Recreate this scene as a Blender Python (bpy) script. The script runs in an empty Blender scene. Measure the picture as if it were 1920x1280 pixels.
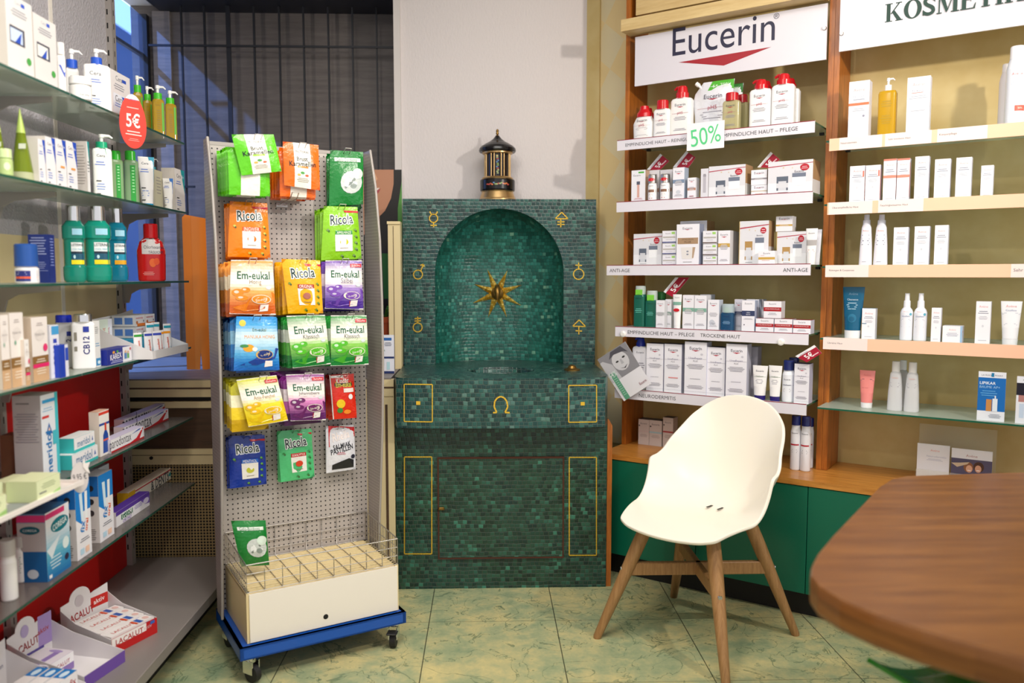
import bpy, math, random
from math import *
from mathutils import Vector, Matrix, noise
S = bpy.context.scene; C = S.collection
# ------------------------------------------------------------- camera
EYE = Vector((0, 0, 1.30)); PIT = .0815; YAW = .032; FPX = 1530.
cd = bpy.data.cameras.new('camera'); cam = bpy.data.objects.new('camera', cd); C.objects.link(cam)
cam.location = EYE; cam.rotation_euler = (pi/2-PIT, 0, -YAW); cd.sensor_width = 36; cd.lens = 36*FPX/1920
cd.clip_start = .05; cd.dof.use_dof = True; cd.dof.focus_distance = 3.1; cd.dof.aperture_fstop = 1.75
S.camera = cam
S.view_settings.view_transform = 'Standard'; S.view_settings.look = 'None'; S.view_settings.gamma = 1
S.view_settings.exposure = 0.32; S.view_settings.use_curve_mapping = False
# ------------------------------------------------------------- world and lights
W = bpy.data.worlds.new('room_air'); S.world = W; W.use_nodes = True
W.node_tree.nodes['Background'].inputs[0].default_value = (.98, .97, 1, 1); W.node_tree.nodes['Background'].inputs[1].default_value = .80
def light(name, kind, loc, aim, power, col, size=.1, **k):
    l = bpy.data.lights.new(name, kind); l.energy = power; l.color = col
    if kind == 'AREA': l.shape = 'RECTANGLE'; l.size = size; l.size_y = k.get('sy', size)
    else: l.shadow_soft_size = size
    if kind == 'SPOT': l.spot_size = k['cone']; l.spot_blend = k.get('blend', .6)
    o = bpy.data.objects.new(name, l); C.objects.link(o); o.location = loc
    o.rotation_euler = (Vector(aim)-Vector(loc)).to_track_quat('-Z', 'Y').to_euler()
    return o
light('ceiling_light_panel', 'AREA', (.1, 1.6, 2.85), (.1, 1.6, 0), 40, (1, .96, .91), 1.6, sy=1.2)
light('track_spot_left', 'SPOT', (-.75, .6, 2.75), (.7, 3.2, .7), 36, (1, .92, .80), .05, cone=1.75, blend=.8)
light('track_spot_right', 'SPOT', (1.75, 1.35, 2.35), (-.2, 3.8, 1.3), 78, (1, .93, .84), .04, cone=1.9, blend=.8)
light('track_spot_shelf', 'SPOT', (.1, 1.1, 2.8), (-1.3, 2.5, .8), 44, (1, .95, .88), .06, cone=1.5, blend=.8)
light('street_daylight', 'SPOT', (-4.9, 2.6, 5.6), (-.95, 4.2, 1.6), 3200, (.20, .45, 1), .06, cone=.75, blend=.3)
# ------------------------------------------------------------- colour helpers
def hx(h):
    if not isinstance(h, str): return tuple(h)
    h = h.lstrip('#'); r = []
    if len(h) == 3: h = ''.join(c*2 for c in h)
    for i in (0, 2, 4):
        v = int(h[i:i+2], 16)/255; r.append(v/12.92 if v <= .04045 else ((v+.055)/1.055)**2.4)
    return tuple(r)
def mix(a, b, t): a, b = hx(a), hx(b); return tuple(x+(y-x)*t for x, y in zip(a, b))
# ------------------------------------------------------------- materials
MATS = {}
class NT:
    def __init__(s, name):
        s.m = bpy.data.materials.new(name); s.m.use_nodes = True; s.t = s.m.node_tree; s.N = s.t.nodes
        s.b = s.N['Principled BSDF']; s.out = s.N['Material Output']
    def n(s, typ, **k):
        x = s.N.new(typ)
        for a, v in k.items():
            if a[0] == 'i' and a[1:].isdigit(): x.inputs[int(a[1:])].default_value = v
            elif a[0] == 'l' and a[1:].isdigit(): s.t.links.new(v, x.inputs[int(a[1:])])
            else: setattr(x, a, v)
        return x
    def math(s, op, a, b=0, c=0):
        x = s.n('ShaderNodeMath', operation=op)
        for i, v in enumerate((a, b, c)):
            if isinstance(v, (int, float)): x.inputs[i].default_value = v
            else: s.t.links.new(v, x.inputs[i])
        return x.outputs[0]
    def link(s, a, b): s.t.links.new(a, b)
    def ramp(s, fac, stops, interp='LINEAR'):
        x = s.n('ShaderNodeValToRGB'); x.color_ramp.interpolation = interp; s.link(fac, x.inputs[0])
        e = x.color_ramp.elements
        while len(e) < len(stops): e.new(.5)
        for i, (p, c) in enumerate(stops): e[i].position = p; e[i].color = (*hx(c), 1)
        return x.outputs[0]
    def mixc(s, f, a, b):
        x = s.n('ShaderNodeMix', data_type='RGBA')
        for i, v in ((0, f), (6, a), (7, b)):
            if isinstance(v, (int, float)): x.inputs[i].default_value = v
            elif isinstance(v, (tuple, str)): x.inputs[i].default_value = (*hx(v), 1)
            else: s.link(v, x.inputs[i])
        return x.outputs[2]
    def uv(s, scale=(1, 1, 1)):
        t = s.n('ShaderNodeTexCoord'); m = s.n('ShaderNodeMapping'); s.link(t.outputs['UV'], m.inputs[0]); m.inputs['Scale'].default_value = scale
        return m.outputs[0]
    def noise(s, vec, scale, detail=3, rough=.5):
        x = s.n('ShaderNodeTexNoise'); s.link(vec, x.inputs['Vector']); x.inputs['Scale'].default_value = scale
        x.inputs['Detail'].default_value = detail; x.inputs['Roughness'].default_value = rough; return x.outputs[0]
    def bump(s, h, dist=.001, st=.5):
        x = s.n('ShaderNodeBump'); x.inputs['Strength'].default_value = st; x.inputs['Distance'].default_value = dist
        s.link(h, x.inputs['Height']); s.link(x.outputs[0], s.b.inputs['Normal'])
    def fin(s, col=None, rough=.5, metal=0, spec=.5, key=None):
        if col is not None:
            if isinstance(col, (str, tuple)): s.b.inputs['Base Color'].default_value = (*hx(col), 1)
            else: s.link(col, s.b.inputs['Base Color'])
        s.b.inputs['Roughness'].default_value = rough; s.b.inputs['Metallic'].default_value = metal
        s.b.inputs['Specular IOR Level'].default_value = spec
        MATS[key or s.m.name] = s.m; return s.m
def plain(name, col, rough=.5, metal=0, spec=.5): return NT(name).fin(col, rough, metal, spec)
def vcol(t): x = t.n('ShaderNodeAttribute'); x.attribute_name = 'Col'; return x.outputs['Color']
for nm, rg, sp in (('print', .45, .4), ('gloss', .22, .5), ('matt', .75, .3)):
    t = NT(nm); t.fin(vcol(t), rg, 0, sp)
t = NT('foil'); c = vcol(t); t.bump(t.noise(t.uv(), 55, 2), .004, .55); t.fin(c, .27, 0, .6)
def clearmat(name, fac, rough):
    t = NT(name); c = vcol(t); t.fin(c, rough, 0, .6)
    tr = t.n('ShaderNodeBsdfTransparent'); t.link(t.mixc(.55, c, (1., 1., 1.)), tr.inputs[0])
    mx = t.n('ShaderNodeMixShader'); mx.inputs[0].default_value = fac
    t.link(tr.outputs[0], mx.inputs[1]); t.link(t.b.outputs[0], mx.inputs[2]); t.link(mx.outputs[0], t.out.inputs[0])
clearmat('clear', .62, .12); clearmat('shelf_glass', .6, .2); clearmat('acrylic', .14, .08)
plain('steel', '#b9b4ae', .3, .9); plain('chrome', '#d8d8d8', .12, 1); plain('dark_iron', '#26272c', .5, .2)
plain('gold', '#e9bd3c', .28, .55); plain('brass', '#8a6a35', .35, .9); plain('rubber', '#151515', .6)
plain('green_door', '#00634a', .32, 0, .5); plain('grey_paint', '#a19a94', .42, .1); plain('base_grey', '#8a837f', .4, .1); plain('blue_paint', '#1450a8', .3)
plain('cream_metal', '#e2cf9f', .45); plain('white_metal', '#e9e2d6', .4); plain('black', '#0a0908', .6)
plain('red_panel', '#c40c0a', .55); plain('white_shell', '#f3ecdc', .38, 0, .4); plain('sign_white', '#dfdbe2', .35)
plain('plaster', '#d8d2ce', .8); plain('orange_card', '#f08010', .6)
def wood(name, a, b, sc, rough=.4, dirx=1, bandw=0):
    t = NT(name); v = t.uv((sc*1., sc*12., 1) if dirx else (sc*12., sc*1., 1))
    n1 = t.noise(v, 1.6, 4, .6); n2 = t.noise(v, 9, 3, .6)
    f = t.math('ADD', t.math('MULTIPLY', n1, .75), t.math('MULTIPLY', n2, .3))
    col = t.ramp(f, [(.32, a), (.72, b)])
    if bandw:
        u = t.n('ShaderNodeSeparateXYZ'); tc = t.n('ShaderNodeTexCoord'); t.link(tc.outputs['UV'], u.inputs[0])
        w = t.n('ShaderNodeTexWhiteNoise', noise_dimensions='1D'); t.link(t.math('FLOOR', t.math('DIVIDE', u.outputs[1 if dirx else 0], bandw)), w.inputs['W'])
        col = t.mixc(t.math('MULTIPLY', w.outputs[0], .35), col, a)
    t.bump(n2, .0004, .3); return t.fin(col, rough)
wood('cabinet_wood', '#84430f', '#c4742a', 3, .35, 0); wood('board_wood', '#a2601f', '#dc9a48', 3, .3, 1)
wood('table_wood', '#5c3110', '#94602a', 1.6, .38, 1, .055); wood('oak_leg', '#8b6238', '#b98d5c', 5, .45, 0)
wood('pale_wood', '#c5a46a', '#e0c78f', 2, .5, 1); wood('brown_board', '#43301f', '#5f452f', 2, .6, 1)
wood('grey_laminate', '#57504c', '#766d67', 2.2, .5, 1); wood('sill_board', '#6a6664', '#9b8f88', 2, .5, 1)
# wallpaper
t = NT('wallpaper'); v = t.uv(); m = t.n('ShaderNodeMapping'); t.link(v, m.inputs[0]); m.inputs['Rotation'].default_value = (0, 0, .75); m.inputs['Scale'].default_value = (1, .45, 1)
w = t.n('ShaderNodeTexVoronoi'); t.link(m.outputs[0], w.inputs['Vector']); w.inputs['Scale'].default_value = 130
t.bump(w.outputs[0], .002, .55); t.fin('#dcd5d4', .75)
t = NT('grey_wallpaper'); v = t.uv(); w = t.n('ShaderNodeTexVoronoi'); t.link(v, w.inputs['Vector']); w.inputs['Scale'].default_value = 120
t.bump(w.outputs[0], .003, .7); t.fin('#b4b0b4', .6)
t = NT('cream_wall'); v = t.uv(); n1 = t.noise(v, 3.2, 4, .6); t.fin(t.ramp(n1, [(.3, '#c2a766'), (.7, '#d8c58e')]), .5)
# marbled cream wall with staggered rhomb pattern
t = NT('rhomb_wall'); v = t.uv(); m = t.n('ShaderNodeMapping'); t.link(v, m.inputs[0]); m.inputs['Rotation'].default_value = (0, 0, .62); m.inputs['Scale'].default_value = (1, .8, 1)
ck = t.n('ShaderNodeTexChecker'); t.link(m.outputs[0], ck.inputs[0]); ck.inputs['Scale'].default_value = 8.2
ck.inputs[1].default_value = (*hx('#dcc48c'), 1); ck.inputs[2].default_value = (*hx('#d5cba8'), 1)
t.fin(t.mixc(t.math('MULTIPLY', t.noise(v, 5, 3), .55), ck.outputs[0], '#e6d2a0'), .5)
def dots(name, base, hole, pitch, r, diag=False, rough=.4, metal=.1, sq=False):
    t = NT(name); tc = t.n('ShaderNodeTexCoord'); sp = t.n('ShaderNodeSeparateXYZ'); t.link(tc.outputs['UV'], sp.inputs[0])
    a = t.math('SUBTRACT', t.math('FRACT', t.math('DIVIDE', sp.outputs[0], pitch)), .5)
    b = t.math('SUBTRACT', t.math('FRACT', t.math('DIVIDE', sp.outputs[1], pitch)), .5)
    if sq: d = t.math('MAXIMUM', t.math('ABSOLUTE', a), t.math('ABSOLUTE', b))
    else: d = t.math('SQRT', t.math('ADD', t.math('MULTIPLY', a, a), t.math('MULTIPLY', b, b)))
    h = t.math('LESS_THAN', d, r)
    return t.fin(t.mixc(h, base, hole), rough, metal)
dots('perforated', '#b4aca6', '#2e2a2c', .0175, .16); dots('perforated_fine', '#9d9591', '#e6e2da', .0115, .13)
dots('cane', '#a58d5c', '#17110b', .0125, .33, sq=True, metal=0, rough=.6)
# floor vinyl
t = NT('marbled_vinyl'); tc = t.n('ShaderNodeTexCoord'); v = tc.outputs['UV']; n1 = t.noise(v, 3.6, 5, .65); n2 = t.noise(v, 14, 6, .7)
wv = t.n('ShaderNodeTexNoise'); t.link(v, wv.inputs['Vector']); wv.inputs['Scale'].default_value = 5.5; wv.inputs['Detail'].default_value = 7; wv.inputs['Distortion'].default_value = 1.6
base = t.ramp(t.math('ADD', t.math('MULTIPLY', n1, .6), t.math('MULTIPLY', n2, .4)), [(.36, '#7d9273'), (.47, '#a3aa82'), (.55, '#bfb886'), (.66, '#dccb8d')])
vein = t.math('LESS_THAN', t.math('ABSOLUTE', t.math('SUBTRACT', wv.outputs[0], .5)), .008)
base = t.mixc(t.math('MULTIPLY', vein, t.math('MULTIPLY', n2, 1.1)), base, '#3f5f45')
blot = t.math('MULTIPLY', t.math('GREATER_THAN', n2, .62), .45); base = t.mixc(blot, base, '#47705f')
sp = t.n('ShaderNodeSeparateXYZ'); t.link(v, sp.inputs[0])
gx = t.math('LESS_THAN', t.math('ABSOLUTE', t.math('SUBTRACT', t.math('FRACT', t.math('DIVIDE', t.math('ADD', sp.outputs[0], .216+4.75+.2375), .475)), .5)), .0038)
gy = t.math('LESS_THAN', t.math('ABSOLUTE', t.math('SUBTRACT', t.math('FRACT', t.math('DIVIDE', t.math('ADD', sp.outputs[1], -2.978+4.75+.2375), .475)), .5)), .0022)
t.fin(t.mixc(t.math('MULTIPLY', t.math('MAXIMUM', gx, gy), .85), base, '#23261c'), .32, 0, .45)
# glass mosaic
def mosaic(name, stops, sx=.0185, sy=.0165, grout='#4c5a4c', blue=.0):
    t = NT(name); tc = t.n('ShaderNodeTexCoord'); v = tc.outputs['UV']
    nz = t.n('ShaderNodeTexNoise'); t.link(v, nz.inputs['Vector']); nz.inputs['Scale'].default_value = 22; nz.inputs['Detail'].default_value = 2
    off = t.n('ShaderNodeVectorMath', operation='MULTIPLY_ADD'); t.link(nz.outputs['Color'], off.inputs[0]); off.inputs[1].default_value = (.011, .011, 0); t.link(v, off.inputs[2])
    sp = t.n('ShaderNodeSeparateXYZ'); t.link(off.outputs[0], sp.inputs[0])
    V = t.math('DIVIDE', sp.outputs[1], sy); row = t.math('FLOOR', V); fv = t.math('FRACT', V)
    wr = t.n('ShaderNodeTexWhiteNoise', noise_dimensions='1D'); t.link(row, wr.inputs['W'])
    U = t.math('ADD', t.math('DIVIDE', sp.outputs[0], sx), t.math('MULTIPLY', wr.outputs[0], 9)); col = t.math('FLOOR', U); fu = t.math('FRACT', U)
    cb = t.n('ShaderNodeCombineXYZ'); t.link(col, cb.inputs[0]); t.link(row, cb.inputs[1])
    wn = t.n('ShaderNodeTexWhiteNoise', noise_dimensions='2D'); t.link(cb.outputs[0], wn.inputs['Vector'])
    c = t.ramp(wn.outputs[0], stops)
    big = t.noise(v, 4, 3, .6); c = t.mixc(t.math('MULTIPLY', t.math('SUBTRACT', big, .35), 1.3*blue), c, '#1d5560')
    e = t.math('MINIMUM', t.math('MINIMUM', fu, t.math('SUBTRACT', 1, fu)), t.math('MINIMUM', fv, t.math('SUBTRACT', 1, fv)))
    g = t.math('LESS_THAN', e, .055)
    t.bump(t.math('MINIMUM', t.math('MULTIPLY', e, 6), 1), .0012, .6)
    t.fin(t.mixc(t.math('MULTIPLY', g, t.math('ADD', .25, big)), c, grout), .3, 0, .5)
mosaic('mosaic_dark', [(0, '#0c241f'), (.35, '#163a33'), (.7, '#204a42'), (.93, '#2f6154'), (1, '#587a70')], grout='#4b5850', blue=.6)
mosaic('mosaic_green', [(0, '#0b2418'), (.4, '#193a29'), (.75, '#244834'), (.94, '#2a5a48'), (1, '#3a7a62')], grout='#42483a', blue=.35)
mosaic('mosaic_teal', [(0, '#154a3e'), (.4, '#1c6052'), (.8, '#287264'), (.96, '#348374'), (1, '#6f9f86')], sx=.0165, sy=.0155, grout='#1d4038', blue=.35)
mosaic('gold_mosaic', [(0, '#b8851c'), (.5, '#dcae34'), (1, '#f6dc7a')], sx=.011, sy=.009, grout='#5a4210'); MATS['gold_mosaic'].node_tree.nodes['Principled BSDF'].inputs['Metallic'].default_value = .5
plain('antique_gold', '#c8a672', .3, .85)
def emis(name, col, st):
    t = NT(name); e = t.n('ShaderNodeEmission'); e.inputs[0].default_value = (*hx(col), 1); e.inputs[1].default_value = st
    t.link(e.outputs[0], t.out.inputs[0]); MATS[name] = t.m
emis('street_sky', '#9cc4ff', 2.6)
# ------------------------------------------------------------- frames and pixel reading
fwv = Vector((sin(YAW)*cos(PIT), cos(YAW)*cos(PIT), -sin(PIT))); rv = Vector((cos(YAW), -sin(YAW), 0)); uvv = rv.cross(fwv)
def ray(px, py): return fwv+rv*((px-960)/FPX)-uvv*((py-640)/FPX)
class Frame:
    """a run of shelf, wall or stand: s along it, d inward from its front, z up"""
    def __init__(s, ox, oy, ang): s.o = Vector((ox, oy, 0)); s.a = ang; s.e = Vector((cos(ang), sin(ang), 0)); s.n = Vector((-sin(ang), cos(ang), 0))
    def pt(s, u, d, z): return s.o+s.e*u+s.n*d+Vector((0, 0, z))
    def hit(s, px, py, d):
        r = ray(px, py); t = ((s.o+s.n*d-EYE).dot(s.n))/r.dot(s.n); q = EYE+r*t
        return (q-s.o).dot(s.e), q.z
    def hits(s, px, py, u):
        r = ray(px, py); t = ((s.o+s.e*u-EYE).dot(s.e))/r.dot(s.e); q = EYE+r*t
        return (q-s.o).dot(s.n), q.z
def proj(p):
    v = p-EYE; z = v.dot(fwv); return 960+FPX*v.dot(rv)/z, 640-FPX*v.dot(uvv)/z
CAB = Frame(.530, 3.428, .945-pi/2); LEFT = Frame(-1.165, 0, pi/2); STAND = Frame(-.776, 2.505, .5066); BACK = Frame(0, 0, 0)
# ------------------------------------------------------------- text
_tc = {}
def glyphs(s, bold=0., res=3):
    k = (s, bold, res)
    if k in _tc: return _tc[k]
    cu = bpy.data.curves.new('t', 'FONT'); cu.body = s; cu.resolution_u = res; cu.offset = bold if bold > .06 else (min(bold, .016) if bold > .014 else 0); cu.size = 1; cu.space_character = 1+min(bold, .02)*1.6
    o = bpy.data.objects.new('t', cu); C.objects.link(o); me = bpy.data.meshes.new_from_object(o)
    V = [(v.co.x, v.co.y) for v in me.vertices]; Fc = [tuple(p.vertices) for p in me.polygons]
    bpy.data.objects.remove(o); bpy.data.curves.remove(cu); bpy.data.meshes.remove(me)
    if not V: V = [(0, 0), (1, 1)]
    x0 = min(v[0] for v in V); x1 = max(v[0] for v in V); y0 = min(v[1] for v in V); y1 = max(v[1] for v in V)
    V = [(a-x0, b-y0) for a, b in V]; _tc[k] = (V, Fc, x1-x0, y1-y0); return _tc[k]
# ------------------------------------------------------------- mesh builder
class M:
    def __init__(s): s.v = []; s.f = []; s.c = []; s.m = []; s.sm = []
    def add(s, vs, fs, col='#ffffff', mat='print', smooth=False):
        b = len(s.v); s.v += [tuple(x) for x in vs]; c = hx(col)
        for f in fs: s.f.append([b+i for i in f]); s.c.append(c); s.m.append(mat); s.sm.append(smooth)
        return s
    def box(s, x0, x1, y0, y1, z0, z1, col='#ffffff', mat='print', bev=0):
        if bev:
            b = bev; R = [(z0, b), (z0+b, 0), (z1-b, 0), (z1, b)]; vs = []
            for z, k in R:
                c = b if k == 0 else b*1.3
                X0, X1, Y0, Y1 = x0+k, x1-k, y0+k, y1-k
                vs += [(X0+c, Y0, z), (X1-c, Y0, z), (X1, Y0+c, z), (X1, Y1-c, z), (X1-c, Y1, z), (X0+c, Y1, z), (X0, Y1-c, z), (X0, Y0+c, z)]
            fs = [tuple(reversed(range(8))), tuple(range(24, 32))]
            for r in range(3):
                for i in range(8): fs.append((r*8+i, r*8+(i+1) % 8, r*8+8+(i+1) % 8, r*8+8+i))
            return s.add(vs, fs, col, mat)
        vs = [(x0, y0, z0), (x1, y0, z0), (x1, y1, z0), (x0, y1, z0), (x0, y0, z1), (x1, y0, z1), (x1, y1, z1), (x0, y1, z1)]
        return s.add(vs, [(0, 3, 2, 1), (4, 5, 6, 7), (0, 1, 5, 4), (1, 2, 6, 5), (2, 3, 7, 6), (3, 0, 4, 7)], col, mat)
    def tube(s, pts, r, col='#fff', mat='steel', n=8, cap=True):
        pts = [Vector(p) for p in pts]; R = r if isinstance(r, (list, tuple)) else [r]*len(pts); vs = []; up = None
        for i, p in enumerate(pts):
            d = (pts[min(i+1, len(pts)-1)]-pts[max(i-1, 0)]).normalized()
            if up is None: up = Vector((0, 0, 1)) if abs(d.z) < .9 else Vector((1, 0, 0))
            a = d.cross(up).normalized(); b = a.cross(d).normalized(); up = b
            for k in range(n): t = 2*pi*k/n; vs.append(p+(a*cos(t)+b*sin(t))*R[i])
        fs = []
        for i in range(len(pts)-1):
            for k in range(n): fs.append((i*n+k, i*n+(k+1) % n, (i+1)*n+(k+1) % n, (i+1)*n+k))
        s.add(vs, fs, col, mat, True)
        if cap: s.add(vs[:n], [tuple(reversed(range(n)))], col, mat); s.add(vs[-n:], [tuple(range(n))], col, mat)
        return s
    def loft(s, rings, col='#fff', mat='gloss', n=24, cx=0, cy=0, caps=True, cols=None):
        """rings: (z, rx, ry, power)"""
        vs = []
        for z, rx, ry, p in rings:
            for k in range(n):
                t = 2*pi*(k+.5)/n; c_, s_ = cos(t), sin(t)
                vs.append((cx+rx*copysign(abs(c_)**(2/p), c_), cy+ry*copysign(abs(s_)**(2/p), s_), z))
        for i in range(len(rings)-1):
            fs = [(k, (k+1) % n, n+(k+1) % n, n+k) for k in range(n)]
            s.add(vs[i*n:(i+2)*n], fs, cols[i] if cols else col, mat, True)
        if caps:
            s.add(vs[:n], [tuple(reversed(range(n)))], cols[0] if cols else col, mat); s.add(vs[-n:], [tuple(range(n))], cols[-1] if cols else col, mat)
        return s
    def prism(s, pts, y0, y1, col='#fff', mat='print'):
        """outline in x,z pushed from y0 to y1"""
        n = len(pts); vs = [(x, y0, z) for x, z in pts]+[(x, y1, z) for x, z in pts]
        return s.add(vs, [tuple(range(n)), tuple(reversed(range(n, 2*n)))]+[(i, i+n, (i+1) % n+n, (i+1) % n) for i in range(n)], col, mat)
    def slab(s, pts, z0, z1, col='#fff', mat='print'):
        n = len(pts); vs = [(x, y, z0) for x, y in pts]+[(x, y, z1) for x, y in pts]
        return s.add(vs, [tuple(reversed(range(n))), tuple(range(n, 2*n))]+[(i, (i+1) % n, (i+1) % n+n, i+n) for i in range(n)], col, mat)
    def art(s, items, w, h, surf=None, mat='print', sub=1):
        """printing: fractions of the label's width and height, laid on the surface"""
        if surf is None: surf = lambda x, z, o: (x, -o, z)
        off = .0003
        for q_, it in enumerate(items):
            k = it[0]; off += .00015 if q_ < 10 else .00003
            P = lambda x, y: surf((x-.5)*w, y*h, off)
            if k in 'rg':
                x, y, ww, hh = it[1:5]; cols = it[5] if k == 'g' else [it[5], it[5]]
                ny = 18 if k == 'g' else (sub if hh > .1 else 1); nx = sub if ww > .15 else 1
                for j in range(ny):
                    t = (j+.5)/ny*(len(cols)-1); q = min(int(t), len(cols)-2); c = mix(cols[q], cols[q+1], t-q)
                    vs = [P(x+ww*i/nx, y+hh*(j+jj)/ny) for jj in (0, 1) for i in range(nx+1)]
                    s.add(vs, [(i, i+1, nx+2+i, nx+1+i) for i in range(nx)], c, mat)
            elif k == 'e':
                cx, cy, rx, ry = it[1:5]; n = 16
                if sub > 1:
                    vs = [P(cx, cy)]+[P(cx+rx*f*cos(2*pi*i/n), cy+ry*f*sin(2*pi*i/n)) for f in (.5, 1) for i in range(n)]
                    s.add(vs, [(0, 1+i, 1+(i+1) % n) for i in range(n)]+[(1+i, 17+i, 17+(i+1) % n, 1+(i+1) % n) for i in range(n)], it[5], mat)
                else: s.add([P(cx+rx*cos(2*pi*i/n), cy+ry*sin(2*pi*i/n)) for i in range(n)], [tuple(range(n))], it[5], mat)
            elif k == 'p': s.add([P(*q) for q in it[1]], [tuple(range(len(it[1])))], it[2], mat)
            elif k == 'T':
                txt, cx, cy, tw, col = it[1:6]; rot = it[6] if len(it) > 6 else 0; bold = it[7] if len(it) > 7 else .012; asp = it[8] if len(it) > 8 else 1; res = it[9] if len(it) > 9 else 2
                V, Fc, gw, gh = glyphs(txt, bold, res); sc = tw*w/gw; vs = []
                for a, b in V:
                    a = (a-gw/2)*sc; b = (b-gh/2)*sc*asp
                    vs.append(P(cx+(a*cos(rot)-b*sin(rot))/w, cy+(a*sin(rot)+b*cos(rot))/h))
                s.add(vs, Fc, col, mat)
            elif k == 'L':
                x, y, ww, n, pit, col = it[1:7]
                for i in range(n):
                    l = ww*(1-.35*((i*7+3) % 5)/5); x0 = x+(ww-l)/2
                    s.add([P(x0, y-i*pit), P(x0+l, y-i*pit), P(x0+l, y-i*pit+pit*.35), P(x0, y-i*pit+pit*.35)], [(0, 1, 2, 3)], col, mat)
        return s
    def obj(s, name, parent=None, loc=(0, 0, 0), rot=0, mesh=None, **tags):
        me = bpy.data.meshes.new(name); me.from_pydata(s.v, [], s.f); used = []
        for m in s.m:
            if m not in used: used.append(m)
        for m in used: me.materials.append(MATS[m])
        ca = me.color_attributes.new('Col', 'FLOAT_COLOR', 'CORNER'); uvl = me.uv_layers.new(name='UVMap')
        cols = []; uvs = []; V = s.v
        for f, c, mt in zip(s.f, s.c, s.m):
            a = Vector(V[f[0]]); nrm = Vector((0, 0, 0))
            for i in range(1, len(f)-1): nrm += (Vector(V[f[i]])-a).cross(Vector(V[f[i+1]])-a)
            ax = max(range(3), key=lambda i: abs(nrm[i])); i0, i1 = ((1, 2), (0, 2), (0, 1))[ax]
            nich = mt == 'mosaic_teal'                         # arc length round the niche
            for i in f: cols += [c[0], c[1], c[2], 1]; uvs += [.24*acos(max(-1, min(1, (V[i][0]-.005)/.291))) if nich else V[i][i0], V[i][i1]]
        ca.data.foreach_set('color', cols); uvl.data.foreach_set('uv', uvs)
        me.polygons.foreach_set('material_index', [used.index(m) for m in s.m]); me.polygons.foreach_set('use_smooth', s.sm)
        me.update(); o = bpy.data.objects.new(name, me); C.objects.link(o); o.location = loc; o.rotation_euler = (0, 0, rot)
        if parent: o.parent = parent
        tag(o, **tags); return o
def tag(o, label=None, cat=None, group=None, kind=None):
    if label: o['label'] = label
    if cat: o['category'] = cat
    if group: o['group'] = group
    if kind: o['kind'] = kind
    return o
def thing(name, label, cat, loc, rot=0, group=None):
    o = bpy.data.objects.new(name, None); C.objects.link(o); o.empty_display_size = .05; o.location = loc; o.rotation_euler = (0, 0, rot)
    return tag(o, label, cat, group)
def copy_tree(o, parent=None):
    c = o.copy(); C.objects.link(c); c.parent = parent
    for ch in list(o.children): copy_tree(ch, c)
    return c
# ============================================================= THE SETTING
def struct(name, m, **k): return m.obj(name, kind='structure', **k)
struct('floor', M().box(-3, 4.2, -1.6, 4.6, -.05, 0, mat='marbled_vinyl'))
struct('ceiling', M().box(-1.75, 4.2, -1.6, 4.6, 3.0, 3.06, mat='plaster'))
struct('wall_back', M().box(-.395, .53, 3.92, 4.22, 0, 3, mat='wallpaper'))
struct('trim_1', M().box(-.425, -.395, 3.90, 4.22, .885, 3, mat='plaster'))
ztop = BACK.hit(500, 24, 4.2)[1]
struct('wall_rear', M().box(-1.75, -.395, 4.205, 4.28, .8, 3, mat='grey_laminate'))
struct('trim_2', M().box(-1.60, -.425, 3.35, 4.205, ztop, 3, mat='dark_iron'))
struct('trim_3', M().box(-1.64, -1.555, 4.19, 4.205, .885, ztop, mat='sill_board'))
m = M().box(-1.75, -1.64, -1.6, 3.45, 0, 3, mat='plaster').box(-1.75, -1.64, 3.45, 4.28, 0, .86, mat='plaster').box(-1.75, -1.64, 3.45, 4.28, ztop+.03, 3, mat='plaster')
struct('wall_left', m)
struct('wall_lower', M().box(-1.64, -.425, 4.1, 4.2, 0, .855, mat='plaster'))
struct('trim_4', M().box(-1.64, -.386, 3.3, 4.205, .858, .883, mat='sill_board'))
# side window to the street
w = struct('window_1', M().box(-1.70, -1.66, 3.45, 3.49, .86, ztop-.02, mat='brass').box(-1.70, -1.66, 3.66, 3.70, .86, ztop-.02, mat='brass')
           .box(-1.70, -1.66, 4.17, 4.205, .86, ztop-.02, mat='dark_iron').box(-1.70, -1.68, 3.45, 4.205, 2.37, 2.385, mat='dark_iron').box(-1.70, -1.66, 3.45, 4.205, .86, .9, mat='dark_iron'))
M().box(-1.682, -1.678, 3.47, 4.19, .88, ztop-.03, '#b8d0ff', 'acrylic').obj('window_pane', w)
M().box(-9, -8.9, 4, 22, -1, 12, mat='street_sky').obj('sky_backdrop', kind='structure')
M().box(-6.4, -6.2, 9, 16, -.5, 5.5, '#2f5fa0', 'matt').box(-6.15, -6.1, 10, 11.6, 1, 2.6, '#7d93b4', 'matt').box(-6.15, -6.1, 12.3, 14, 1, 2.6, '#60779a', 'matt').obj('building', label='blue-grey building across the street seen through the side window', cat='building')
# right-hand wall follows the cabinets
m = M().box(-.33, 3.2, .385, .46, 0, 3, mat='cream_wall'); m.obj('wall_right', loc=CAB.o, rot=CAB.a, kind='structure')
M().box(-.262, -.05, .378, .385, .5, 3, mat='rhomb_wall').obj('trim_5', loc=CAB.o, rot=CAB.a, kind='structure')
M().box(-.33, -.262, .365, .385, 0, 3, mat='cream_wall').obj('trim_6', loc=CAB.o, rot=CAB.a, kind='structure')
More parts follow.
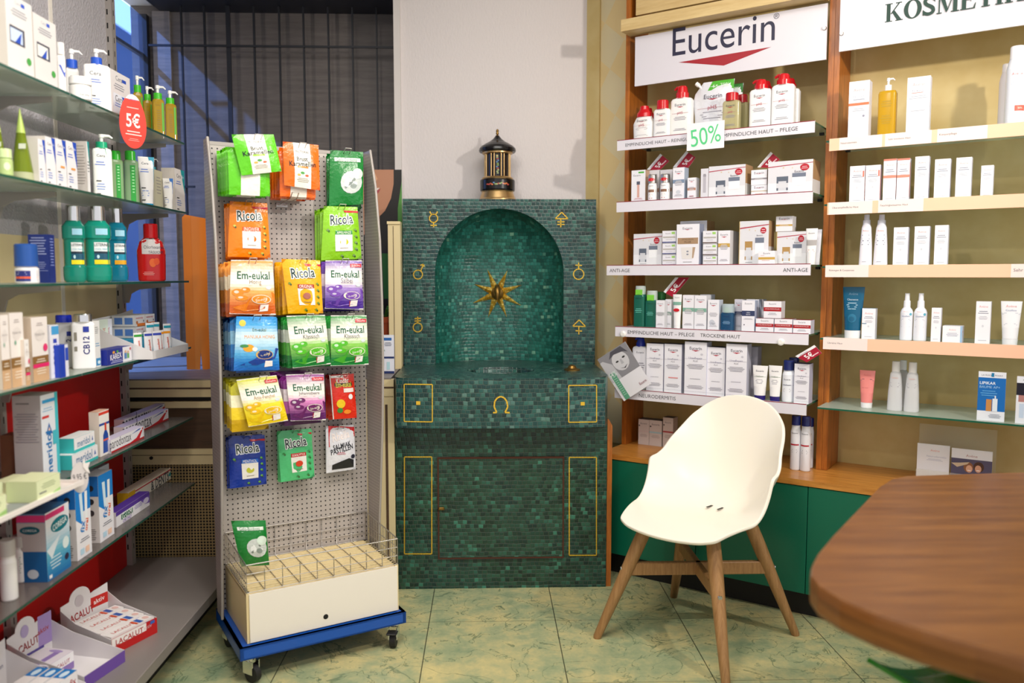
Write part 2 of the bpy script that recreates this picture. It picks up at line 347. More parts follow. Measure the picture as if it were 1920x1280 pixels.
# window grille
g = thing('window_grille', 'dark iron grille of upright bars in front of the grey window boards', 'grille', (-1.0, 4.1, .883))
gm = []
for px, wd in ((345, .008), (388, .009), (432, .02), (480, .009), (527, .008), (572, .008), (618, .008), (663, .008), (708, .007)):
    x = BACK.hit(px, 200, 4.1)[0]; M().box(-wd/2, wd/2, -.006, .006, 0, ztop-.884, mat='dark_iron').obj('upright_bar', g, (x+1.0, 0, 0))
for py in (88, 351):
    z = BACK.hit(500, py, 4.1)[1]-.883; M().box(-.62, .56 if py < 100 else -.42, -.016, -.008, z-.005, z+.005, mat='dark_iron').obj('cross_bar', g)
# radiator cover
Y = 3.3
rc = thing('radiator_cover', 'cream radiator cover with brown board and woven cane front below the window sill', 'radiator cover', (-.9, Y, 0))
def zz(py): return BACK.hit(300, py, Y)[1]
def rb(name, x0, x1, pa, pb, mat, y0=0, y1=.03): return M().box(x0+.9, x1+.9, y0, y1, zz(pb), zz(pa), mat=mat).obj(name, rc)
xr = -.374
rb('top_rail', -1.6, xr, 713, 744, 'cream_metal', -.008, .03); rb('lip', -1.6, xr, 726, 729, 'brown_board', -.010, -.008)
rb('slot', -1.6, -.55, 744, 753, 'black', .02, .03); rb('rail', -1.6, -.55, 753, 765, 'cream_metal')
rb('board', -1.6, -.55, 765, 842, 'brown_board', .012, .03); kr = rb('rail', -1.6, -.55, 842, 871, 'cream_metal')
rb('groove', -1.6, -.55, 852.5, 853.5, 'brown_board', -.001, 0)
M().loft([(0, .007, .007, 2), (.004, .007, .007, 2)], mat='black', n=12).obj('lock', kr, (BACK.hit(284, 858, Y)[0]+.9, -.001, zz(858))).rotation_euler = (pi/2, 0, 0)
rb('cane_panel', -1.6, -.55, 871, 1090, 'cane', .01, .03); rb('side_door', -.55, xr, 744, 1100, 'cream_metal', -.004, .03)
rb('door_trim', -.41, -.40, 760, 1100, 'brown_board', -.006, -.004)
# narrow cream panel by the fountain, poster, leaflet, plant
x0 = BACK.hit(728, 500, 3.62)[0]; x1 = BACK.hit(751, 500, 3.62)[0]
p = thing('cream_cupboard', 'narrow cream wooden cupboard panel standing on the sill beside the mosaic fountain', 'cupboard', (x0, 3.62, .883))
hgt = BACK.hit(740, 415, 3.62)[1]-.883
M().box(0, x1-x0, 0, .07, 0, hgt, mat='cream_metal').obj('panel', p); M().box(-.003, x1-x0+.001, -.006, 0, hgt-.012, hgt, mat='cream_metal').obj('top_lip', p)
M().box((x1-x0)*.42, (x1-x0)*.46, -.002, 0, 0, hgt-.02, mat='brown_board').obj('groove', p)
# poster of a smiling face
y = 3.86; x0, zt_ = BACK.hit(640, 318, y); x1 = BACK.hit(753, 318, y)[0]; zb = .884; w_ = x1-x0; h_ = zt_-zb
def fx(px, py): a, b = BACK.hit(px, py, y); return ((a-x0)/w_, (b-zb)/h_)
art = [('r', 0, 0, 1, 1, '#4f8f3a'), ('p', [fx(640, 318), fx(753, 318), fx(753, 340), fx(746, 390), fx(746, 440), fx(736, 480), fx(722, 500), fx(722, 620), fx(640, 620)], '#120d0c'),
       ('p', [fx(690, 318), fx(738, 318), fx(738, 345), fx(733, 372), fx(722, 395), fx(712, 405), fx(712, 440), fx(640, 440), fx(640, 318)], '#b98263'),
       ('p', [fx(700, 318), fx(708, 335), fx(704, 342), fx(696, 342), fx(690, 330), fx(690, 318)], '#d9a27e'),
       ('p', [fx(690, 362), fx(706, 358), fx(714, 353), fx(710, 361), fx(702, 368), fx(690, 370)], '#a8404a'), ('p', [fx(697, 354), fx(712, 352), fx(708, 356), fx(697, 359)], '#f0e2da'),
       ('p', [fx(640, 560), fx(728, 560), fx(728, 640), fx(640, 640)], '#0c0a0c'), ('p', [fx(716, 475), fx(728, 475), fx(728, 560), fx(720, 560)], '#2d5e1d')]
M().box(-w_/2, w_/2, .0005, .006, 0, h_, '#e8e8e8').art(art, w_, h_).obj('face_poster', None, ((x0+x1)/2, y, zb), label='tall poster of a dark-haired smiling woman on green, standing in the window', cat='poster')
# leaflet stand on the sill
f = BACK; y = 3.45; x0, za = f.hit(716, 628, y); x1 = f.hit(738.5, 628, y)[0]; w_ = x1-x0; h_ = za-.884
M().box(-w_/2, w_/2, .0005, .012, 0, h_, '#e9eaf2').art([('r', .1, .86, .7, .07, '#2f6ab0'), ('L', .2, .79, .6, 3, .035, '#555a70'), ('r', .0, .39, 1, .05, '#28386a'), ('r', 0, .0, 1, .06, '#28386a'),
    ('r', .38, .1, .26, .2, '#b9dfe6'), ('T', 'A', .2, .6, .12, '#4a8d6a')], w_, h_).obj('leaflet_card', None, ((x0+x1)/2, y, .884), label='small white and navy leaflet card on the sill beside the fountain', cat='leaflet')
pt = thing('potted_plant', 'small terracotta pot with thin green leaves on the window sill by the fountain', 'plant', (-.47, 3.75, .884))
M().loft([(0, .05, .05, 2), (.1, .065, .065, 2), (.1, .07, .07, 2), (.125, .072, .072, 2)], '#b2512c', 'matt').obj('pot', pt, (0, 0, .1)); M().loft([(0, .05, .05, 2), (.1, .05, .05, 2)], '#7a5a1c', 'matt').obj('saucer', pt)
m = M(); random.seed(4)
for i in range(13):
    a = i*2.4; L = .09+.05*random.random(); pts = [(0, 0, .2), (cos(a)*L*.4, sin(a)*L*.3, .26+.02*random.random()), (cos(a)*L, sin(a)*L*.6, .24+.03*random.random())]
    m.tube(pts, [.002, .004, .0005], '#3f7a2c', 'matt', 5)
m.obj('leaves', pt)
# folded orange cardboard
y = 3.62; P = [f.hit(*q, y) for q in ((341, 402), (343, 688), (398, 688), (396, 412))]
oc = thing('cardboard_display', 'folded orange cardboard sheet standing upright on the window sill', 'cardboard', (P[0][0], y, .884))
xl, xr_ = P[0][0], P[2][0]; ht = P[0][1]-.884; fold = (xr_-xl)*.33
m = M(); b_ = [(0, 0), (fold, .028), (xr_-xl+.05, -.006)]
m.prism([(0, 0), (0, ht-.012), (.012, ht), (fold, ht*.993), (fold, 0)], 0, .004, mat='orange_card')
m.obj('left_flap', oc, rot=.08)
m = M().prism([(0, 0), (0, ht*.993), (xr_-xl-fold+.03, ht*.965), (xr_-xl-fold+.03, .012), (.05, .0), (.032, .0), (.026, .085), (.02, 0)], 0, .004, mat='orange_card'); m.obj('right_flap', oc, (fold, .001, 0), -.06)
# ============================================================= MOSAIC FOUNTAIN
fx0, fx1 = -.371, .498; FC = (fx0+fx1)/2; YF = 3.30; YU = 3.70
ft = thing('mosaic_fountain', 'green glass mosaic wall fountain with arched niche, gold star and gold symbols', 'fountain', (FC, YF, 0))
def FP(px, py, y): a, b = BACK.hit(px, py, y); return a-FC, b
hw = (fx1-fx0)/2; zl = .893; zlb = .694
bd = M().box(-hw, hw, .005, .62, 0, zlb, mat='mosaic_green'); bd.obj('base_body', ft)
(da, dz1), (db, dz0) = FP(823, 860, YF), FP(1054, 1042, YF)
m = M().box(da, db, -.004, .005, dz0, dz1, mat='mosaic_green'); dr = m.obj('base_door', ft)
m = M(); t_ = .0065
for a in ((da-t_, da, dz0-t_, dz1+t_), (db, db+t_, dz0-t_, dz1+t_), (da, db, dz1, dz1+t_), (da, db, dz0-t_, dz0)): m.box(a[0], a[1], -.006, .005, a[2], a[3], '#4a2a1c', 'matt')
m.obj('door_frame', dr)
hx_, hz_ = FP(828, 952, YF); M().box(-.012, .012, -.012, 0, -.006, .006, mat='brass', bev=.002).obj('door_handle', dr, (hx_, -.004, hz_))
# ledge with basin
ya = YU-YF; xa, _ = FP(743.5, 760, 3.22); xb, _ = FP(1134.5, 760, 3.22); yb = 3.215-YF
def front(x): q = (x-(xa+xb)/2)/((xb-xa)/2); return yb-.022*(1-q*q)
out = [(-hw+.002, ya)]+[(-hw+.001, 0)]+[(xa+(xb-xa)*i/16, front(xa+(xb-xa)*i/16)) for i in range(17)]+[(hw-.001, 0), (hw-.002, ya)]
bcx, bcy, br = .0, .175, .145
m = M(); n = len(out)
m.add([(x, y, zlb) for x, y in out]+[(x, y, zl) for x, y in out], [(i, (i+1) % n, n+(i+1) % n, n+i) for i in range(n)], mat='mosaic_dark')
m.add([(x, y, zlb) for x, y in out], [tuple(reversed(range(n)))], mat='mosaic_dark')
K = 64; ring = []
for k in range(K):
    a = 2*pi*k/K; d = (cos(a), sin(a)); best = 9
    for i in range(n):
        (x1_, y1_), (x2_, y2_) = out[i], out[(i+1) % n]; ex, ey = x2_-x1_, y2_-y1_; den = d[0]*ey-d[1]*ex
        if abs(den) < 1e-9: continue
        t = ((x1_-bcx)*ey-(y1_-bcy)*ex)/den; u = ((x1_-bcx)*d[1]-(y1_-bcy)*d[0])/den
        if t > 0 and -1e-6 <= u <= 1+1e-6: best = min(best, t)
    ring.append((bcx+d[0]*best, bcy+d[1]*best))
vs = [(x, y, zl) for x, y in ring]; R = [(1.0, 0), (.97, -.012), (.9, -.045), (.7, -.085), (.35, -.105), (.05, -.108)]
for r_, dz in R: vs += [(bcx+br*r_*cos(2*pi*k/K), bcy+br*.82*r_*sin(2*pi*k/K), zl+dz) for k in range(K)]
for j in range(len(R)): m.add([vs[j*K+k] for k in range(K)]+[vs[(j+1)*K+k] for k in range(K)], [(k, (k+1) % K, K+(k+1) % K, K+k) for k in range(K)], mat='mosaic_dark', smooth=j > 0)
led = m.obj('basin_ledge', ft)
m = M().loft([(0, .034, .034, 2), (.006, .034, .034, 2), (.01, .02, .02, 2), (.02, .014, .014, 2), (.024, .006, .006, 2)], mat='brass'); kx, _ = FP(1073, 695, 3.45)
m.obj('brass_plug', led, (kx, .16, zl))
# upper body with the arched niche
ztopf = BACK.hit(933, 373, YU)[1]; R0 = .291; ncx = FP(936.5, 560, YU)[0]; zsp = FP(936, 391, YU)[1]-R0; yf = ya; yback = 3.919-YF
m = M(); N = 48
arch = [(ncx-R0, zl)]+[(ncx-R0*cos(pi*i/N), zsp+R0*sin(pi*i/N)) for i in range(N+1)]+[(ncx+R0, zl)]
outer = []
for x, z in arch:
    if z <= zsp+1e-6: outer.append((-hw if x < ncx else hw, z))
    else:
        dx, dz = x-ncx, z-zsp; t = min((hw-abs(ncx))/abs(dx) if abs(dx) > 1e-6 else 99, (ztopf-zsp)/dz)
        X = ncx+dx*t; X = -hw if abs(X+hw) < abs(ncx)*2+1e-4 and t < (ztopf-zsp)/dz else (hw if abs(X-hw) < abs(ncx)*2+1e-4 and t < (ztopf-zsp)/dz else X); outer.append((X, zsp+dz*t))
for i in range(len(arch)-1): 
    q = [arch[i], arch[i+1], outer[i+1], outer[i]]; m.add([(x, yf, z) for x, z in q], [(0, 1, 2, 3)], mat='mosaic_dark')
    # fill the corners of the panel
    a, b = outer[i], outer[i+1]
    if (abs(abs(a[0])-hw) < 1e-3) != (abs(abs(b[0])-hw) < 1e-3) and max(a[1], b[1]) > zsp: m.add([(a[0], yf, a[1]), (copysign(hw, a[0]+b[0]), yf, ztopf), (b[0], yf, b[1])], [(0, 1, 2)], mat='mosaic_dark')
m.add([(-hw, yf, zl), (-hw, yback, zl), (-hw, yback, ztopf), (-hw, yf, ztopf), (hw, yf, zl), (hw, yback, zl), (hw, yback, ztopf), (hw, yf, ztopf)], [(0, 1, 2, 3), (7, 6, 5, 4), (3, 2, 6, 7), (1, 5, 6, 2), (0, 4, 5, 1)], mat='mosaic_dark')
for i in range(len(arch)-1):
    a, b = arch[i], arch[i+1]; m.add([(a[0], yf, a[1]), (b[0], yf, b[1]), (b[0], yf+.02, b[1]), (a[0], yf+.02, a[1])], [(0, 1, 2, 3)], mat='mosaic_dark')
m.obj('upper_body', ft)
DEP = .165; R1 = R0
def niche_y(x, z):
    r2 = ((x-ncx)/R1)**2+(max(0, z-zsp)/R1)**2; return yf+.02+DEP*sqrt(max(0, 1-r2))
m = M(); vs = []; NT_, NP = 40, 16; rows = []
for j in range(9): z = zl+(zsp-zl)*j/8; rows.append([(ncx-R1*cos(pi*i/NT_), yf+.02+DEP*sin(pi*i/NT_), z) for i in range(NT_+1)])
for j in range(1, NP+1):
    ph = pi/2*j/NP; rows.append([(ncx-R1*cos(ph)*cos(pi*i/NT_), yf+.02+DEP*cos(ph)*sin(pi*i/NT_), zsp+R1*sin(ph)) for i in range(NT_+1)])
vs = [v for r_ in rows for v in r_]; w1 = NT_+1
m.add(vs, [(j*w1+i, j*w1+i+1, (j+1)*w1+i+1, (j+1)*w1+i) for j in range(len(rows)-1) for i in range(NT_)], mat='mosaic_teal', smooth=True)
m.obj('niche', ft)
def gold_path(pts, y, wd=.006, closed=False, surf=None, name='gold_symbol', parent=ft, m=None):
    m2 = m or M(); pts = list(pts)+([pts[0]] if closed else [])
    for (a, b), (c, d) in zip(pts[:-1], pts[1:]):
        L = hypot(c-a, d-b); k = max(1, round(L/.013)); ux, uz = (c-a)/L, (d-b)/L; g_ = L/k
        for i in range(k):
            s0, s1 = i*g_+.0004, (i+1)*g_-.0004; nx, nz = -uz*wd/2, ux*wd/2
            q = [(a+ux*s0+nx, b+uz*s0+nz), (a+ux*s1+nx, b+uz*s1+nz), (a+ux*s1-nx, b+uz*s1-nz), (a+ux*s0-nx, b+uz*s0-nz)]
            yy = surf((q[0][0]+q[1][0])/2) if surf else y
            m2.prism(q, yy-.0015, yy+.002, mat='gold')
    if m is None: return m2.obj(name, parent)
def c3(x, y): return FP(730+x*.328, 220+y*.328, YU)
def circ(cx, cy, r, a0=0, a1=360, n=14): return [c3(cx+r*cos(radians(a0+(a1-a0)*i/n)), cy+r*sin(radians(a0+(a1-a0)*i/n))) for i in range(n+1)]
def sym(name, paths):
    m = M()
    for p in paths: gold_path(p, yf-.0005, .0042, m=m)
    m.obj(name, ft)
L_ = lambda *q: [c3(*p) for p in q]
sym('mercury_symbol', [circ(253, 577, 24), L_((232, 537), (236, 550), (247, 555)), L_((275, 537), (271, 550), (260, 555)), L_((253, 602), (253, 628)), L_((235, 617), (272, 617))])
sym('mars_symbol', [circ(164, 898, 26), L_((180, 877), (195, 838)), L_((177, 846), (195, 838), (200, 854))])
sym('circle_symbol', [circ(162, 1200, 26), L_((162, 1174), (162, 1138)), L_((144, 1150), (181, 1148)), L_((144, 1164), (181, 1162))])
sym('triangle_symbol', [L_((985, 542), (948, 579), (1021, 579), (985, 542)), L_((980, 580), (980, 628)), L_((960, 597), (1002, 597)), L_((960, 612), (1002, 612))])
sym('globe_symbol', [circ(1082, 896, 30), L_((1082, 865), (1082, 829)), L_((1063, 844), (1101, 846))])
sym('arrow_symbol', [L_((1085, 1157), (1048, 1193), (1122, 1195), (1085, 1157)), L_((1083, 1196), (1083, 1240)), L_((1064, 1219), (1102, 1221))])
def c4(x, y, Y): return FP(730+x*.375, 640+y*.375, Y)
YL = 3.2
fr = lambda x: front(x)-.0005
for a, b, c, d in ((73, 215, 215, 402), (897, 220, 1038, 404)):
    m = M(); gold_path([c4(a, b, YL), c4(c, b, YL), c4(c, d, YL), c4(a, d, YL)], 0, .004, True, fr, m=m); cx, cz = c4((a+c)/2, (b+d)/2, YL)
    m.obj('gold_frame', led); M().box(cx-.008, cx+.008, fr(cx)-.002, fr(cx)+.003, cz-.007, cz+.007, mat='gold').obj('gold_tile', led)
gold_path([c4(*q, YL) for q in ((518, 354), (537, 353), (524, 325), (527, 297), (540, 280), (557, 273), (574, 280), (587, 297), (592, 325), (578, 353), (602, 354))], 0, .006, False, fr, 'omega_symbol', led)
for a, b, c, d in ((75, 578, 212, 1063), (900, 580, 1036, 1070)): gold_path([c4(a, b, YF), c4(c, b, YF), c4(c, d, YF), c4(a, d, YF)], .0045, .0042, True, None, 'gold_frame')
# star and spout
tips = [(563, 872), (680, 875), (762, 962), (760, 1082), (675, 1148), (567, 1150), (478, 1067), (485, 957)]; cpx = (620, 1010)
cx, cz = c3(*cpx); m = M(); tp = [c3(*q) for q in tips]
sc_ = (DEP+.02+3.70)/3.70
tp = [(cx+(a-cx)*1.04, cz+(b-cz)*1.04) for a, b in tp]
for i in range(8):
    a, b = tp[i]; a0, b0 = tp[i-1]; a1, b1 = tp[(i+1) % 8]
    def mid(p, q): dx, dz = (p[0]+q[0])/2-cx, (p[1]+q[1])/2-cz; l = hypot(dx, dz); return (cx+dx/l*.038, cz+dz/l*.038)
    l_ = mid((a0, b0), (a, b)); r_ = mid((a, b), (a1, b1)); Yn = lambda x, z: niche_y(x, z)-.002
    vs = [(a, Yn(a, b), b), (l_[0], Yn(*l_), l_[1]), (r_[0], Yn(*r_), r_[1]), (cx, Yn(cx, cz)-.016, cz)]
    m.add(vs, [(0, 1, 3), (0, 3, 2)], mat='gold_mosaic')
st_ = m.obj('gold_star', ft)
yc = niche_y(cx, cz)-.012
M().loft([(0, .03, .03, 2), (.01, .027, .027, 2), (.016, .016, .016, 2)], mat='brass').obj('rosette', st_, (cx, yc, cz)).rotation_euler = (pi/2, 0, 0)
M().tube([(0, 0, .03), (0, -.018, .032), (0, -.036, .02), (0, -.042, -.008), (0, -.040, -.03)], [.006, .013, .016, .012, .008], mat='brass').obj('spout', st_, (cx, yc, cz))
# wooden board beside the fountain
m = M().prism([(0, 0), (0, .71), (.006, .705), (.02, .68), (.02, 0)], .01, .3, mat='cabinet_wood'); m.obj('side_board', None, (fx1+.002, YF, 0), label='upright brown wooden board against the right side of the fountain', cat='board')
# ============================================================= ENAMEL LANTERN
lx, lzb = BACK.hit(932.8, 372, 3.80); k_ = .1329*3.80/FPX
ln = thing('ornamental_casket', 'black and gold enamelled round casket like a little pavilion on top of the mosaic fountain', 'ornament', (lx, 3.80, ztopf))
Z = lambda y: (1072-y)*k_
def lathe(prof, mat, name, col='#fff', parent=ln, n=32): return M().loft([(Z(y), w*k_, w*k_, 2) for w, y in prof], col, mat, n).obj(name, parent)
lathe([(262, 1072), (262, 1052), (250, 1040), (236, 1000), (220, 955), (226, 940)], 'antique_gold', 'base'); dm = lathe([(238, 938), (243, 920), (243, 800), (238, 785), (215, 778)], 'gloss', 'drum', '#08070a')
lathe([(215, 778), (220, 765), (205, 748)], 'antique_gold', 'lower_ring'); pv = lathe([(168, 748), (168, 430)], 'gloss', 'pavilion_body', '#0b0812', n=8); lathe([(190, 436), (212, 425), (212, 405), (195, 398)], 'antique_gold', 'upper_ring')
rf = lathe([(225, 402), (248, 405), (258, 385), (252, 355), (225, 325), (170, 290), (110, 258), (65, 225), (38, 195), (28, 180)], 'gloss', 'roof', '#0a0a10')
M().loft([(Z(185), 30*k_, 30*k_, 2), (Z(178), 26*k_, 26*k_, 2), (Z(165), 12*k_, 12*k_, 2), (Z(150), 22*k_, 16*k_, 2), (Z(130), 16*k_, 14*k_, 2), (Z(112), 22*k_, 16*k_, 2), (Z(92), 14*k_, 12*k_, 2), (Z(86), 3*k_, 3*k_, 2)], mat='brass', n=12).obj('finial', ln)
for i in range(8):
    for da_ in (-.12, .12):
        a = (i+.5)*pi/4+da_; M().tube([(cos(a)*180*k_, sin(a)*180*k_, Z(748)), (cos(a)*180*k_, sin(a)*180*k_, Z(432))], 9*k_, mat='antique_gold').obj('column', ln)
def flowers(parent, w, h, surf, seed, n):
    random.seed(seed); it = []
    for i in range(n):
        t = (i+.5)/n; it.append(('e', t if w > h else .5+.22*(random.random()-.5), (.5+.3*(random.random()-.5)) if w > h else t, .05 if w > h else .16, .12 if w > h else .035, random.choice(['#c9743f', '#7f9a52', '#d8c27a', '#5a7ea8', '#b04a42', '#a4b07a'])))
    M().art(it, w, h, surf, 'gloss').obj('painted_flowers', parent)
flowers(dm, .1, .03, lambda x, z, o: (x, -sqrt((243*k_)**2-x*x)-o, Z(900)+z), 3, 14)
flowers(pv, .03, .085, lambda x, z, o: (x, -168*k_*cos(pi/8)-.0006-o, Z(715)+z), 5, 12)
# ============================================================= CABINET
def cabroot(s0, name, label): return thing(name, label, 'shelf cabinet', CAB.pt(s0, .2, 0), CAB.a)
def sh(px, py, d): return CAB.hit(px, py, d)
ZE = {1: sh(1162, 265, .08)[1], 2: sh(1166, 380, .08)[1], 3: 1.338, 4: 1.076, 5: .808, 6: .538}
ZA = {1: sh(1556, 263, .08)[1], 2: sh(1559.5, 382, .08)[1], 3: sh(1551, 499, .08)[1], 4: sh(1549.7, 634, .08)[1], 5: .806, 6: .538}
def cabinet(s0, s1, root, posts, mats):
    o = (-(s0+s1)/2, -.2, 0); P = dict(parent=root, loc=o)
    M().box(s0, s1, .06, .37, 0, .1, mat='black').obj('plinth_shade', **P)
    M().box(s0+.002, s1-.002, .02, .37, .1, .515, mat='green_door').obj('base_carcass', **P)
    k = 2; wd = (s1-s0)/k
    for i in range(k): M().box(s0+i*wd+.0015, s0+(i+1)*wd-.0015, 0, .019, .103, .513, mat='green_door', bev=.001).obj('door', **P)
    M().box(s0, s1, -.004, .384, .516, .538, mat='board_wood').obj('counter_board', **P)
    for a, b in posts: M().box(a, b, .2, .383, .539, 2.99, mat='cabinet_wood').obj('side_post', **P)
    return P
cl = cabroot(.389, 'shelf_cabinet', 'wooden wall cabinet bay with red-lined white shelf strips and green base doors')
cr = cabroot(1.255, 'shelf_cabinet', 'wooden wall cabinet bay with peach shelf strips at the right edge')
PL = cabinet(-.045, .823, cl, [(-.045, -.025), (.801, .8215)], None); PR = cabinet(.825, 1.69, cr, [(.825, .845)], None)
def glass_shelf(P, s0, s1, z, d0=.08, idx=0):
    m = M().box(s0, s1, d0, .378, z-.006, z, '#cfe0d4', 'shelf_glass'); m.box(s0, s1, d0-.001, d0+.0005, z-.006, z, '#0f5a42', 'gloss'); m.box(s1-.001, s1+.0005, d0, .378, z-.006, z, '#1a6a50', 'gloss'); g_ = m.obj('glass_shelf', **P)
    for s_ in (s0+.03, s1-.03): M().box(s_-.008, s_+.008, .3, .315, z-.016, z-.006, mat='dark_iron').obj('shelf_pin', g_)
    return g_
def strip(gs, z, s0, s1, items, base, redline):
    w = s1-s0; h = .044; m = M().box(-w/2, w/2, 0, .006, -.040, .004, base, 'print', )
    if redline: m.box(-w/2, w/2, -.0008, .0005, .0015, .004, '#8e1230')
    m.art([(*i,) for i in items], w, h, lambda x, zz_, o: (x, -o, -.040+zz_)); o = m.obj('label_strip', gs, ((s0+s1)/2, .072, z)); return o
def sx(px, py, d=.072): return CAB.hit(px, py, d)[0]
def strip_px(gs, z, s0, s1, segs, base, red):
    """segs: (kind, px0, px1, py, text/colour)"""
    w = s1-s0; it = []
    for k, a, b, py, v in segs:
        A = (sx(a, py)-s0)/w; B = (sx(b, py)-s0)/w
        if k == 'r': it.append(('r', max(0, A), 0, min(1, B)-max(0, A), 1, v))
    for k, a, b, py, v in segs:
        A = (sx(a, py)-s0)/w; B = (sx(b, py)-s0)/w
        if k == 'T': it.append(('T', v, (A+B)/2, .46, B-A, '#3a3a40', 0, .006))
        if k == 't': it.append(('T', v, (A+B)/2, .55, B-A, '#5c5560', 0, .004))
    strip(gs, z, s0, s1, it, base, red)
for i in range(1, 6):
    z = ZE[i]; g_ = glass_shelf(PL, -.01, .79, z)
    seg = {1: [('T', 1173, 1303, 262, 'EMPFINDLICHE HAUT – REINIGUNG'), ('T', 1352, 1496, 250, 'EMPFINDLICHE HAUT – PFLEGE')], 2: [], 3: [('T', 1143, 1181, 508, 'ANTI-AGE'), ('T', 1468, 1515, 510, 'ANTI-AGE')],
           4: [('T', 1177, 1302, 628, 'EMPFINDLICHE HAUT – PFLEGE'), ('T', 1313, 1388, 634, 'TROCKENE HAUT')], 5: [('T', 1198, 1267, 746, 'NEURODERMITIS')]}[i]
    strip_px(g_, z, (-.062 if i == 3 else -.018), .79, seg, '#e3dfe6', True)
Pk = '#ffc9a8'; Pw = '#f6e3dc'
for i in range(1, 5):
    z = ZA[i]; g_ = glass_shelf(PR, .832, 1.68, z, .085)
    seg = {1: [('r', 1575, 1655, 272, Pw), ('r', 1661, 1748, 262, Pw), ('r', 1759, 1853, 250, Pw), ('t', 1578, 1608, 268, 'Neurodermitis'), ('t', 1667, 1709, 258, 'Sehr trockene Haut'), ('t', 1763, 1796, 249, 'Körperpflege')],
           2: [('r', 1555, 1637, 392, Pw), ('r', 1648, 1733, 385, Pw), ('t', 1562, 1611, 390, 'Überempfindliche Haut'), ('t', 1652, 1704, 385, 'Feuchtigkeitsarme Haut')],
           3: [('r', 1540, 1630, 508, Pw), ('r', 1897, 2000, 510, Pw), ('t', 1556, 1603, 507, 'Rötungen & Couperose'), ('t', 1902, 1960, 508, 'Sehr trockene')],
           4: [('r', 1540, 1628, 640, Pw), ('t', 1553, 1581, 642, 'Unreine Haut')]}[i]
    strip_px(g_, z, .846, 1.68, seg, Pk, False)
glass_shelf(PR, .835, 1.68, ZA[5], .06)
# pale pelmet above the sign
zb_, zt_ = sh(1190, 162, .17)[1], sh(1190, 70, .17)[1]
M().box(-.02, .80, .10, .19, zt_+.012, zt_+.06, mat='pale_wood').obj('pelmet', **PL); M().box(.0, .80, .2, .22, zt_+.10, 2.9, mat='pale_wood').obj('pelmet_box', **PL)
# signs
def sign(name, s0, s1, z0, z1, d, items, label):
    w, h = s1-s0, z1-z0; return M().box(-w/2, w/2, 0, .008, 0, h, mat='sign_white').art(items, w, h).obj(name, None, CAB.pt((s0+s1)/2, d, z0), CAB.a, label=label, cat='sign')
s0 = sh(1190, 162, .17)[0]; s1 = sh(1549, 103, .17)[0]; w, h = s1-s0, zt_-zb_
def sp_(px, py): a, b = sh(px, py, .17); return ((a-s0)/w, (b-zb_)/h)
E0 = sp_(1261, 95); E1 = sp_(1453, 55); 
tri = [sp_(1272, 117), sp_(1446, 88), sp_(1357, 123)]
yc_ = (sp_(1261, 60)[1]+sp_(1261, 106)[1])/2
V_, F_, gw, gh = glyphs('Eucerin', .008, 8); tw = E1[0]-E0[0]; hh = (sp_(1261, 60)[1]-sp_(1261, 106)[1])*h
asp = hh/(gh*tw*w/gw)*1.12
sg = sign('shop_sign', s0, s1, zb_, zt_, .17, [('T', 'Eucerin', (E0[0]+E1[0])/2, yc_+.03, tw, '#2d2c44', 0, .008, asp, 8), ('p', tri, '#a3202c'), ('T', '®', sp_(1456, 30)[0], sp_(1456, 30)[1], .028, '#2d2c44', 0, .0, 1, 4)],
     'wide white sign with dark lettering over a flat red triangle above the shelves')
for px, py in ((1545, 52),):
    s_, z_ = sh(px, py, .16); M().loft([(0, .008, .008, 2), (.006, .006, .006, 2)], mat='steel', n=12).obj('clip', sg, (s_-(s0+s1)/2, -.001, z_-zb_)).rotation_euler = (pi/2, 0, 0)
# serif letters for the second sign: polygons in a unit-high box
def serifs(ch):
    T = .20; t = .07; q = []
    R = lambda a, b, c, d: q.append([(a, b), (c, b), (c, d), (a, d)])
    if ch == 'K':
        R(.08, 0, .08+T, 1); R(0, 0, .38, .05); R(0, .95, .38, 1); q.append([(.28, .42), (.68, .96), (.76, .96), (.34, .40)]); q.append([(.36, .50), (.46, .63), (.86, .04), (.62, .04)]); R(.55, 0, .93, .05); R(.55, .95, .86, 1); w_ = .95
    elif ch == 'O':
        for i in range(32):
            a, b = 2*pi*i/32, 2*pi*(i+1)/32; q.append([(.45+.45*cos(a), .5+.52*sin(a)), (.45+.45*cos(b), .5+.52*sin(b)), (.45+.23*cos(b), .5+.46*sin(b)), (.45+.23*cos(a), .5+.46*sin(a))])
        w_ = .92
    elif ch == 'S':
        V, Fc, gw, gh = glyphs('S', .04, 6); q = [[(V[i][0]/gw*.6+.03, V[i][1]/gh*1.02) for i in f_] for f_ in Fc]; R(.58, .68, .62, .98); R(.02, .02, .06, .32); w_ = .68
    elif ch == 'M':
        R(.1, 0, .16, 1); R(.8, 0, 1.0, 1); R(0, 0, .27, .05); R(.7, 0, 1.1, .05); R(0, .95, .3, 1); R(.8, .95, 1.1, 1); q.append([(.1, 1), (.33, 1), (.56, .14), (.47, 0)]); q.append([(.47, 0), (.56, .14), (.85, 1), (.8, 1)]); w_ = 1.12
    elif ch == 'E':
        R(.08, 0, .28, 1); R(0, 0, .7, .05); R(0, .95, .68, 1); R(.28, .48, .5, .53); R(.48, .38, .51, .63); q.append([(.62, .05), (.70, .05), (.74, .3), (.71, .3)]); q.append([(.6, .95), (.68, .95), (.70, .72), (.67, .72)]); w_ = .78
    elif ch == 'T':
        R(.3, 0, .5, 1); R(.2, 0, .6, .05); R(.02, .95, .78, 1); R(.02, .7, .05, 1); R(.75, .7, .78, 1); w_ = .82
    else: R(.08, 0, .28, 1); R(0, 0, .36, .05); R(0, .95, .36, 1); w_ = .4
    return q, w_
zk = sh(1573, 97, .17)[1]; s0 = sh(1573, 97, .17)[0]; s1 = 1.68
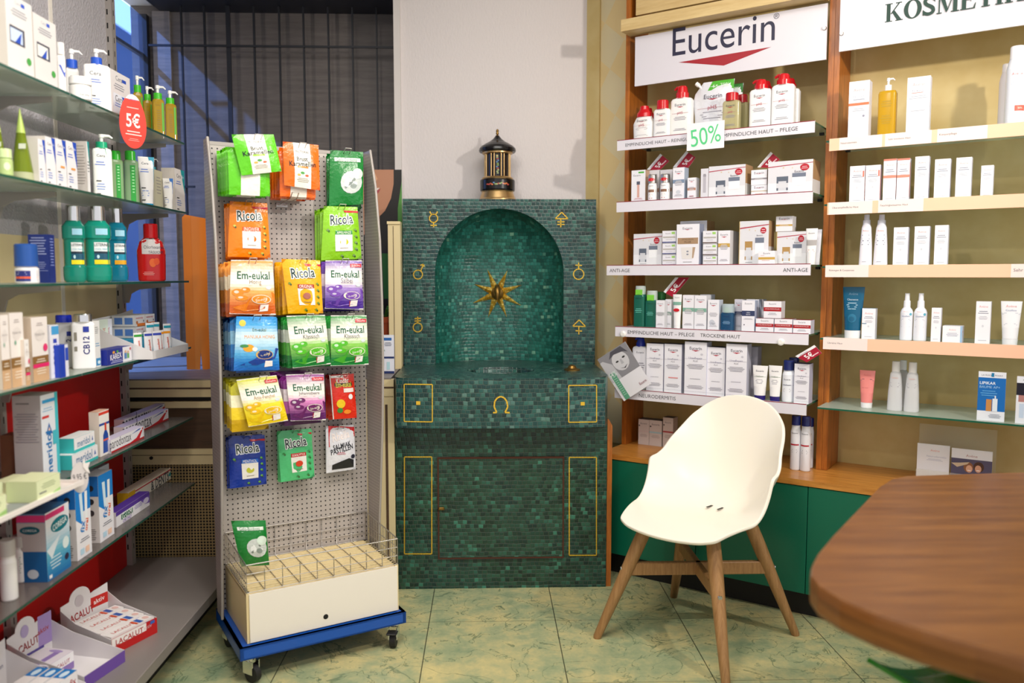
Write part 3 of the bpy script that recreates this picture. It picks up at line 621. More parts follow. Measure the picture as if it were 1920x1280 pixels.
ka, kz = sh(1659, 42.5, .17); kb = sh(1838, 10, .17)[0]
tot = sum(serifs(c)[1]+.02 for c in 'KOSME'); hh = (kb-ka)/tot*.97; it = []; X = ka; w, h = s1-s0, .34
for c in 'KOSMETIK':
    q, w_ = serifs(c)
    for p_ in q: it.append(('p', [((X+a*hh-s0)/w, (kz-zk+b*hh)/h) for a, b in p_], '#06382b'))
    X += (w_+.02)*hh
sg = sign('section_sign', s0, s1, zk, zk+h, .17, it, 'white sign with dark green serif capitals at the top right corner')
s_, z_ = sh(1577, 62, .16); M().loft([(0, .008, .008, 2), (.006, .006, .006, 2)], mat='steel', n=12).obj('clip', sg, (s_-(s0+s1)/2, -.001, z_-zk)).rotation_euler = (pi/2, 0, 0)
# ============================================================= LEFT SHELVING
sv = thing('shelving_unit', 'grey metal wall shelving with glass shelves and a red lower back panel at the left', 'shelving unit', (-1.42, 2.4, 0))
def SB(name, x0, x1, y0, y1, z0, z1, mat, col='#fff', parent=sv, bev=0): return M().box(x0+1.42, x1+1.42, y0-2.4, y1-2.4, z0, z1, col, mat, bev).obj(name, parent)
SB('upper_back_panel', -1.44, -1.42, 1.0, 3.2, 1.42, 2.98, 'grey_wallpaper'); SB('middle_back_panel', -1.44, -1.42, 1.0, 3.2, 1.02, 1.42, 'cream_metal'); SB('lower_back_panel', -1.44, -1.42, 1.0, 3.2, .156, 1.02, 'red_panel')
SB('seam_strip', -1.42, -1.417, 2.78, 2.80, 1.02, 2.98, 'white_metal')
UY = (3.205, 2.385, 1.56)
for y_ in UY:
    m = M().box(-.02, .022, -.016, .016, .156, 2.98, mat='grey_paint')
    for q in range(56): z_ = .22+q*.05; m.box(.0222, .0226, -.002, .002, z_, z_+.02, mat='black'); m.box(.004, .009, -.0165, -.016, z_, z_+.02, mat='black')
    m.obj('upright', sv, (0.0, y_-2.4, 0))
ZL = {1: 1.808, 2: 1.543, 3: 1.277, 4: 1.017, 5: .737, 6: .472, 7: .155}
for i in range(1, 7):
    z = ZL[i]
    for ya_, yb_ in ((2.379, 3.25), (1.5, 2.375)):
        m = M().box(.026, .255, ya_-2.4, yb_-2.4, z-.007, z, '#d0dad0' if i < 5 else '#857e79', 'shelf_glass'); m.box(.2545, .2555, ya_-2.4, yb_-2.4, z-.007, z, '#1f4f42', 'gloss'); m.obj('glass_shelf', sv)  # lower levels tinted darker: brownish reflections put into the glass colour
    for y_ in UY:
        M().add([(a, b, c) for b in (-.004, .004) for a, c in ((.02, z-.085), (.02, z-.009), (.2, z-.009), (.2, z-.022), (.08, z-.034), (.05, z-.05), (.04, z-.085))],
                [(0, 1, 2, 3, 4, 5, 6), (13, 12, 11, 10, 9, 8, 7)]+[(k, (k+1) % 7, (k+1) % 7+7, k+7) for k in range(7)], mat='grey_paint').obj('bracket', sv, (0, y_-2.4, 0))
SB('base_shelf', -1.44, -.99, 1.0, 3.285, .118, .155, 'base_grey', bev=.002); SB('plinth_shade', -1.44, -1.08, 1.0, 3.28, .0, .118, 'black')  # black block paints in the shade under the base shelf
# ============================================================= CHAIR
def chair(loc, rot):
    t = thing('shell_chair', 'white plastic shell chair with four splayed oak legs in front of the cabinet', 'chair', loc, rot)
    prof = [(.285, .418), (.24, .442), (.15, .450), (.0, .436), (-.10, .430), (-.170, .445), (-.215, .49), (-.245, .56), (-.272, .65), (-.296, .74), (-.312, .81), (-.322, .865)]
    cum = [0]
    for a, b in zip(prof[:-1], prof[1:]): cum.append(cum[-1]+hypot(b[0]-a[0], b[1]-a[1]))
    def at(v):
        d = v*cum[-1]
        for i in range(len(prof)-1):
            if d <= cum[i+1]+1e-9: k = (d-cum[i])/(cum[i+1]-cum[i]); k = min(1, max(0, k)); return tuple(prof[i][j]+(prof[i+1][j]-prof[i][j])*k for j in (0, 1))
        return prof[-1]
    def smooth(v): 
        q = [at(min(1, max(0, v+dv))) for dv in (-.08, -.04, 0, .04, .08)]; return tuple(sum(p[j] for p in q)/5 for j in (0, 1))
    def it(v, t): 
        for (a, x), (b, y) in zip(t[:-1], t[1:]):
            if v <= b: k = (v-a)/(b-a); k = k*k*(3-2*k); return x+(y-x)*k
        return t[-1][1]
    N = 28; vs = []
    for j in range(N+1):
        for i in range(N+1):
            a, b = -1+2*i/N, -1+2*j/N; bl = .72
            U = a*(1-bl+bl*sqrt(1-b*b/2)); kb = .55+.35*(b+1)/2; Vv = b*(1-kb+kb*sqrt(1-a*a/2))
            v = (Vv+1)/2; fy, fz = smooth(v); fy2, fz2 = smooth(min(1, v+.08)); fy1, fz1 = smooth(max(0, v-.08))
            q_ = min(1, max(0, (v-.2)/.62)); q_ = q_*q_*(3-2*q_)*.35+q_*.65; an_ = radians(-8+84*q_); ny, nz = sin(an_), cos(an_)       # towards the sitter
            wd = it(v, [(0, .25), (.3, .275), (.52, .275), (.8, .262), (1, .23)]); cu = it(v, [(0, 0), (.25, .03), (.5, .185), (.7, .14), (1, .02)])
            k = abs(U)**2.4; X = wd*U*(1-.10*k); vs.append((X, -(fy+ny*cu*k), fz+nz*cu*k))
    m = M(); m.add(vs, [(j*(N+1)+i, j*(N+1)+i+1, (j+1)*(N+1)+i+1, (j+1)*(N+1)+i) for j in range(N) for i in range(N)], mat='white_shell', smooth=True)
    sh_ = m.obj('seat_shell', t); so = sh_.modifiers.new('s', 'SOLIDIFY'); so.thickness = .013; so.offset = 0
    bv = sh_.modifiers.new('b', 'BEVEL'); bv.width = .004; bv.segments = 2; bv.limit_method = 'ANGLE'; bv.angle_limit = 1.0; sh_.modifiers.new('ss', 'SUBSURF').levels = 1
    for x_ in (-.022, .022):
        M().add([(x_-.006, .095, .4515), (x_+.003, .090, .4515), (x_+.005, .132, .4515), (x_-.003, .138, .4515)], [(0, 1, 2, 3)], mat='black').obj('drain_slot', sh_)
    tops = [(-.13, -.13), (.13, -.13), (.13, .13), (-.13, .13)]; feet = [(-.255, -.255), (.255, -.255), (.255, .255), (-.255, .255)]
    for (a, b), (c, d) in zip(tops, feet):
        lg = M().tube([(c, d, .0), (c, d, .004), (c+(a-c)*.45, d+(b-d)*.45, .19), (c+(a-c)*.8, d+(b-d)*.8, .335), (a, b, .415)], [.013, .0145, .021, .0245, .024], mat='oak_leg', n=16).obj('leg', t)
        z_ = .255; k = z_/.415; M().loft([(0, .008, .008, 2), (.003, .007, .007, 2)], mat='chrome', n=12).obj('bolt', lg, (c+(a-c)*k+(.017 if c > 0 else -.017), d+(b-d)*k+(.017 if d > 0 else -.017), z_)).rotation_euler = (pi/2, 0, atan2(d, c)+pi/2)
    for sgn in (1, -1):
        k = 1-.255/.415; L = hypot(.13+(.125)*k, .13+(.125)*k)
        m = M().box(-L, L, -.011, .011, .232, .278, mat='oak_leg', bev=.003); z0 = 0 if sgn > 0 else .0
        m.obj('cross_bar', t, (0, 0, 0), sgn*pi/4)
    M().box(-.14, .14, -.14, .14, .408, .42, mat='black').obj('seat_plate', t)
chair((.757, 2.825, 0), radians(-45))
# ============================================================= TABLE
zt_ = .745
def onz(px, py, z): r = ray(px, py); t = (z-EYE.z)/r.z; q = EYE+r*t; return q.x, q.y
tb = thing('wooden_table', 'brown wooden table with rounded corners in the right foreground', 'table', (1.25, 1.5, 0))
O = [onz(*q, zt_) for q in ((1700, 891), (1672, 897), (1648, 912), (1560, 1004), (1530, 1040), (1519, 1062), (1519, 1080), (1534, 1100), (1575, 1125), (1640, 1153), (1730, 1184), (1830, 1212), (1920, 1236))]
O = list(reversed(O)); O = [(1.9, O[0][1]-.45)]+O+[(1.5, O[-1][1]+.03), (2.1, O[-1][1]+.01)]
m = M(); n = len(O); cx_ = sum(p[0] for p in O)/n; cy_ = sum(p[1] for p in O)/n
def ins(k): return [(x+(cx_-x)*k, y+(cy_-y)*k) for x, y in O]
lv = [(zt_-.055, .012), (zt_-.047, .002), (zt_-.018, 0), (zt_-.005, .006), (zt_, .012)]
for (z0_, k0), (z1_, k1) in zip(lv[:-1], lv[1:]):
    a = [(x-1.25, y-1.5, z0_) for x, y in ins(k0)]+[(x-1.25, y-1.5, z1_) for x, y in ins(k1)]; m.add(a, [(i, (i+1) % n, n+(i+1) % n, n+i) for i in range(n)], mat='table_wood', smooth=False)
m.add([(x-1.25, y-1.5, zt_) for x, y in ins(.012)], [tuple(range(n))], mat='table_wood'); m.add([(x-1.25, y-1.5, zt_-.055) for x, y in ins(.012)], [tuple(reversed(range(n)))], mat='table_wood')
m.obj('table_top', tb)
for a, b in ((1.30, 1.25), (1.15, 1.85), (1.75, 1.85), (1.75, 1.05)): M().tube([(a-1.25, b-1.5, 0), (a-1.25, b-1.5, zt_-.038)], .028, '#3a3a3c', 'gloss', 12).obj('leg', tb)
gc = thing('green_chair', 'green plastic chair mostly hidden below the wooden table', 'chair', (*[a_+b_ for a_, b_ in zip(onz(1700, 1262, .45), (.14, -.16))], 0), .3)
vs = []; 
for j in range(9):
    for i in range(13):
        a = -1+i/6; b = j/8; vs.append((.19*a, .2-.36*b, .44+.05*abs(a)**2.5+.0*b))
m = M().add(vs, [(j*13+i, j*13+i+1, (j+1)*13+i+1, (j+1)*13+i) for j in range(8) for i in range(12)], '#3f9a35', 'gloss', True); o = m.obj('seat', gc); o.modifiers.new('s', 'SOLIDIFY').thickness = .01
for a, b in ((-.14, -.1), (.14, -.1), (.14, .15), (-.14, .15)): M().tube([(a*1.2, b*1.2, 0), (a, b, .435)], .012, '#d8d8d8', 'steel', 10).obj('leg', gc)
# ============================================================= PRODUCTS
def spot(fr, z, x0, x1, yt, d):
    yb = yt+60
    for _ in range(3):
        ym = (yt+yb)/2; a = fr.hit(x0, ym, d)[0]; b = fr.hit(x1, ym, d)[0]; h = fr.hit((x0+x1)/2, yt, d)[1]-z
        yb = proj(fr.pt((a+b)/2, d, z))[1]
    return (a+b)/2, b-a, h
def blab(base, suf): return base+' '+suf
def carton(fr, z, x0, x1, yt, d, dep, art, label, side='#e9e7ea', top=None, front='#eceaf0', rot=0, group=None, dz=0, h=None, name='carton', cat='box', cap=None, sides=None, off=0):
    s, w, hh = spot(fr, z+dz, x0, x1, yt, d)
    if h: hh = h
    m = M().box(-w/2, w/2, -dep/2, dep/2, .0003, hh, side, 'print')
    m.art([('r', 0, 0, 1, 1, front)]+art, w, hh, lambda x, zz_, o: (x, -dep/2-o, zz_))
    if top: m.add([(-w/2, -dep/2-.0003, hh+.0003), (w/2, -dep/2-.0003, hh+.0003), (w/2, dep/2, hh+.0003), (-w/2, dep/2, hh+.0003)], [(0, 1, 2, 3)], top, 'print')
    sg_ = 1 if fr is CAB else -1
    if sides: m.art(sides, dep, hh, lambda x, zz_, o: (sg_*(w/2+o), sg_*x, zz_))
    return m.obj(name, None, fr.pt(s, d+dep/2+off, z+dz), fr.a+rot, label=label, cat=cat, group=group)
def surfL(rings, tilt=0):
    def f(x, z, o):
        z = min(max(z, rings[0][0]), rings[-1][0])
        for a, b in zip(rings[:-1], rings[1:]):
            if z <= b[0]: k = (z-a[0])/max(1e-6, b[0]-a[0]); rx, ry, p = [a[i]+(b[i]-a[i])*k for i in (1, 2, 3)]; break
        x = max(-rx*.985, min(rx*.985, x)); q = max(0, 1-abs(x/(rx+1e-6))**p); return (x, -ry*q**(1/p)-o, z)
    return f
def vessel(fr, z, x0, x1, yt, d, shape, col, label, art=[], capc='#ffffff', kind='flip', ratio=.6, mat='gloss', capmat='gloss', cat='bottle', name='bottle', rot=0, capfrac=.2, capw=.5, group=None, liquid=None, extra=None):
    """body, cap or pump; x0,x1 and yt are the outline of the body and the very top"""
    s, w, H_ = spot(fr, z, x0, x1, yt, d); r = w/2; ry = r*ratio; hb = H_*(1-capfrac); p = 2.0 if ratio > .95 else 2.8
    if shape == 'rect': rg = [(0, r*.92, ry*.9, p), (.003, r, ry, p), (hb*.86, r, ry, p), (hb*.95, r*.93, ry*.92, p), (hb, r*capw, ry*.7, 2)]
    elif shape == 'square': rg = [(0, r*.94, ry*.94, 5), (.003, r, ry, 5), (hb*.93, r, ry, 5), (hb*.98, r*.9, ry*.9, 4), (hb, r*capw, r*capw, 2)]
    elif shape == 'round': rg = [(0, r*.92, ry*.92, 2), (.003, r, ry, 2), (hb*.84, r, ry, 2), (hb*.93, r*.85, ry*.85, 2), (hb, r*capw, r*capw, 2)]
    elif shape == 'waist': rg = [(0, r*.85, ry*.85, p), (.004, r*.95, ry*.95, p), (hb*.35, r*.98, ry, p), (hb*.7, r, ry, p), (hb*.9, r*.8, ry*.8, p), (hb, r*capw, ry*.7, 2)]
    elif shape == 'flare': rg = [(0, r*.95, ry, p), (.003, r, ry, p), (hb*.5, r*.9, ry*.9, p), (hb*.93, r*.72, ry*.75, p), (hb, r*capw, r*capw, 2)]
    elif shape == 'tube': rg = [(0, r*.72, r*.6, 2), (hb*.3, r*.8, r*.45, 2), (hb*.7, r*.92, r*.2, 2), (hb*.97, r, .002, 2), (hb, r, .0015, 2)]
    elif shape == 'listerine': rg = [(0, r*.8, ry*.8, 3), (.006, r*.95, ry*.95, 3), (hb*.1, r, ry, 3), (hb*.24, r, ry, 3), (hb*.27, r*.88, ry*.88, 3), (hb*.68, r*.88, ry*.88, 3), (hb*.71, r, ry, 3), (hb*.9, r, ry, 3), (hb*.97, r*.7, ry*.7, 2.5), (hb, r*capw, r*capw, 2)]
    base0 = 0
    if shape == 'tube':                                            # stands on its cap
        cz_ = H_*capfrac; rg = [(cz_+a, b, c, e) for a, b, c, e in rg]
    t = thing(name, label, cat, fr.pt(s, d+max(ry, r*.6), z+.0004), fr.a+rot, group)
    m = M().loft(rg, col, mat, 28); 
    if art: z0a, z1a = rg[0][0], rg[-1][0]; sf = surfL(rg); m.art(art, w, z1a-z0a, lambda x, zz_, o: sf(x, zz_+z0a, o+.0004), 'print' if mat != 'foil' else 'foil', sub=5)
    m.obj('body', t)
    if shape == 'tube':
        M().loft([(0, r*.70, r*.6, 2), (cz_*.98, r*.74, r*.62, 2)], capc, capmat, 24).obj('cap', t)
    elif kind == 'flip':
        M().loft([(hb-.002, r*capw*1.02, ry*1.0 if capw > .7 else r*capw, 2.3), (H_-.003, r*capw, ry*.95 if capw > .7 else r*capw*.97, 2.3), (H_, r*capw*.9, ry*.85 if capw > .7 else r*capw*.88, 2.3)], capc, capmat, 24).obj('cap', t)
    elif kind == 'dome':
        k = H_-hb; M().loft([(hb-.002, r*capw, ry*.9, 2.2), (hb+k*.3, r*capw*.95, ry*.85, 2.2), (hb+k*.65, r*capw*.62, ry*.6, 2), (H_-.002, r*capw*.55, ry*.55, 2), (H_, r*capw*.45, ry*.4, 2)], capc, capmat, 24).obj('cap', t)
    elif kind == 'spray':
        k = H_-hb; M().loft([(hb-.002, r*capw, r*capw, 2), (hb+k*.45, r*capw*.95, r*capw*.95, 2), (hb+k*.5, r*capw*.72, r*capw*.72, 2), (H_, r*capw*.66, r*capw*.66, 2)], capc, capmat, 20).obj('spray_head', t)
    elif kind in ('pump', 'redpump'):
        k = H_-hb; cc, hc = capc if isinstance(capc, tuple) and isinstance(capc[0], str) else (capc, '#f4f4f2'); rr = r*capw
        m = M().loft([(hb-.002, rr, rr, 2), (hb+k*.42, rr, rr, 2), (hb+k*.44, rr*.5, rr*.5, 2)], cc, capmat, 20)
        m.loft([(hb+k*.42, rr*.32, rr*.32, 2), (hb+k*.72, rr*.34, rr*.34, 2), (hb+k*.74, rr*.5, rr*.5, 2), (hb+k*.98, rr*.46, rr*.46, 2)], hc, 'gloss', 16)
        sg_ = -1 if kind == 'redpump' else 1; L = rr*(1.3 if kind == 'redpump' else 1.9)
        m.tube([(0, 0, hb+k*.88), (sg_*L*.7, 0, hb+k*.9), (sg_*L, 0, hb+k*.76)], [rr*.36, rr*.26, rr*.16], hc, 'gloss', 10)
        if kind == 'redpump': m.loft([(hb+k*.4, rr*.9, rr*.9, 2), (H_-.004, rr*.72, rr*.72, 2), (H_, rr*.6, rr*.6, 2)], cc, 'gloss', 20)
        m.obj('pump', t)
        if liquid: M().tube([(0, 0, .008), (0, 0, hb)], .0018, '#f2f2e0', 'clear', 6).obj('dip_tube', t)
    if extra: extra(t, w, H_, hb, r, ry)
    return t
EUD, EUR = '#4a4658', '#b01d38'
def eu(band=None, bc=None, y=.86, w=.62, lines=True, name=None, nc='#b05060'):
    a = [('T', 'Eucerin', .5, y, w, EUD), ('p', [(.5-w*.4, y-.055), (.5+w*.4, y-.055), (.5, y-.085)], EUR)]
    if band: a += [('r', 0, band, 1, .11, bc)]+[('L', .2, band+.06, .6, 2, .04, '#e9e4e0')]
    if name: a += [('r', 0, y-.235, 1, .005, '#c08a90'), ('T', name, .5, y-.225, .4, nc)]
    if lines: a += [('L', .12, y-.32, .76, 4, .035, '#8d8994'), ('L', .15, .16, .7, 2, .035, '#9a969f')]
    return a
def av(w=.6, y=.84, c='#e39a96', band=None, bc='#f0907a', nm=True):
    a = [('T', 'Avène', .5, y, w, c)]
    if nm: a += [('L', .15, y-.12, .7, 2, .045, '#8a90a0'), ('L', .2, y-.24, .6, 3, .03, '#b5b8c2'), ('e', .5, .42, .07, .03, '#d5d8df'), ('L', .15, .08, .7, 1, .03, '#b9bcc6')]
    if band: a += [('r', 0, band, 1, .06, bc)]
    return a
# price flags: tilted red card with a white strip
def flag(fr, q, d, label, z=0):
    pts = [fr.hit(*p, d) for p in q]; s0 = sum(p[0] for p in pts)/4; z0 = sum(p[1] for p in pts)/4
    (ax, az), (bx, bz), (cx, cz), (dx, dz) = [(a-s0, b-z0) for a, b in pts]      # lower left, upper left, upper right, lower right
    def P(u, v, o=0): return ((ax+(dx-ax)*u)*(1-v)+(bx+(cx-bx)*u)*v, -o, (az+(dz-az)*u)*(1-v)+(bz+(cz-bz)*u)*v)
    m = M().prism([P(0, 0)[::2], P(0, 1)[::2], P(1, 1)[::2], P(1, 0)[::2]], 0, .001, '#f0eef0')
    L = hypot(bx-ax, bz-az); Wd = hypot(dx-ax, dz-az)
    # lettering runs along the long side
    sf = lambda x, y, o: P(1-y/Wd, x/L+.5, o)
    m.art([('r', 0, 0, 1, .76, '#a81230'), ('T', '5€', .42, .42, .42, '#ffffff', 0, .02), ('r', .6, .18, .3, .1, '#e9c5cc'), ('L', .1, .84, .5, 2, .06, '#9a8f98')], L, Wd, sf)
    return m.obj('price_flag', None, fr.pt(s0, d, z0), fr.a, label=label, cat='price tag', group='red price flags on the shelves')
# ---- shelf 1
z = ZE[1]; S1 = 'on top red-striped shelf'
eb = lambda name='pH5': [('T', 'Eucerin', .5, .82, .5, EUD), ('p', [(.33, .77), (.67, .77), (.5, .745)], EUR), ('r', .1, .6, .8, .006, '#c88a90'), ('T', name, .5, .6, .26, '#b85a68'), ('L', .2, .5, .6, 3, .035, '#9a97a2'), ('L', .2, .2, .6, 2, .035, '#9a97a2')]
vessel(CAB, z, 1184, 1222, 197, .10, 'waist', '#f2efec', 'short white wash bottle with red dome cap, leftmost '+S1, eb(), '#c8141e', 'dome', capfrac=.31, capw=.72)
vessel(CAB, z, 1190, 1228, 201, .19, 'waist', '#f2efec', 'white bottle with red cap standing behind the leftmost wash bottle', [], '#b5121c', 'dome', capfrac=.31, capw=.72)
def flagst(t, w, H_, hb, r, ry): M().box(-r*.4, r*.4, -ry-.0012, -ry, hb+(H_-hb)*.25, hb+(H_-hb)*.8, '#e8e8f0').box(-r*.3, r*.05, -ry-.0016, -ry-.0012, hb+(H_-hb)*.35, hb+(H_-hb)*.7, '#28407a').obj('cap_sticker', t)
vessel(CAB, z, 1223.5, 1253.5, 187, .10, 'square', '#f3f1ef', 'narrow white bottle with red flip cap carrying a small sticker', eb(), '#c8141e', 'flip', capfrac=.225, capw=.66, ratio=.5, extra=flagst)
vessel(CAB, z, 1255, 1294, 160, .11, 'square', '#f3f1ee', 'white lotion bottle with red pump beside the white refill pouch', eb(), ('#c8141e', '#c8141e'), 'redpump', capfrac=.235, capw=.58, ratio=.5)
def pouch(x0, x1, yt, d, label, spout=True, topc='#4faf2e'):
    s, w, h = spot(CAB, z, x0, x1, yt, d); t = thing('refill_pouch', label, 'pouch', CAB.pt(s, d+.03, z+.0004), CAB.a); m = M(); vs = []
    N = 10
    for sd in (1, -1):
        for j in range(N+1):
            for i in range(9):
                u = -1+i/4; v = j/N; cut = .42*max(0, (v-.78)/.22) if spout else 0
                X = u*w/2; X = max(X, -w/2+cut*w/2*1.05); th_ = .026*(1-v)**.6*(1-abs(u)**3)+.0008; vs.append((X*(1-.04*sin(v*9+u)), -sd*th_, h*v))
    k = (N+1)*9
    m.add(vs, [(b+j*9+i, b+j*9+i+1, b+(j+1)*9+i+1, b+(j+1)*9+i) for b in (0, k) for j in range(N) for i in range(8)], '#dfe0e6', 'foil', True)
    def sf(x, zz_, o): v = min(1, max(0, zz_/h)); u = x/(w/2); return (x, -(.026*(1-v)**.6*max(0, 1-abs(u)**3)+.0016)-o, zz_)
    m.art([('p', [(.36, .83), (1, .83), (1, 1), (.46, 1)], topc), ('T', '6× 75%', .68, .91, .4, '#d9f0cf'), ('T', 'Eucerin', .5, .72, .46, EUD), ('p', [(.36, .675), (.64, .675), (.5, .65)], EUR), ('r', .1, .5, .8, .005, '#c88a90'), ('T', 'pH5', .5, .5, .22, '#b85a68'), ('L', .2, .42, .6, 4, .04, '#9a97a2')], w, h, sf, 'print', sub=6)
    m.obj('pouch_body', t)
    if spout: M().tube([(-w*.30, 0, h*.88), (-w*.42, 0, h*.98)], .006, '#f4f2f0', 'gloss', 10).tube([(-w*.39, 0, h*.955), (-w*.46, 0, h*1.0)], .009, '#f4f2f0', 'gloss', 10).obj('spout', t)
pouch(1297, 1371, 150, .13, 'white foil refill pouch with green top edge and corner spout'); pouch(1330, 1388, 157, .21, 'second refill pouch with dark green edge behind the white one', False, '#2f7a2c')
vessel(CAB, z, 1353, 1385, 173, .09, 'square', '#cfc694', 'clear bottle of pale oil with red cap in front of the pouch', eb(), '#c01520', 'flip', capfrac=.2, capw=.7, ratio=.55, mat='clear')
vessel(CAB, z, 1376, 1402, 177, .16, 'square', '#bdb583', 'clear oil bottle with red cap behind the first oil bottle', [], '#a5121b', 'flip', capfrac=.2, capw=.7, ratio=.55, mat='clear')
vessel(CAB, z, 1403, 1443.5, 148, .10, 'square', '#f4f2f0', 'white lotion bottle with red pump, left of the tallest one', eb(), ('#c8141e', '#c8141e'), 'redpump', capfrac=.19, capw=.62, ratio=.5)
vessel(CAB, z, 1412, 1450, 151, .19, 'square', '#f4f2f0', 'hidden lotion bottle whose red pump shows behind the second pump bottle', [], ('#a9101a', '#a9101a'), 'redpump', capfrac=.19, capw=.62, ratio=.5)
vessel(CAB, z, 1444.5, 1487, 137, .10, 'square', '#f5f4f3', 'tallest white lotion bottle with red pump at right of '+'top red-striped shelf', eb(), ('#c8141e', '#c8141e'), 'redpump', capfrac=.20, capw=.62, ratio=.5)
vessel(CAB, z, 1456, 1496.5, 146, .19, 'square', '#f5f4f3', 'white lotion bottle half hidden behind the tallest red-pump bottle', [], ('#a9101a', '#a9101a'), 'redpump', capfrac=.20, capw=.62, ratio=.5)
s, w, h = CAB.hit(1288, 254, .055)[0], 0, 0; s1_ = CAB.hit(1358, 254, .055)[0]; zt2 = CAB.hit(1320, 229, .055)[1]; zb2 = CAB.hit(1320, 280, .055)[1]; w = s1_-s; h = zt2-zb2
M().box(-w/2, w/2, 0, .001, 0, h, '#efedf0').art([('T', '50%', .5, .5, .8, '#58cf86', .12, -.012, 1.25, 4)], w, h).obj('discount_card', None, CAB.pt(s+w/2, .055, zb2), CAB.a, label='white paper card handwritten with a pale green discount', cat='sign')
# ---- shelf 2
z = ZE[2]; B = lambda *a, **k: carton(CAB, z, *a, **k)
B(1184, 1210, 319, .10, .04, [('T', 'Eucerin', .4, .84, .5, EUD), ('r', .5, .9, .4, .05, '#4fae3a'), ('r', .42, .15, .16, .5, '#d9a79a'), ('r', .38, .55, .24, .1, '#55586a'), ('L', .2, .12, .6, 2, .03, '#c05060')], 'narrow white carton with pink bottle picture, leftmost on second red-striped shelf', side='#c7a489')
def stick(x0, x1, yt, d, label, red): 
    def ex(t, w, H_, hb, r, ry):
        sf = lambda x, zz_, o: (x, -sqrt(max(1e-9, r*r*.98-x*x))-o-.0006, zz_+hb)
        M().art([('e', .5, .35, .42, .2, '#d0202c')], w, (H_-hb), sf, 'gloss', sub=4).obj('red_sticker', t)
    vessel(CAB, z, x0, x1, yt, d, 'round', '#f1efee', label, [('T', 'Eucerin', .5, .82, .5, EUD), ('r', .02, .48, .96, .14, '#8a6650'), ('L', .25, .36, .5, 2, .05, '#b09a8c'), ('L', .25, .15, .5, 1, .08, '#b52a36')], '#c3c4c8', 'flip', 1, capfrac=.3, capw=.92, capmat='steel', extra=ex)
stick(1212, 1228, 327, .085, 'slim white airless bottle with silver cap, left one of the pair', 1); stick(1235, 1252, 326, .085, 'slim white airless bottle with silver cap, right one of the pair', 1)
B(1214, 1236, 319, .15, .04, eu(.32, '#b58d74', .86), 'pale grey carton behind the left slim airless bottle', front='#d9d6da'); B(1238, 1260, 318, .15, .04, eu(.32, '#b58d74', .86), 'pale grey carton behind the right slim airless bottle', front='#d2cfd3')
B(1261.5, 1283, 314, .10, .045, eu(.52, '#7c8ea8', .88)+[('e', .5, .25, .2, .06, '#cfd2da')], 'tall carton with grey-blue band, middle left of second red-striped shelf', side='#b9c6da')
B(1289, 1304.5, 333, .10, .04, eu(.42, '#c08a72', .88)+[('L', .2, .14, .6, 1, .05, '#c0303a')], 'small white carton with rust band beside the tall grey-blue banded one')
flag(CAB, [(1213, 318), (1238, 288), (1255, 302), (1237, 319)], .17, 'red five euro flag above the slim airless bottles, left one of two')
flag(CAB, [(1261.6, 313.6), (1286.6, 283), (1304.5, 295), (1291, 314)], .17, 'red five euro flag above the grey-blue banded carton')
flag(CAB, [(1420, 313.6), (1445, 284.5), (1462.6, 299), (1444, 315)], .19, 'red five euro flag behind the large gift box')
def gift(x0, x1, yt, d, label, dep, z, gold=False, tall=False):
    g_ = '#b08a52' if gold else '#5e6675'
    a = [('r', 0, 0, 1, .35, '#e9e8ec'), ('p', [(0, .82), (1, .90), (1, .92), (0, .85)], '#b04050'), ('r', .2, .12, .26, .42, g_), ('r', .24, .12, .18, .28, '#cfd0d6'), ('r', .2, .2, .26, .14, '#d5d5da'), ('r', .55, .25, .3, .32, '#f4f4f6'), ('r', .55, .5, .3, .12, '#70788a'), ('T', 'Eucerin', .7, .67, .2, EUD),
         ('e', .82, .78, .1, .1 if not tall else .07, '#b5152a'), ('L', .75, .79, .14, 2, .05, '#e8c0c6'), ('e', .35, .8, .02, .02, '#d9c6a0'), ('e', .55, .78, .015, .015, '#d9c6a0'), ('L', .2, .06, .3, 1, .03, '#8d8994')]
    if gold: a += [('r', 0, 0, .02, 1, '#cdb070')]
    return carton(CAB, z, x0, x1, yt, d, dep, a, label, side='#b9936a', front='#dcdbe0', name='gift_box', sides=[('r', 0, 0, 1, .42, '#e4e1e0')])
B(1314, 1328, 316, .10, .05, [('r', .3, .2, .4, .6, '#b9b5bd'), ('L', .3, .8, .4, 2, .05, '#555')], 'narrow grey carton left of the silver-picture gift box', front='#dcdae0')
gift(1329, 1397.5, 310, .10, 'silver cream gift box in middle of second red-striped shelf', .09, z)
B(1408.5, 1438, 347, .11, .05, eu(.4, '#c9b8a4', .8, lines=False)+[('L', .2, .2, .6, 2, .07, '#d88a4a')], 'small white carton under another, between the two silver gift boxes')
B(1408.5, 1438, 317, .11, .05, eu(.35, '#8e8a92', .8, lines=False), 'small white carton on top of another, between the two silver gift boxes', dz=CAB.hit(1423, 347, .11)[1]-z+.001, h=.058)
gift(1440, 1524, 301, .10, 'large silver cream gift box at right of second red-striped shelf', .11, z)
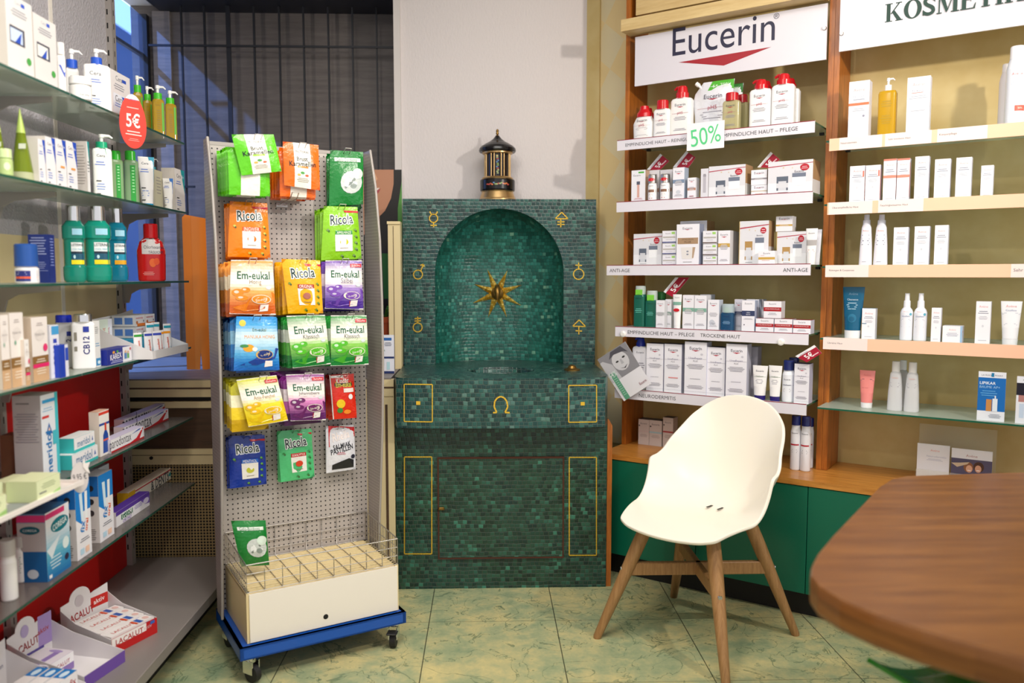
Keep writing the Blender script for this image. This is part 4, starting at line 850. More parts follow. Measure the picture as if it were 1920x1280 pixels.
# ---- shelf 3
z = ZE[3]
gift(1188, 1241, 438, .12, 'silver gift box at left of the third red-striped shelf', .06, z)
def stack3(x0, x1, tops, d, nm, bc, zz_, dep=.05, f='#e8e6ec'):
    tz = [CAB.hit((x0+x1)/2, t, d)[1] for t in tops]+[zz_]
    for i in range(len(tops)):
        carton(CAB, zz_, x0, x1, tops[i], d, dep, [('T', 'Eucerin', .42, .78, .36, EUD), ('r', .68, .72, .24, .18, '#9fd06a'), ('r', .05, .42, .9, .12, '#b9b4ae'), ('r', 0, .04, 1, .08, bc), ('L', .2, .28, .6, 1, .06, '#9a97a2')],
               ('top', 'middle', 'bottom')[i]+' '+nm, dz=tz[i+1]-zz_+(.0005 if i < 2 else 0), h=tz[i]-tz[i+1]-.0015, front=f)
stack3(1242, 1267.5, (432, 456, 477), .10, 'small white carton in the stack left of the tall measuring-cup carton', '#2f3a7c', z)
carton(CAB, z, 1268.5, 1311, 420, .09, .05, [('T', 'Eucerin', .48, .9, .42, EUD), ('p', [(.36, .872), (.6, .872), (.48, .855)], EUR), ('r', .05, .52, .9, .15, '#a98a6c'), ('T', 'HYALURON', .5, .63, .5, '#5e4a38'), ('T', 'FILLER', .5, .57, .3, '#5e4a38'), ('p', [(.2, .44), (.8, .44), (.74, .16), (.26, .16)], '#e4dfdc'), ('p', [(.72, .44), (.84, .44), (.76, .18), (.70, .18)], '#b59a80'), ('e', .5, .34, .05, .02, '#8a8e9c'), ('e', .5, .27, .05, .02, '#8a8e9c'), ('r', .3, .08, .4, .01, '#888')], 'tall white carton with tan band and measuring-cup picture', side='#9aa0b8')
carton(CAB, z, 1275, 1325, 414, .17, .09, [], 'white and kraft gift box behind the measuring-cup carton', side='#a8855c', front='#dcdbe2', name='gift_box')
stack3(1318, 1344, (432, 457, 479), .10, 'small white carton in the stack right of the measuring-cup carton', '#5a4438', z)
carton(CAB, z, 1346.5, 1368.5, 432, .10, .04, eu(.52, '#c9a24c', .88), 'white carton with gold band, foremost of its row'); 
for i in range(3): carton(CAB, z, 1351+i*5.5, 1373+i*5.5, 433+i, .145+.042*i, .04, eu(.52, '#c9a24c', .88), ('second', 'third', 'last')[i]+' white gold-banded carton counting back in the row', side='#cfd3e2')
gift(1386, 1441, 414, .12, 'tall gold-edged gift box on the third red-striped shelf', .07, z, True, True)
carton(CAB, z, 1422, 1453, 470, .085, .03, [('T', 'Eucerin', .5, .82, .4, EUD), ('r', 0, .38, 1, .17, '#c9a24c'), ('L', .15, .3, .6, 1, .06, '#d88a4a'), ('L', .1, .66, .3, 1, .05, '#c06070')], 'small gold-banded carton in front of the gold-edged gift box')
gift(1456, 1512, 434, .14, 'wide gold-jar gift box at right of the third red-striped shelf', .07, z, True)
zz2 = CAB.hit(1470, 434, .14)[1]; carton(CAB, z, 1455, 1486, 404, .145, .05, eu(.35, '#c9a24c', .85, lines=False), 'small gold-banded carton lying on top of the wide gift box', dz=zz2-z+.001, h=.058)
vessel(CAB, z, 1509, 1531, 428, .09, 'tube', '#eeecea', 'pale upright tube with silver band at right end, third shelf', [('T', 'Eucerin', .5, .86, .5, EUD), ('r', 0, .5, 1, .16, '#a9a4a2'), ('L', .2, .36, .6, 2, .05, '#c9a08a')], '#efedeb', cat='tube', name='tube', capfrac=.06)
vessel(CAB, z, 1517, 1539, 430, .14, 'tube', '#e3e3ea', 'second pale tube behind the silver-banded tube', [], '#e0e0e8', cat='tube', name='tube', capfrac=.06)
# ---- shelf 4
z = ZE[4]
for i, (a, b, t_, nm) in enumerate(((1187, 1207.5, 536, 'left teal clear bottle with transparent pump cap, fourth shelf'), (1208.5, 1229.5, 545, 'right teal clear bottle with square transparent cap, fourth shelf'), )):
    def ex(t, w, H_, hb, r, ry): M().box(-r*.6, r*.6, -r*.8, r*.6, hb*.98, hb+(H_-hb)*.55, '#7ed046', 'gloss').obj('green_collar', t)
    vessel(CAB, z, a, b, t_, .10, 'square', '#1f7a66', nm, [('T', 'Eucerin', .5, .88, .5, '#20463e'), ('L', .2, .55, .6, 3, .05, '#6fc0b0')], '#dfe8e6', 'flip', .8, mat='clear', capmat='clear', capfrac=.25 if i else .2, capw=.85, extra=ex)
vessel(CAB, z, 1225, 1246, 547, .17, 'square', '#1c6a50', 'third teal bottle standing behind the banded cartons', [], '#2f8a3c', 'flip', .8, mat='clear', capmat='clear', capfrac=.2, capw=.8)
flag(CAB, [(1244, 547), (1266, 520), (1293, 520), (1262, 557)], .13, 'red five euro flag above the green-banded cartons')
G = '#7fae9c'
carton(CAB, z, 1230, 1246, 563, .09, .04, eu(.47, '#c3c6c8', .88), 'thin white carton with pale grey band beside the teal bottles')
carton(CAB, z, 1247.5, 1259, 561, .12, .03, eu(.45, G, .88), 'thin carton with green band partly behind the white tube')
def rs(t, w, H_, hb, r, ry): M().art([('e', .5, .5, .5, .5, '#c81f2c')], w*.7, .014, lambda x, zz_, o: (x, -r*.42-o-.001, H_*.5+zz_), 'gloss', sub=3).obj('red_sticker', t)
vessel(CAB, z, 1259.5, 1276, 552, .085, 'tube', '#f0eeee', 'slim white tube with red oval sticker, fourth shelf', [('T', 'Eucerin', .5, .9, .5, EUD), ('r', 0, .66, 1, .1, G)], '#f2f0ef', cat='tube', name='tube', capfrac=.1, extra=rs)
carton(CAB, z, 1280, 1301, 553, .10, .05, eu(.52, G, .88), 'tall white carton with green band, left of two equal ones'); carton(CAB, z, 1302, 1324.5, 554, .10, .05, eu(.52, G, .88), 'tall white carton with green band, right of two equal ones')
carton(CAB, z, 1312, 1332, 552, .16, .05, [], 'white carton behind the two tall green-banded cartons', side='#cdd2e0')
carton(CAB, z, 1327, 1348, 562, .10, .045, eu(None, None, .88)+[('e', .4, .25, .25, .1, '#c9ccd6'), ('T', 'Hyal', .5, .22, .4, '#8a8a9a')], 'white carton with curved grey print beside the blue bottle', side='#dadfee')
def ex(t, w, H_, hb, r, ry): M().box(-r*.5, r*.3, -ry*.8, ry*.6, hb*.98, hb+(H_-hb)*.55, '#8ed848', 'gloss').obj('green_collar', t)
vessel(CAB, z, 1350, 1374.5, 570, .10, 'square', '#1f5a86', 'short blue bottle with transparent cap on the fourth red-striped shelf', [('T', 'Eucerin', .5, .8, .5, '#2a3f6a'), ('L', .2, .5, .6, 3, .06, '#8ab4d8')], '#cfdde4', 'flip', .75, mat='clear', capmat='clear', capfrac=.32, capw=.9, extra=ex)
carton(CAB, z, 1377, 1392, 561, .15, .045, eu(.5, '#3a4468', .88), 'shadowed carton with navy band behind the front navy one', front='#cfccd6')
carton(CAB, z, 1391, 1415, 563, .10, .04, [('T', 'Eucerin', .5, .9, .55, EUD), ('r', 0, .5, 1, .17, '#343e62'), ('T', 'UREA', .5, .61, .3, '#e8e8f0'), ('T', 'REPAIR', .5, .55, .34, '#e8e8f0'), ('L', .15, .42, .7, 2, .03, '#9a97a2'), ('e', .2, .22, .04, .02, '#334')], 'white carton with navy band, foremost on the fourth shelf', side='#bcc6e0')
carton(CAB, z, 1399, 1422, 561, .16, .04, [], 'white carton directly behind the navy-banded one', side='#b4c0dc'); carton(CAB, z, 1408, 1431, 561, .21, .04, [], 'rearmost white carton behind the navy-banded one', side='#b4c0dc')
hy = [('T', 'Eucerin', .5, .84, .4, EUD), ('r', 0, .4, 1, .24, '#a82028'), ('T', 'HYALURON-FILLER', .5, .54, .8, '#f0d8d8'), ('L', .25, .28, .5, 2, .08, '#9a97a2')]
for i, (a, b, t_) in enumerate(((1417, 1450.5, 597), (1452, 1485.5, 598), (1487, 1520, 600))): carton(CAB, z, a, b, t_, .095, .055, hy, 'low carton with dark red band, '+('left', 'middle', 'right')+' of the bottom three' if False else 'low carton with dark red band, '+('left', 'middle', 'right')[i]+' of the bottom three', side='#cfd2e2', top='#8e2030')
zz2 = CAB.hit(1450, 597, .095)[1]; carton(CAB, z, 1432, 1465, 565, .10, .05, hy, 'low carton with dark red band on top of three others', dz=zz2-z+.001, h=.066, top='#7e1c2a')
# ---- shelf 5
z = ZE[5]; nt = 'UreaRepair'
def ur(w_=.55, y=.88): return [('T', 'Eucerin', .5, y, w_, EUD, 0, .015), ('p', [(.3, y-.035), (.7, y-.035), (.5, y-.06)], EUR), ('e', .78, y-.11, .06, .02, '#c9c6d0'), ('r', 0, y-.2, 1, .003, '#8a8696'), ('T', nt, .5, y-.19, .62, '#8a86a0'), ('T', 'PLUS', .5, y-.24, .2, '#555266'), ('L', .1, y-.31, .8, 4, .025, '#8d8994'), ('L', .2, .3, .6, 1, .02, '#9a97a2'), ('L', .12, .17, .76, 3, .025, '#9a97a2'), ('r', 0, .06, 1, .003, '#a09ca8')]
vessel(CAB, z, 1184, 1211, 634, .12, 'square', '#f1eff2', 'white bottle with blue pump partly behind the hanging portrait card', [('T', 'Eucerin', .6, .86, .5, EUD), ('L', .3, .6, .6, 4, .05, '#8d8994')], ('#1b2f9c', '#1b2f9c'), 'redpump', capfrac=.16, capw=.6, ratio=.6)
for (a, b, t_, d, nm, ds) in ((1212, 1243.5, 644, .10, 'white carton with dark top, first right of the portrait card', 0), (1245.5, 1278, 645, .10, 'white carton with small red line of print on its front', 1), (1283.5, 1324.5, 641, .09, 'tall white carton, left one of the two tallest on fifth shelf', 0), (1325.5, 1359, 651, .10, 'white carton standing between the two tallest cartons', 0), (1361, 1400, 645, .09, 'tall white carton, right one of the two tallest on fifth shelf', 0)):
    carton(CAB, z, a, b, t_, d, .055, ur()+([('r', .25, .3, .55, .02, '#e08a8a')] if ds else []), nm, side='#d0cfe0', top='#2c2848')
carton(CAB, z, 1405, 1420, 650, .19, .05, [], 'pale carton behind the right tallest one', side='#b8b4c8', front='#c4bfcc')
for (a, b, nm) in ((1408, 1437, 'white tapered tube with dark cap, left of two'), (1438.5, 1464, 'white tapered tube with purple cap, right of two')):
    vessel(CAB, z, a, b, 686, .09, 'tube', '#f2f0ee', nm, [('T', 'Eucerin', .5, .82, .5, EUD), ('r', .1, .62, .8, .008, '#8aa08a'), ('T', nt, .5, .64, .5, '#6f7f6f'), ('L', .25, .52, .5, 4, .04, '#9a97a2')], '#2a2070', cat='tube', name='tube', capfrac=.14)
vessel(CAB, z, 1463.5, 1487.5, 676, .10, 'round', '#eef0f4', 'white spray can with dark blue cap beside the rightmost carton', [('T', 'Eucerin', .5, .7, .5, EUD), ('r', .05, .52, .9, .008, '#55597a'), ('T', nt, .5, .53, .6, '#55597a'), ('L', .2, .4, .6, 3, .04, '#8d8994')], '#1c2a66', 'flip', 1, capfrac=.22, capw=.8)
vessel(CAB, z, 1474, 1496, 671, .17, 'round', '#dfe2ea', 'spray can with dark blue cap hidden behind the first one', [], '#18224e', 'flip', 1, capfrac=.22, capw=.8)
carton(CAB, z, 1489, 1517, 682, .10, .055, ur(), 'white carton with navy top at right end of fifth shelf', side='#c4c4dc', top='#2c2848')
flag(CAB, [(1491, 667.6), (1527, 646.5), (1541, 662), (1513, 679)], .075, 'red five euro flag at right end of the fifth shelf')
# hanging portrait card
q = [(1120, 674), (1172, 640), (1221, 719), (1170, 752)]; d = .05
pts = [CAB.hit(*p, d) for p in q]; s0 = sum(p[0] for p in pts)/4; z0 = sum(p[1] for p in pts)/4; pts = [(a-s0, b-z0) for a, b in pts]
def PC(u, v, o=0):
    a = [(pts[0][i]*(1-u)+pts[1][i]*u)*(v)+(pts[3][i]*(1-u)+pts[2][i]*u)*(1-v) for i in (0, 1)]; return (a[0], -o, a[1])
m = M().prism([(a, b) for a, b in pts], 0, .0012, '#e9e6ea')
m.art([('r', 0, .42, 1, .58, '#8e8c90'), ('p', [(.0, .42), (.35, .42), (.3, .75), (.1, .9), (0, .9)], '#c4c2c5'), ('e', .58, .72, .26, .2, '#d2d0d2'), ('p', [(.30, .86), (.45, .98), (.8, .98), (.92, .8), (.8, .86), (.5, .9)], '#55535a'), ('e', .48, .74, .05, .018, '#333'), ('e', .72, .76, .05, .018, '#333'), ('p', [(.58, .75), (.63, .75), (.65, .65), (.56, .65)], '#b4b2b6'), ('p', [(.46, .60), (.58, .565), (.72, .60), (.6, .545)], '#3c3a40'),
       ('r', .06, .16, .16, .36, '#e9e6ea'), ('p', [(.08, 0), (.24, 0), (.24, .6), (.08, .6)], '#5f9f7e'), ('T', '64%', .16, .57, .26, '#dfe8e2', 0, .015), ('L', .1, .5, .12, 10, .045, '#9cc8b0'), ('T', 'Eucerin', .82, .12, .24, '#8a3a48')], 1, 1, lambda x, zz_, o: PC(x+.5, zz_, o))
hc = m.obj('portrait_card', None, CAB.pt(s0, d, z0), CAB.a, label='tilted grey card with smiling face and green stripe hanging from the shelf edge', cat='card')
for px, py, nm in ((1168, 626, 'white round magnet button at left end of the fourth shelf strip'), (1464, 641, 'white round magnet button at right of the fourth shelf strip')):
    a, b = CAB.hit(px, py, .07); o = M().loft([(0, .014, .014, 2), (.006, .013, .013, 2), (.009, .008, .008, 2)], '#f0eee8', 'gloss', 20).obj('magnet_button', None, CAB.pt(a, .0718, b), CAB.a, label=nm, cat='magnet'); o.rotation_euler = (pi/2, 0, CAB.a)
# ---- counter
z = ZE[6]
for i, (a, b, t_) in enumerate(((1197, 1217, 786), (1217.5, 1241, 788), (1243, 1262, 783))):
    carton(CAB, z, a, b, t_, .25+.0*i, .05, [('T', 'Eucerin', .5, .84, .6, EUD), ('r', 0, .5, 1, .05, ('#d8c8c8', '#a8d4e0', '#b04048')[i]), ('L', .15, .4, .7, 3, .04, '#a89c9c'), ('e', .1, .75, .06, .03, '#333')], ('left', 'middle', 'right')[i]+' carton of three standing on the wooden counter by the left post', front='#d9cfcd', side='#b5a5a0', top='#4a4258')
for a, b, t_, d, nm in ((1480, 1499, 780, .13, 'left white spray can with navy cap on the wooden counter'), (1499, 1518, 782, .13, 'right white spray can with navy cap on the wooden counter'), (1508, 1524, 784, .2, 'rear spray can with navy cap on the counter by the post')):
    vessel(CAB, z, a, b, t_, d, 'round', '#e9e9ee', nm, [('T', 'Eucerin', .5, .82, .6, EUD), ('r', .1, .55, .8, .03, '#b5283a'), ('L', .2, .45, .6, 3, .03, '#8d8994')], '#20286a', 'flip', 1, capfrac=.16, capw=.85)
# ============================================================= RIGHT BAY
z = ZA[1]; A = lambda x0, x1, yt, dep, art, label, d=.12, **k: carton(CAB, z, x0, x1, yt, d, dep, art, label, front='#f3f1f6', side='#e2e2ee', **k)
A(1591, 1629, 152, .05, [('T', 'Avène', .5, .85, .56, '#e5a09c'), ('T', 'XeraCalm', .48, .74, .6, '#9aa0b4'), ('L', .15, .68, .7, 1, .03, '#8a90a0'), ('r', 0, .585, 1, .045, '#f07a52'), ('L', .2, .52, .6, 2, .03, '#b5b8c2'), ('e', .75, .4, .06, .02, '#99a')], 'tall white carton with orange band, left end of top peach shelf')
vessel(CAB, z, 1645, 1679, 144, .14, 'square', '#dcae10', 'golden oil bottle with white pump on the top peach shelf', [('L', .2, .75, .6, 3, .05, '#a88a1a'), ('L', .2, .45, .6, 4, .05, '#a88a1a')], ('#f2f2f4', '#f2f2f4'), 'pump', .8, mat='clear', capfrac=.21, capw=.38, liquid=1)
A(1700, 1743, 144, .04, [('T', 'Avène', .5, .87, .55, '#e5a09c'), ('T', 'TriXera', .45, .76, .5, '#8288a0'), ('r', .2, .72, .5, .01, '#e58070'), ('L', .1, .66, .8, 2, .035, '#b5b8c2'), ('T', '®', .45, .48, .16, '#c8cad4'), ('L', .1, .41, .8, 1, .03, '#b5b8c2')], 'tall white carton right of the golden oil bottle')
sv_ = [('T', 'Avène', .55, .76, .5, '#e59a9a'), ('L', .3, .64, .5, 2, .03, '#b8c4d6'), ('r', .5, .22, .5, .08, '#e26a58'), ('T', '50%', .75, .26, .2, '#ffe')]
vessel(CAB, z, 1884, 1925, 84, .12, 'round', '#e9edf4', 'large white spray can in front at the right edge of the picture', sv_, '#f3f3f6', 'flip', 1, capfrac=.15, capw=.7)
vessel(CAB, z, 1871, 1903, 118, .21, 'round', '#e2dde0', 'white spray can half hidden behind the large one', [], '#e9e5e6', 'flip', 1, capfrac=.12, capw=.7)
z = ZA[2]
for a, b, t_, nm, bd_ in ((1593, 1621, 311, 'first white carton from the left on second peach shelf', 0), (1622.5, 1650, 309.5, 'second white carton from the left on second peach shelf', 0), (1656, 1680, 298, 'left one of two cartons with coral bands', 1), (1681.5, 1705, 297, 'right one of two cartons with coral bands', 1), (1715, 1741, 293, 'tallest slim white carton beside the coral-banded pair', 2), (1752, 1781, 298, 'white carton with blue-grey print, left of the bluish white one', 3), (1792, 1821, 295, 'bluish white carton second from right on second peach shelf', 4), (1839, 1862, 310, 'smallest white carton at right of the second peach shelf', 5)):
    art = av(.56, .86, band=.56 if bd_ == 1 else None)+([('r', 0, .96, 1, .04, '#ee8a78'), ('e', .5, .4, .14, .05, '#e0e2ea')] if bd_ == 1 else []); art += [('r', .86, .7, .1, .16, '#f07a68')] if bd_ == 0 else []
    A(a, b, t_, .035, art, nm, sides=([('r', 0, .1, .3, .8, '#ee9a88')] if bd_ in (0, 1) else None))
z = ZA[3]
for a, b, nm in ((1610, 1635, 'tapered white bottle with ribbed cap, left of two'), (1637, 1664, 'tapered white bottle with ribbed cap, right of two')):
    vessel(CAB, z, a, b, 402, .11, 'flare', '#eceaf0', nm+' on third peach shelf', [('T', 'Avène', .5, .86, .45, '#e3a5a2'), ('L', .15, .74, .7, 6, .045, '#6f7890'), ('L', .25, .1, .4, 1, .03, '#99a')], '#dfe2ec', 'spray', .7, capfrac=.2, capw=.58)
for a, b, t_, nm in ((1675, 1702, 426, 'left of three slim white cartons'), (1714, 1742, 424, 'middle of three slim white cartons'), (1752, 1777, 422, 'right of three slim white cartons')): A(a, b, t_, .035, av(.55, .86), nm+' on third peach shelf')
z = ZA[4]
vessel(CAB, z, 1576.5, 1618, 538, .11, 'tube', '#00587a', 'large petrol blue tube standing on a white cap', [('T', 'Avène', .5, .84, .42, '#6a8aa0'), ('T', 'Cleanance', .48, .71, .5, '#cfe4ee'), ('L', .22, .62, .5, 4, .045, '#a8cbdc'), ('e', .5, .28, .2, .1, '#1a6e90'), ('e', .48, .26, .13, .06, '#00587a')], '#f0f0f2', cat='tube', name='tube', capfrac=.16)
A(1616, 1641, 578, .035, av(.6, .84)+[('r', 0, .5, .35, .02, '#1a6f96')], 'small carton with blue top beside the petrol blue tube', top='#1a6f96')
for a, b, nm in ((1686, 1710.5, 'left white spray bottle of the pair on fourth peach shelf'), (1711.5, 1737, 'right white spray bottle of the pair on fourth peach shelf')):
    vessel(CAB, z, a, b, 550, .12, 'round', '#edeef4', nm, [('T', 'Avène', .5, .88, .4, '#e8aaa6'), ('T', 'Cicalfate', .5, .74, .6, '#6a80a8'), ('e', .85, .8, .08, .04, '#5fb4cc'), ('L', .15, .64, .7, 2, .03, '#8088a0'), ('L', .1, .42, .8, 1, .02, '#8088a0')], '#f0f1f6', 'spray', 1, capfrac=.3, capw=.55)
A(1746, 1764, 577, .03, av(.6, .86), 'slim small carton between the spray pair and the low carton'); A(1767, 1804, 611, .06, [('T', 'Avène', .5, .78, .36, '#e8aaa6'), ('L', .2, .55, .6, 3, .08, '#9aa2b8'), ('r', .9, 0, .1, 1, '#9fc0e0')], 'low wide white carton on the fourth peach shelf', sides=[('r', .2, .6, .2, .1, '#e27a72')])
A(1829, 1857, 565, .035, av(.6, .88), 'slim white carton left of the white tube, fourth peach shelf')
vessel(CAB, z, 1874, 1915, 565, .11, 'tube', '#f0f1f4', 'white tube standing on its cap near the right edge', [('T', 'Avène', .5, .87, .5, '#e8aaa6'), ('T', 'Cicalfate', .5, .76, .5, '#98a2bc'), ('L', .1, .68, .8, 2, .03, '#a8b0c4'), ('L', .2, .4, .6, 2, .03, '#a8b0c4')], '#eef0f3', cat='tube', name='tube', capfrac=.14)
z = ZA[5]
vessel(CAB, z, 1609, 1639, 695, .14, 'tube', '#ea8a84', 'pink tube standing on its white cap on the plain glass shelf', [('T', 'Avène', .5, .86, .45, '#d8706c'), ('L', .1, .72, .8, 2, .04, '#5a4a58'), ('L', .15, .45, .5, 1, .04, '#c86a68')], '#f0eef0', cat='tube', name='tube', capfrac=.14)
vessel(CAB, z, 1678, 1704, 676, .24, 'flare', '#cfd0d4', 'clear bottle behind the pair of clear water bottles', [], '#e9ecee', 'flip', .8, mat='clear', capfrac=.2, capw=.5)
for a, b, t_, nm in ((1662.5, 1692, 678, 'left clear water bottle with white cap on the plain glass shelf'), (1694, 1723.5, 680, 'right clear water bottle with white cap on the plain glass shelf')):
    vessel(CAB, z, a, b, t_, .13, 'flare', '#eeeef0', nm, [('T', 'Avène', .5, .84, .4, '#e0b0a8'), ('L', .15, .7, .7, 4, .03, '#7f7a8a')], '#f2efea', 'flip', .8, mat='clear', capfrac=.2, capw=.52)
def leaf(x0, x1, yt, d, label, art, z, h=None, dep=.004, nm='leaflet'):
    return carton(CAB, z, x0, x1, yt, d, dep, art, label, front='#e9ebf2', side='#e0e0e8', name=nm, cat='leaflet')
leaf(1833, 1885, 697, .09, 'blue leaflet standing upright on the plain glass shelf', [('r', 0, .2, 1, .68, '#0f6ab8'), ('T', 'LA ROCHE POSAY', .5, .93, .76, '#3a4460'), ('r', .47, .9, .1, .08, '#1a7aa8'), ('T', 'LIPIKAR', .35, .77, .58, '#e4f0fa', 0, .02), ('T', 'BAUME AP+', .43, .69, .74, '#9fcdf0'), ('L', .1, .6, .6, 3, .045, '#5fa8e0'), ('r', .32, .2, .2, .24, '#c98a4a'), ('r', .55, .2, .18, .26, '#e4ecf4'), ('r', .62, .46, .05, .06, '#e4ecf4'), ('L', .42, .13, .45, 3, .03, '#9098a8')], z)
leaf(1905, 1950, 706, .09, 'dark and white leaflet at the right edge of the plain glass shelf', [('r', 0, .6, 1, .26, '#1a1828'), ('r', .1, .46, .9, .14, '#b8807a'), ('r', .15, .12, .2, .3, '#c8d8ec'), ('L', .2, .92, .6, 1, .03, '#444')], z)
z = ZA[6]
lh = thing('leaflet_holder', 'clear acrylic holder for leaflets on the wooden counter of the right bay', 'leaflet holder', CAB.pt(*CAB.hit(1793, 900, .22)[:1], .22, z+.0005), CAB.a)
s, w, h = spot(CAB, z, 1722, 1868, 800, .25); s2 = CAB.hit(1793, 900, .22)[0]
M().box(s-s2-w/2, s-s2+w/2, .03, .033, 0, h, '#f0f0ea', 'acrylic').obj('back_plate', lh); M().box(s-s2-w/2, s-s2+w/2, -.025, -.022, 0, .05, '#f0f0ea', 'acrylic').box(s-s2-w/2, s-s2+w/2, -.022, .03, 0, .003, '#f0f0ea', 'acrylic').obj('tray', lh)
leaf(1719, 1780, 833, .222, 'white leaflet in left pocket of the acrylic holder', [('T', 'Avène', .55, .84, .28, '#e5a09c'), ('T', 'Neurodermitis', .6, .68, .6, '#b8bcd0'), ('L', .3, .6, .5, 2, .03, '#b8bcd0')], z+.0045)
leaf(1783, 1860, 843, .215, 'leaflet with two laughing long-haired people in the acrylic holder', [('r', 0, 0, 1, .74, '#55506a'), ('T', 'Avène', .5, .83, .28, '#b88a8a'), ('e', .43, .52, .12, .14, '#8a5a3a'), ('e', .68, .55, .13, .14, '#4a3026'), ('p', [(.0, .6), (.15, .5), (.4, .6), (.45, .66), (.2, .62)], '#c8b49a'), ('e', .45, .48, .08, .1, '#d8a68a'), ('e', .67, .5, .08, .1, '#cf9c80'), ('r', .41, .43, .08, .015, '#fff'), ('r', .63, .45, .08, .015, '#fff')], z+.0045)
# ============================================================= SWEET BAGS ON THE STAND
def bul(u, v): e = min(1, max(0, sin(pi*min(1, max(0, (v-.04)/.92)))))**.6; return .011*(1-abs(2*u-1)**3.5)*e
ORD = ('front', 'second', 'third', 'fourth', 'fifth', 'sixth', 'seventh', 'eighth', 'ninth')
def bagmesh(quad, base, art, full=True, top=None, seed=0, t=1.):
    (ax, az), (bx, bz), (cx, cz), (dx, dz) = quad                  # tl tr br bl, local
    R = random.Random(seed); ph = R.random()*6; 
    def B(u, v): return ((dx+(cx-dx)*u)*(1-v)+(ax+(bx-ax)*u)*v, (dz+(cz-dz)*u)*(1-v)+(az+(bz-az)*u)*v)
    def S_(u, v, sgn, o=0): x, z = B(u, v); wr = .0012*sin(9*u+ph+5*v)*min(1, 6*v)*min(1, 6*(1-v)); return (x, sgn*(bul(u, v)*t)+wr-(o if sgn < 0 else 0), z)
    m = M(); nu, nv = 8, 12
    for sgn in (-1, 1):
        vs = [S_(i/nu, j/nv, sgn) for j in range(nv+1) for i in range(nu+1)]
        for j in range(nv):
            c = base if isinstance(base, str) else mix(base[min(len(base)-1, int(j/nv*(len(base))))], base[min(len(base)-1, int(j/nv*len(base)))], 0)
            m.add(vs[j*(nu+1):(j+2)*(nu+1)], [(i, i+1, nu+2+i, nu+1+i) for i in range(nu)], c, 'foil', True)
    if art: m.art(art, 1, 1, lambda x, z, o: S_(min(1, max(0, x+.5)), min(1, max(0, z)), -1, o+.0004), 'foil', sub=8)
    return m
def hookpeg(u, z, v, name='peg_hook'):
    m = M()
    for s_ in (-.011, .011): m.tube([(u+s_, .338, z-.012), (u+s_, v+.02, z), (u+s_, v-.005, z+.018)], .0016, mat='steel', n=6)
    m.tube([(u-.011, v-.005, z+.018), (u+.011, v-.005, z+.018)], .0016, mat='steel', n=6); m.box(u-.02, u+.02, .335, .338, z-.018, z-.006, mat='steel')
    return m
# ------------------------------------------------------------- the stand itself
sd = thing('display_stand', 'grey perforated metal sweets stand on a blue wheeled base left of the fountain', 'display stand', STAND.pt(.28, .18, 0), STAND.a)
P = dict(parent=sd, loc=(-.28, -.18, 0))
m = M().box(0, .565, 0, .37, .086, .091, mat='blue_paint')
for a in ((0, .565, 0, .012), (0, .565, .358, .37), (0, .012, 0, .37), (.553, .565, 0, .37)): m.box(a[0], a[1], a[2], a[3], .086, .126, mat='blue_paint')
m.box(.0, .565, 0, .37, .120, .126, mat='blue_paint'); m.obj('wheeled_base', **P)
for i, (a, b, r_) in enumerate(((.035, .035, .5), (.535, .035, -.6), (.03, .335, .2), (.535, .335, .9))):
    c = M().tube([(0, 0, .086), (0, 0, .07)], .016, mat='chrome', n=12).box(-.016, -.012, -.03, .012, .03, .072, mat='chrome').box(.012, .016, -.03, .012, .03, .072, mat='chrome').box(-.02, .02, -.02, .02, .078, .086, mat='chrome').obj('caster', sd, (a-.28, b-.18, 0), r_)
    M().tube([(-.010, -.016, .029), (.010, -.016, .029)], .0285, mat='rubber', n=20).obj('wheel', c)
    if i == 1: M().box(-.018, .018, -.055, -.02, .056, .062, mat='rubber', bev=.002).obj('brake', c)
# bin
bu0, bu1, bv0, bv1, bz1 = .029, .548, .025, .335, .291
m = M().box(bu0, bu0+.012, bv0, bv1, .127, bz1, mat='cream_metal').box(bu1-.012, bu1, bv0, bv1, .127, bz1, mat='cream_metal').box(bu0, bu1, bv1-.01, bv1, .127, bz1, mat='cream_metal').box(bu0, bu1, bv0+.004, bv1, bz1-.012, bz1-.004, mat='cream_metal')
for i in range(16): a = bv0+.008+i*(bv1-bv0-.02)/16; m.box(bu0+.004, bu1-.004, a, a+.011, bz1-.004, bz1, mat='cream_metal')
bn = m.obj('bin', **P)
M().box(bu0+.008, bu1-.006, bv0-.006, bv0+.003, .130, bz1-.004, mat='white_metal').obj('bin_front', bn)
M().loft([(0, .0085, .0085, 2), (.0006, .0085, .0085, 2)], mat='black', n=20).obj('finger_hole', bn, (bu0+.255, bv0-.0062, .163)).rotation_euler = (pi/2, 0, 0)
m = M(); wr = .0014; z0, z1 = bz1+.002, bz1+.092
U0, U1, V0, V1 = bu0+.002, bu1-.002, bv0, bv1+.0
T_ = lambda *p, r=wr: m.tube(p, r, mat='steel', n=6)
for z_, r_ in ((z1, .0022), (z0+.06, wr), (z0+.03, wr), (z0, wr)):
    T_((U0, V0, z_), (U1, V0, z_), r=r_); T_((U0, V1, z_+(.02 if z_ == z1 else 0)), (U1, V1, z_+(.02 if z_ == z1 else 0)), r=r_); T_((U0, V0, z_), (U0, V1, z_+(.02 if z_ == z1 else 0)), r=r_); T_((U1, V0, z_), (U1, V1, z_+(.02 if z_ == z1 else 0)), r=r_)
for i in range(1, 9): u = U0+(U1-U0)*i/9; T_((u, V0, z1-.02 if i else z1), (u, V0, z0), (u, V1, z0), (u, V1, z1+.02))
for i in range(15): v = V0+(V1-V0)*i/14; T_((U0, v, z1+.02*i/14), (U0, v, z0)); T_((U1, v, z1+.02*i/14), (U1, v, z0))
m.obj('wire_basket', bn)
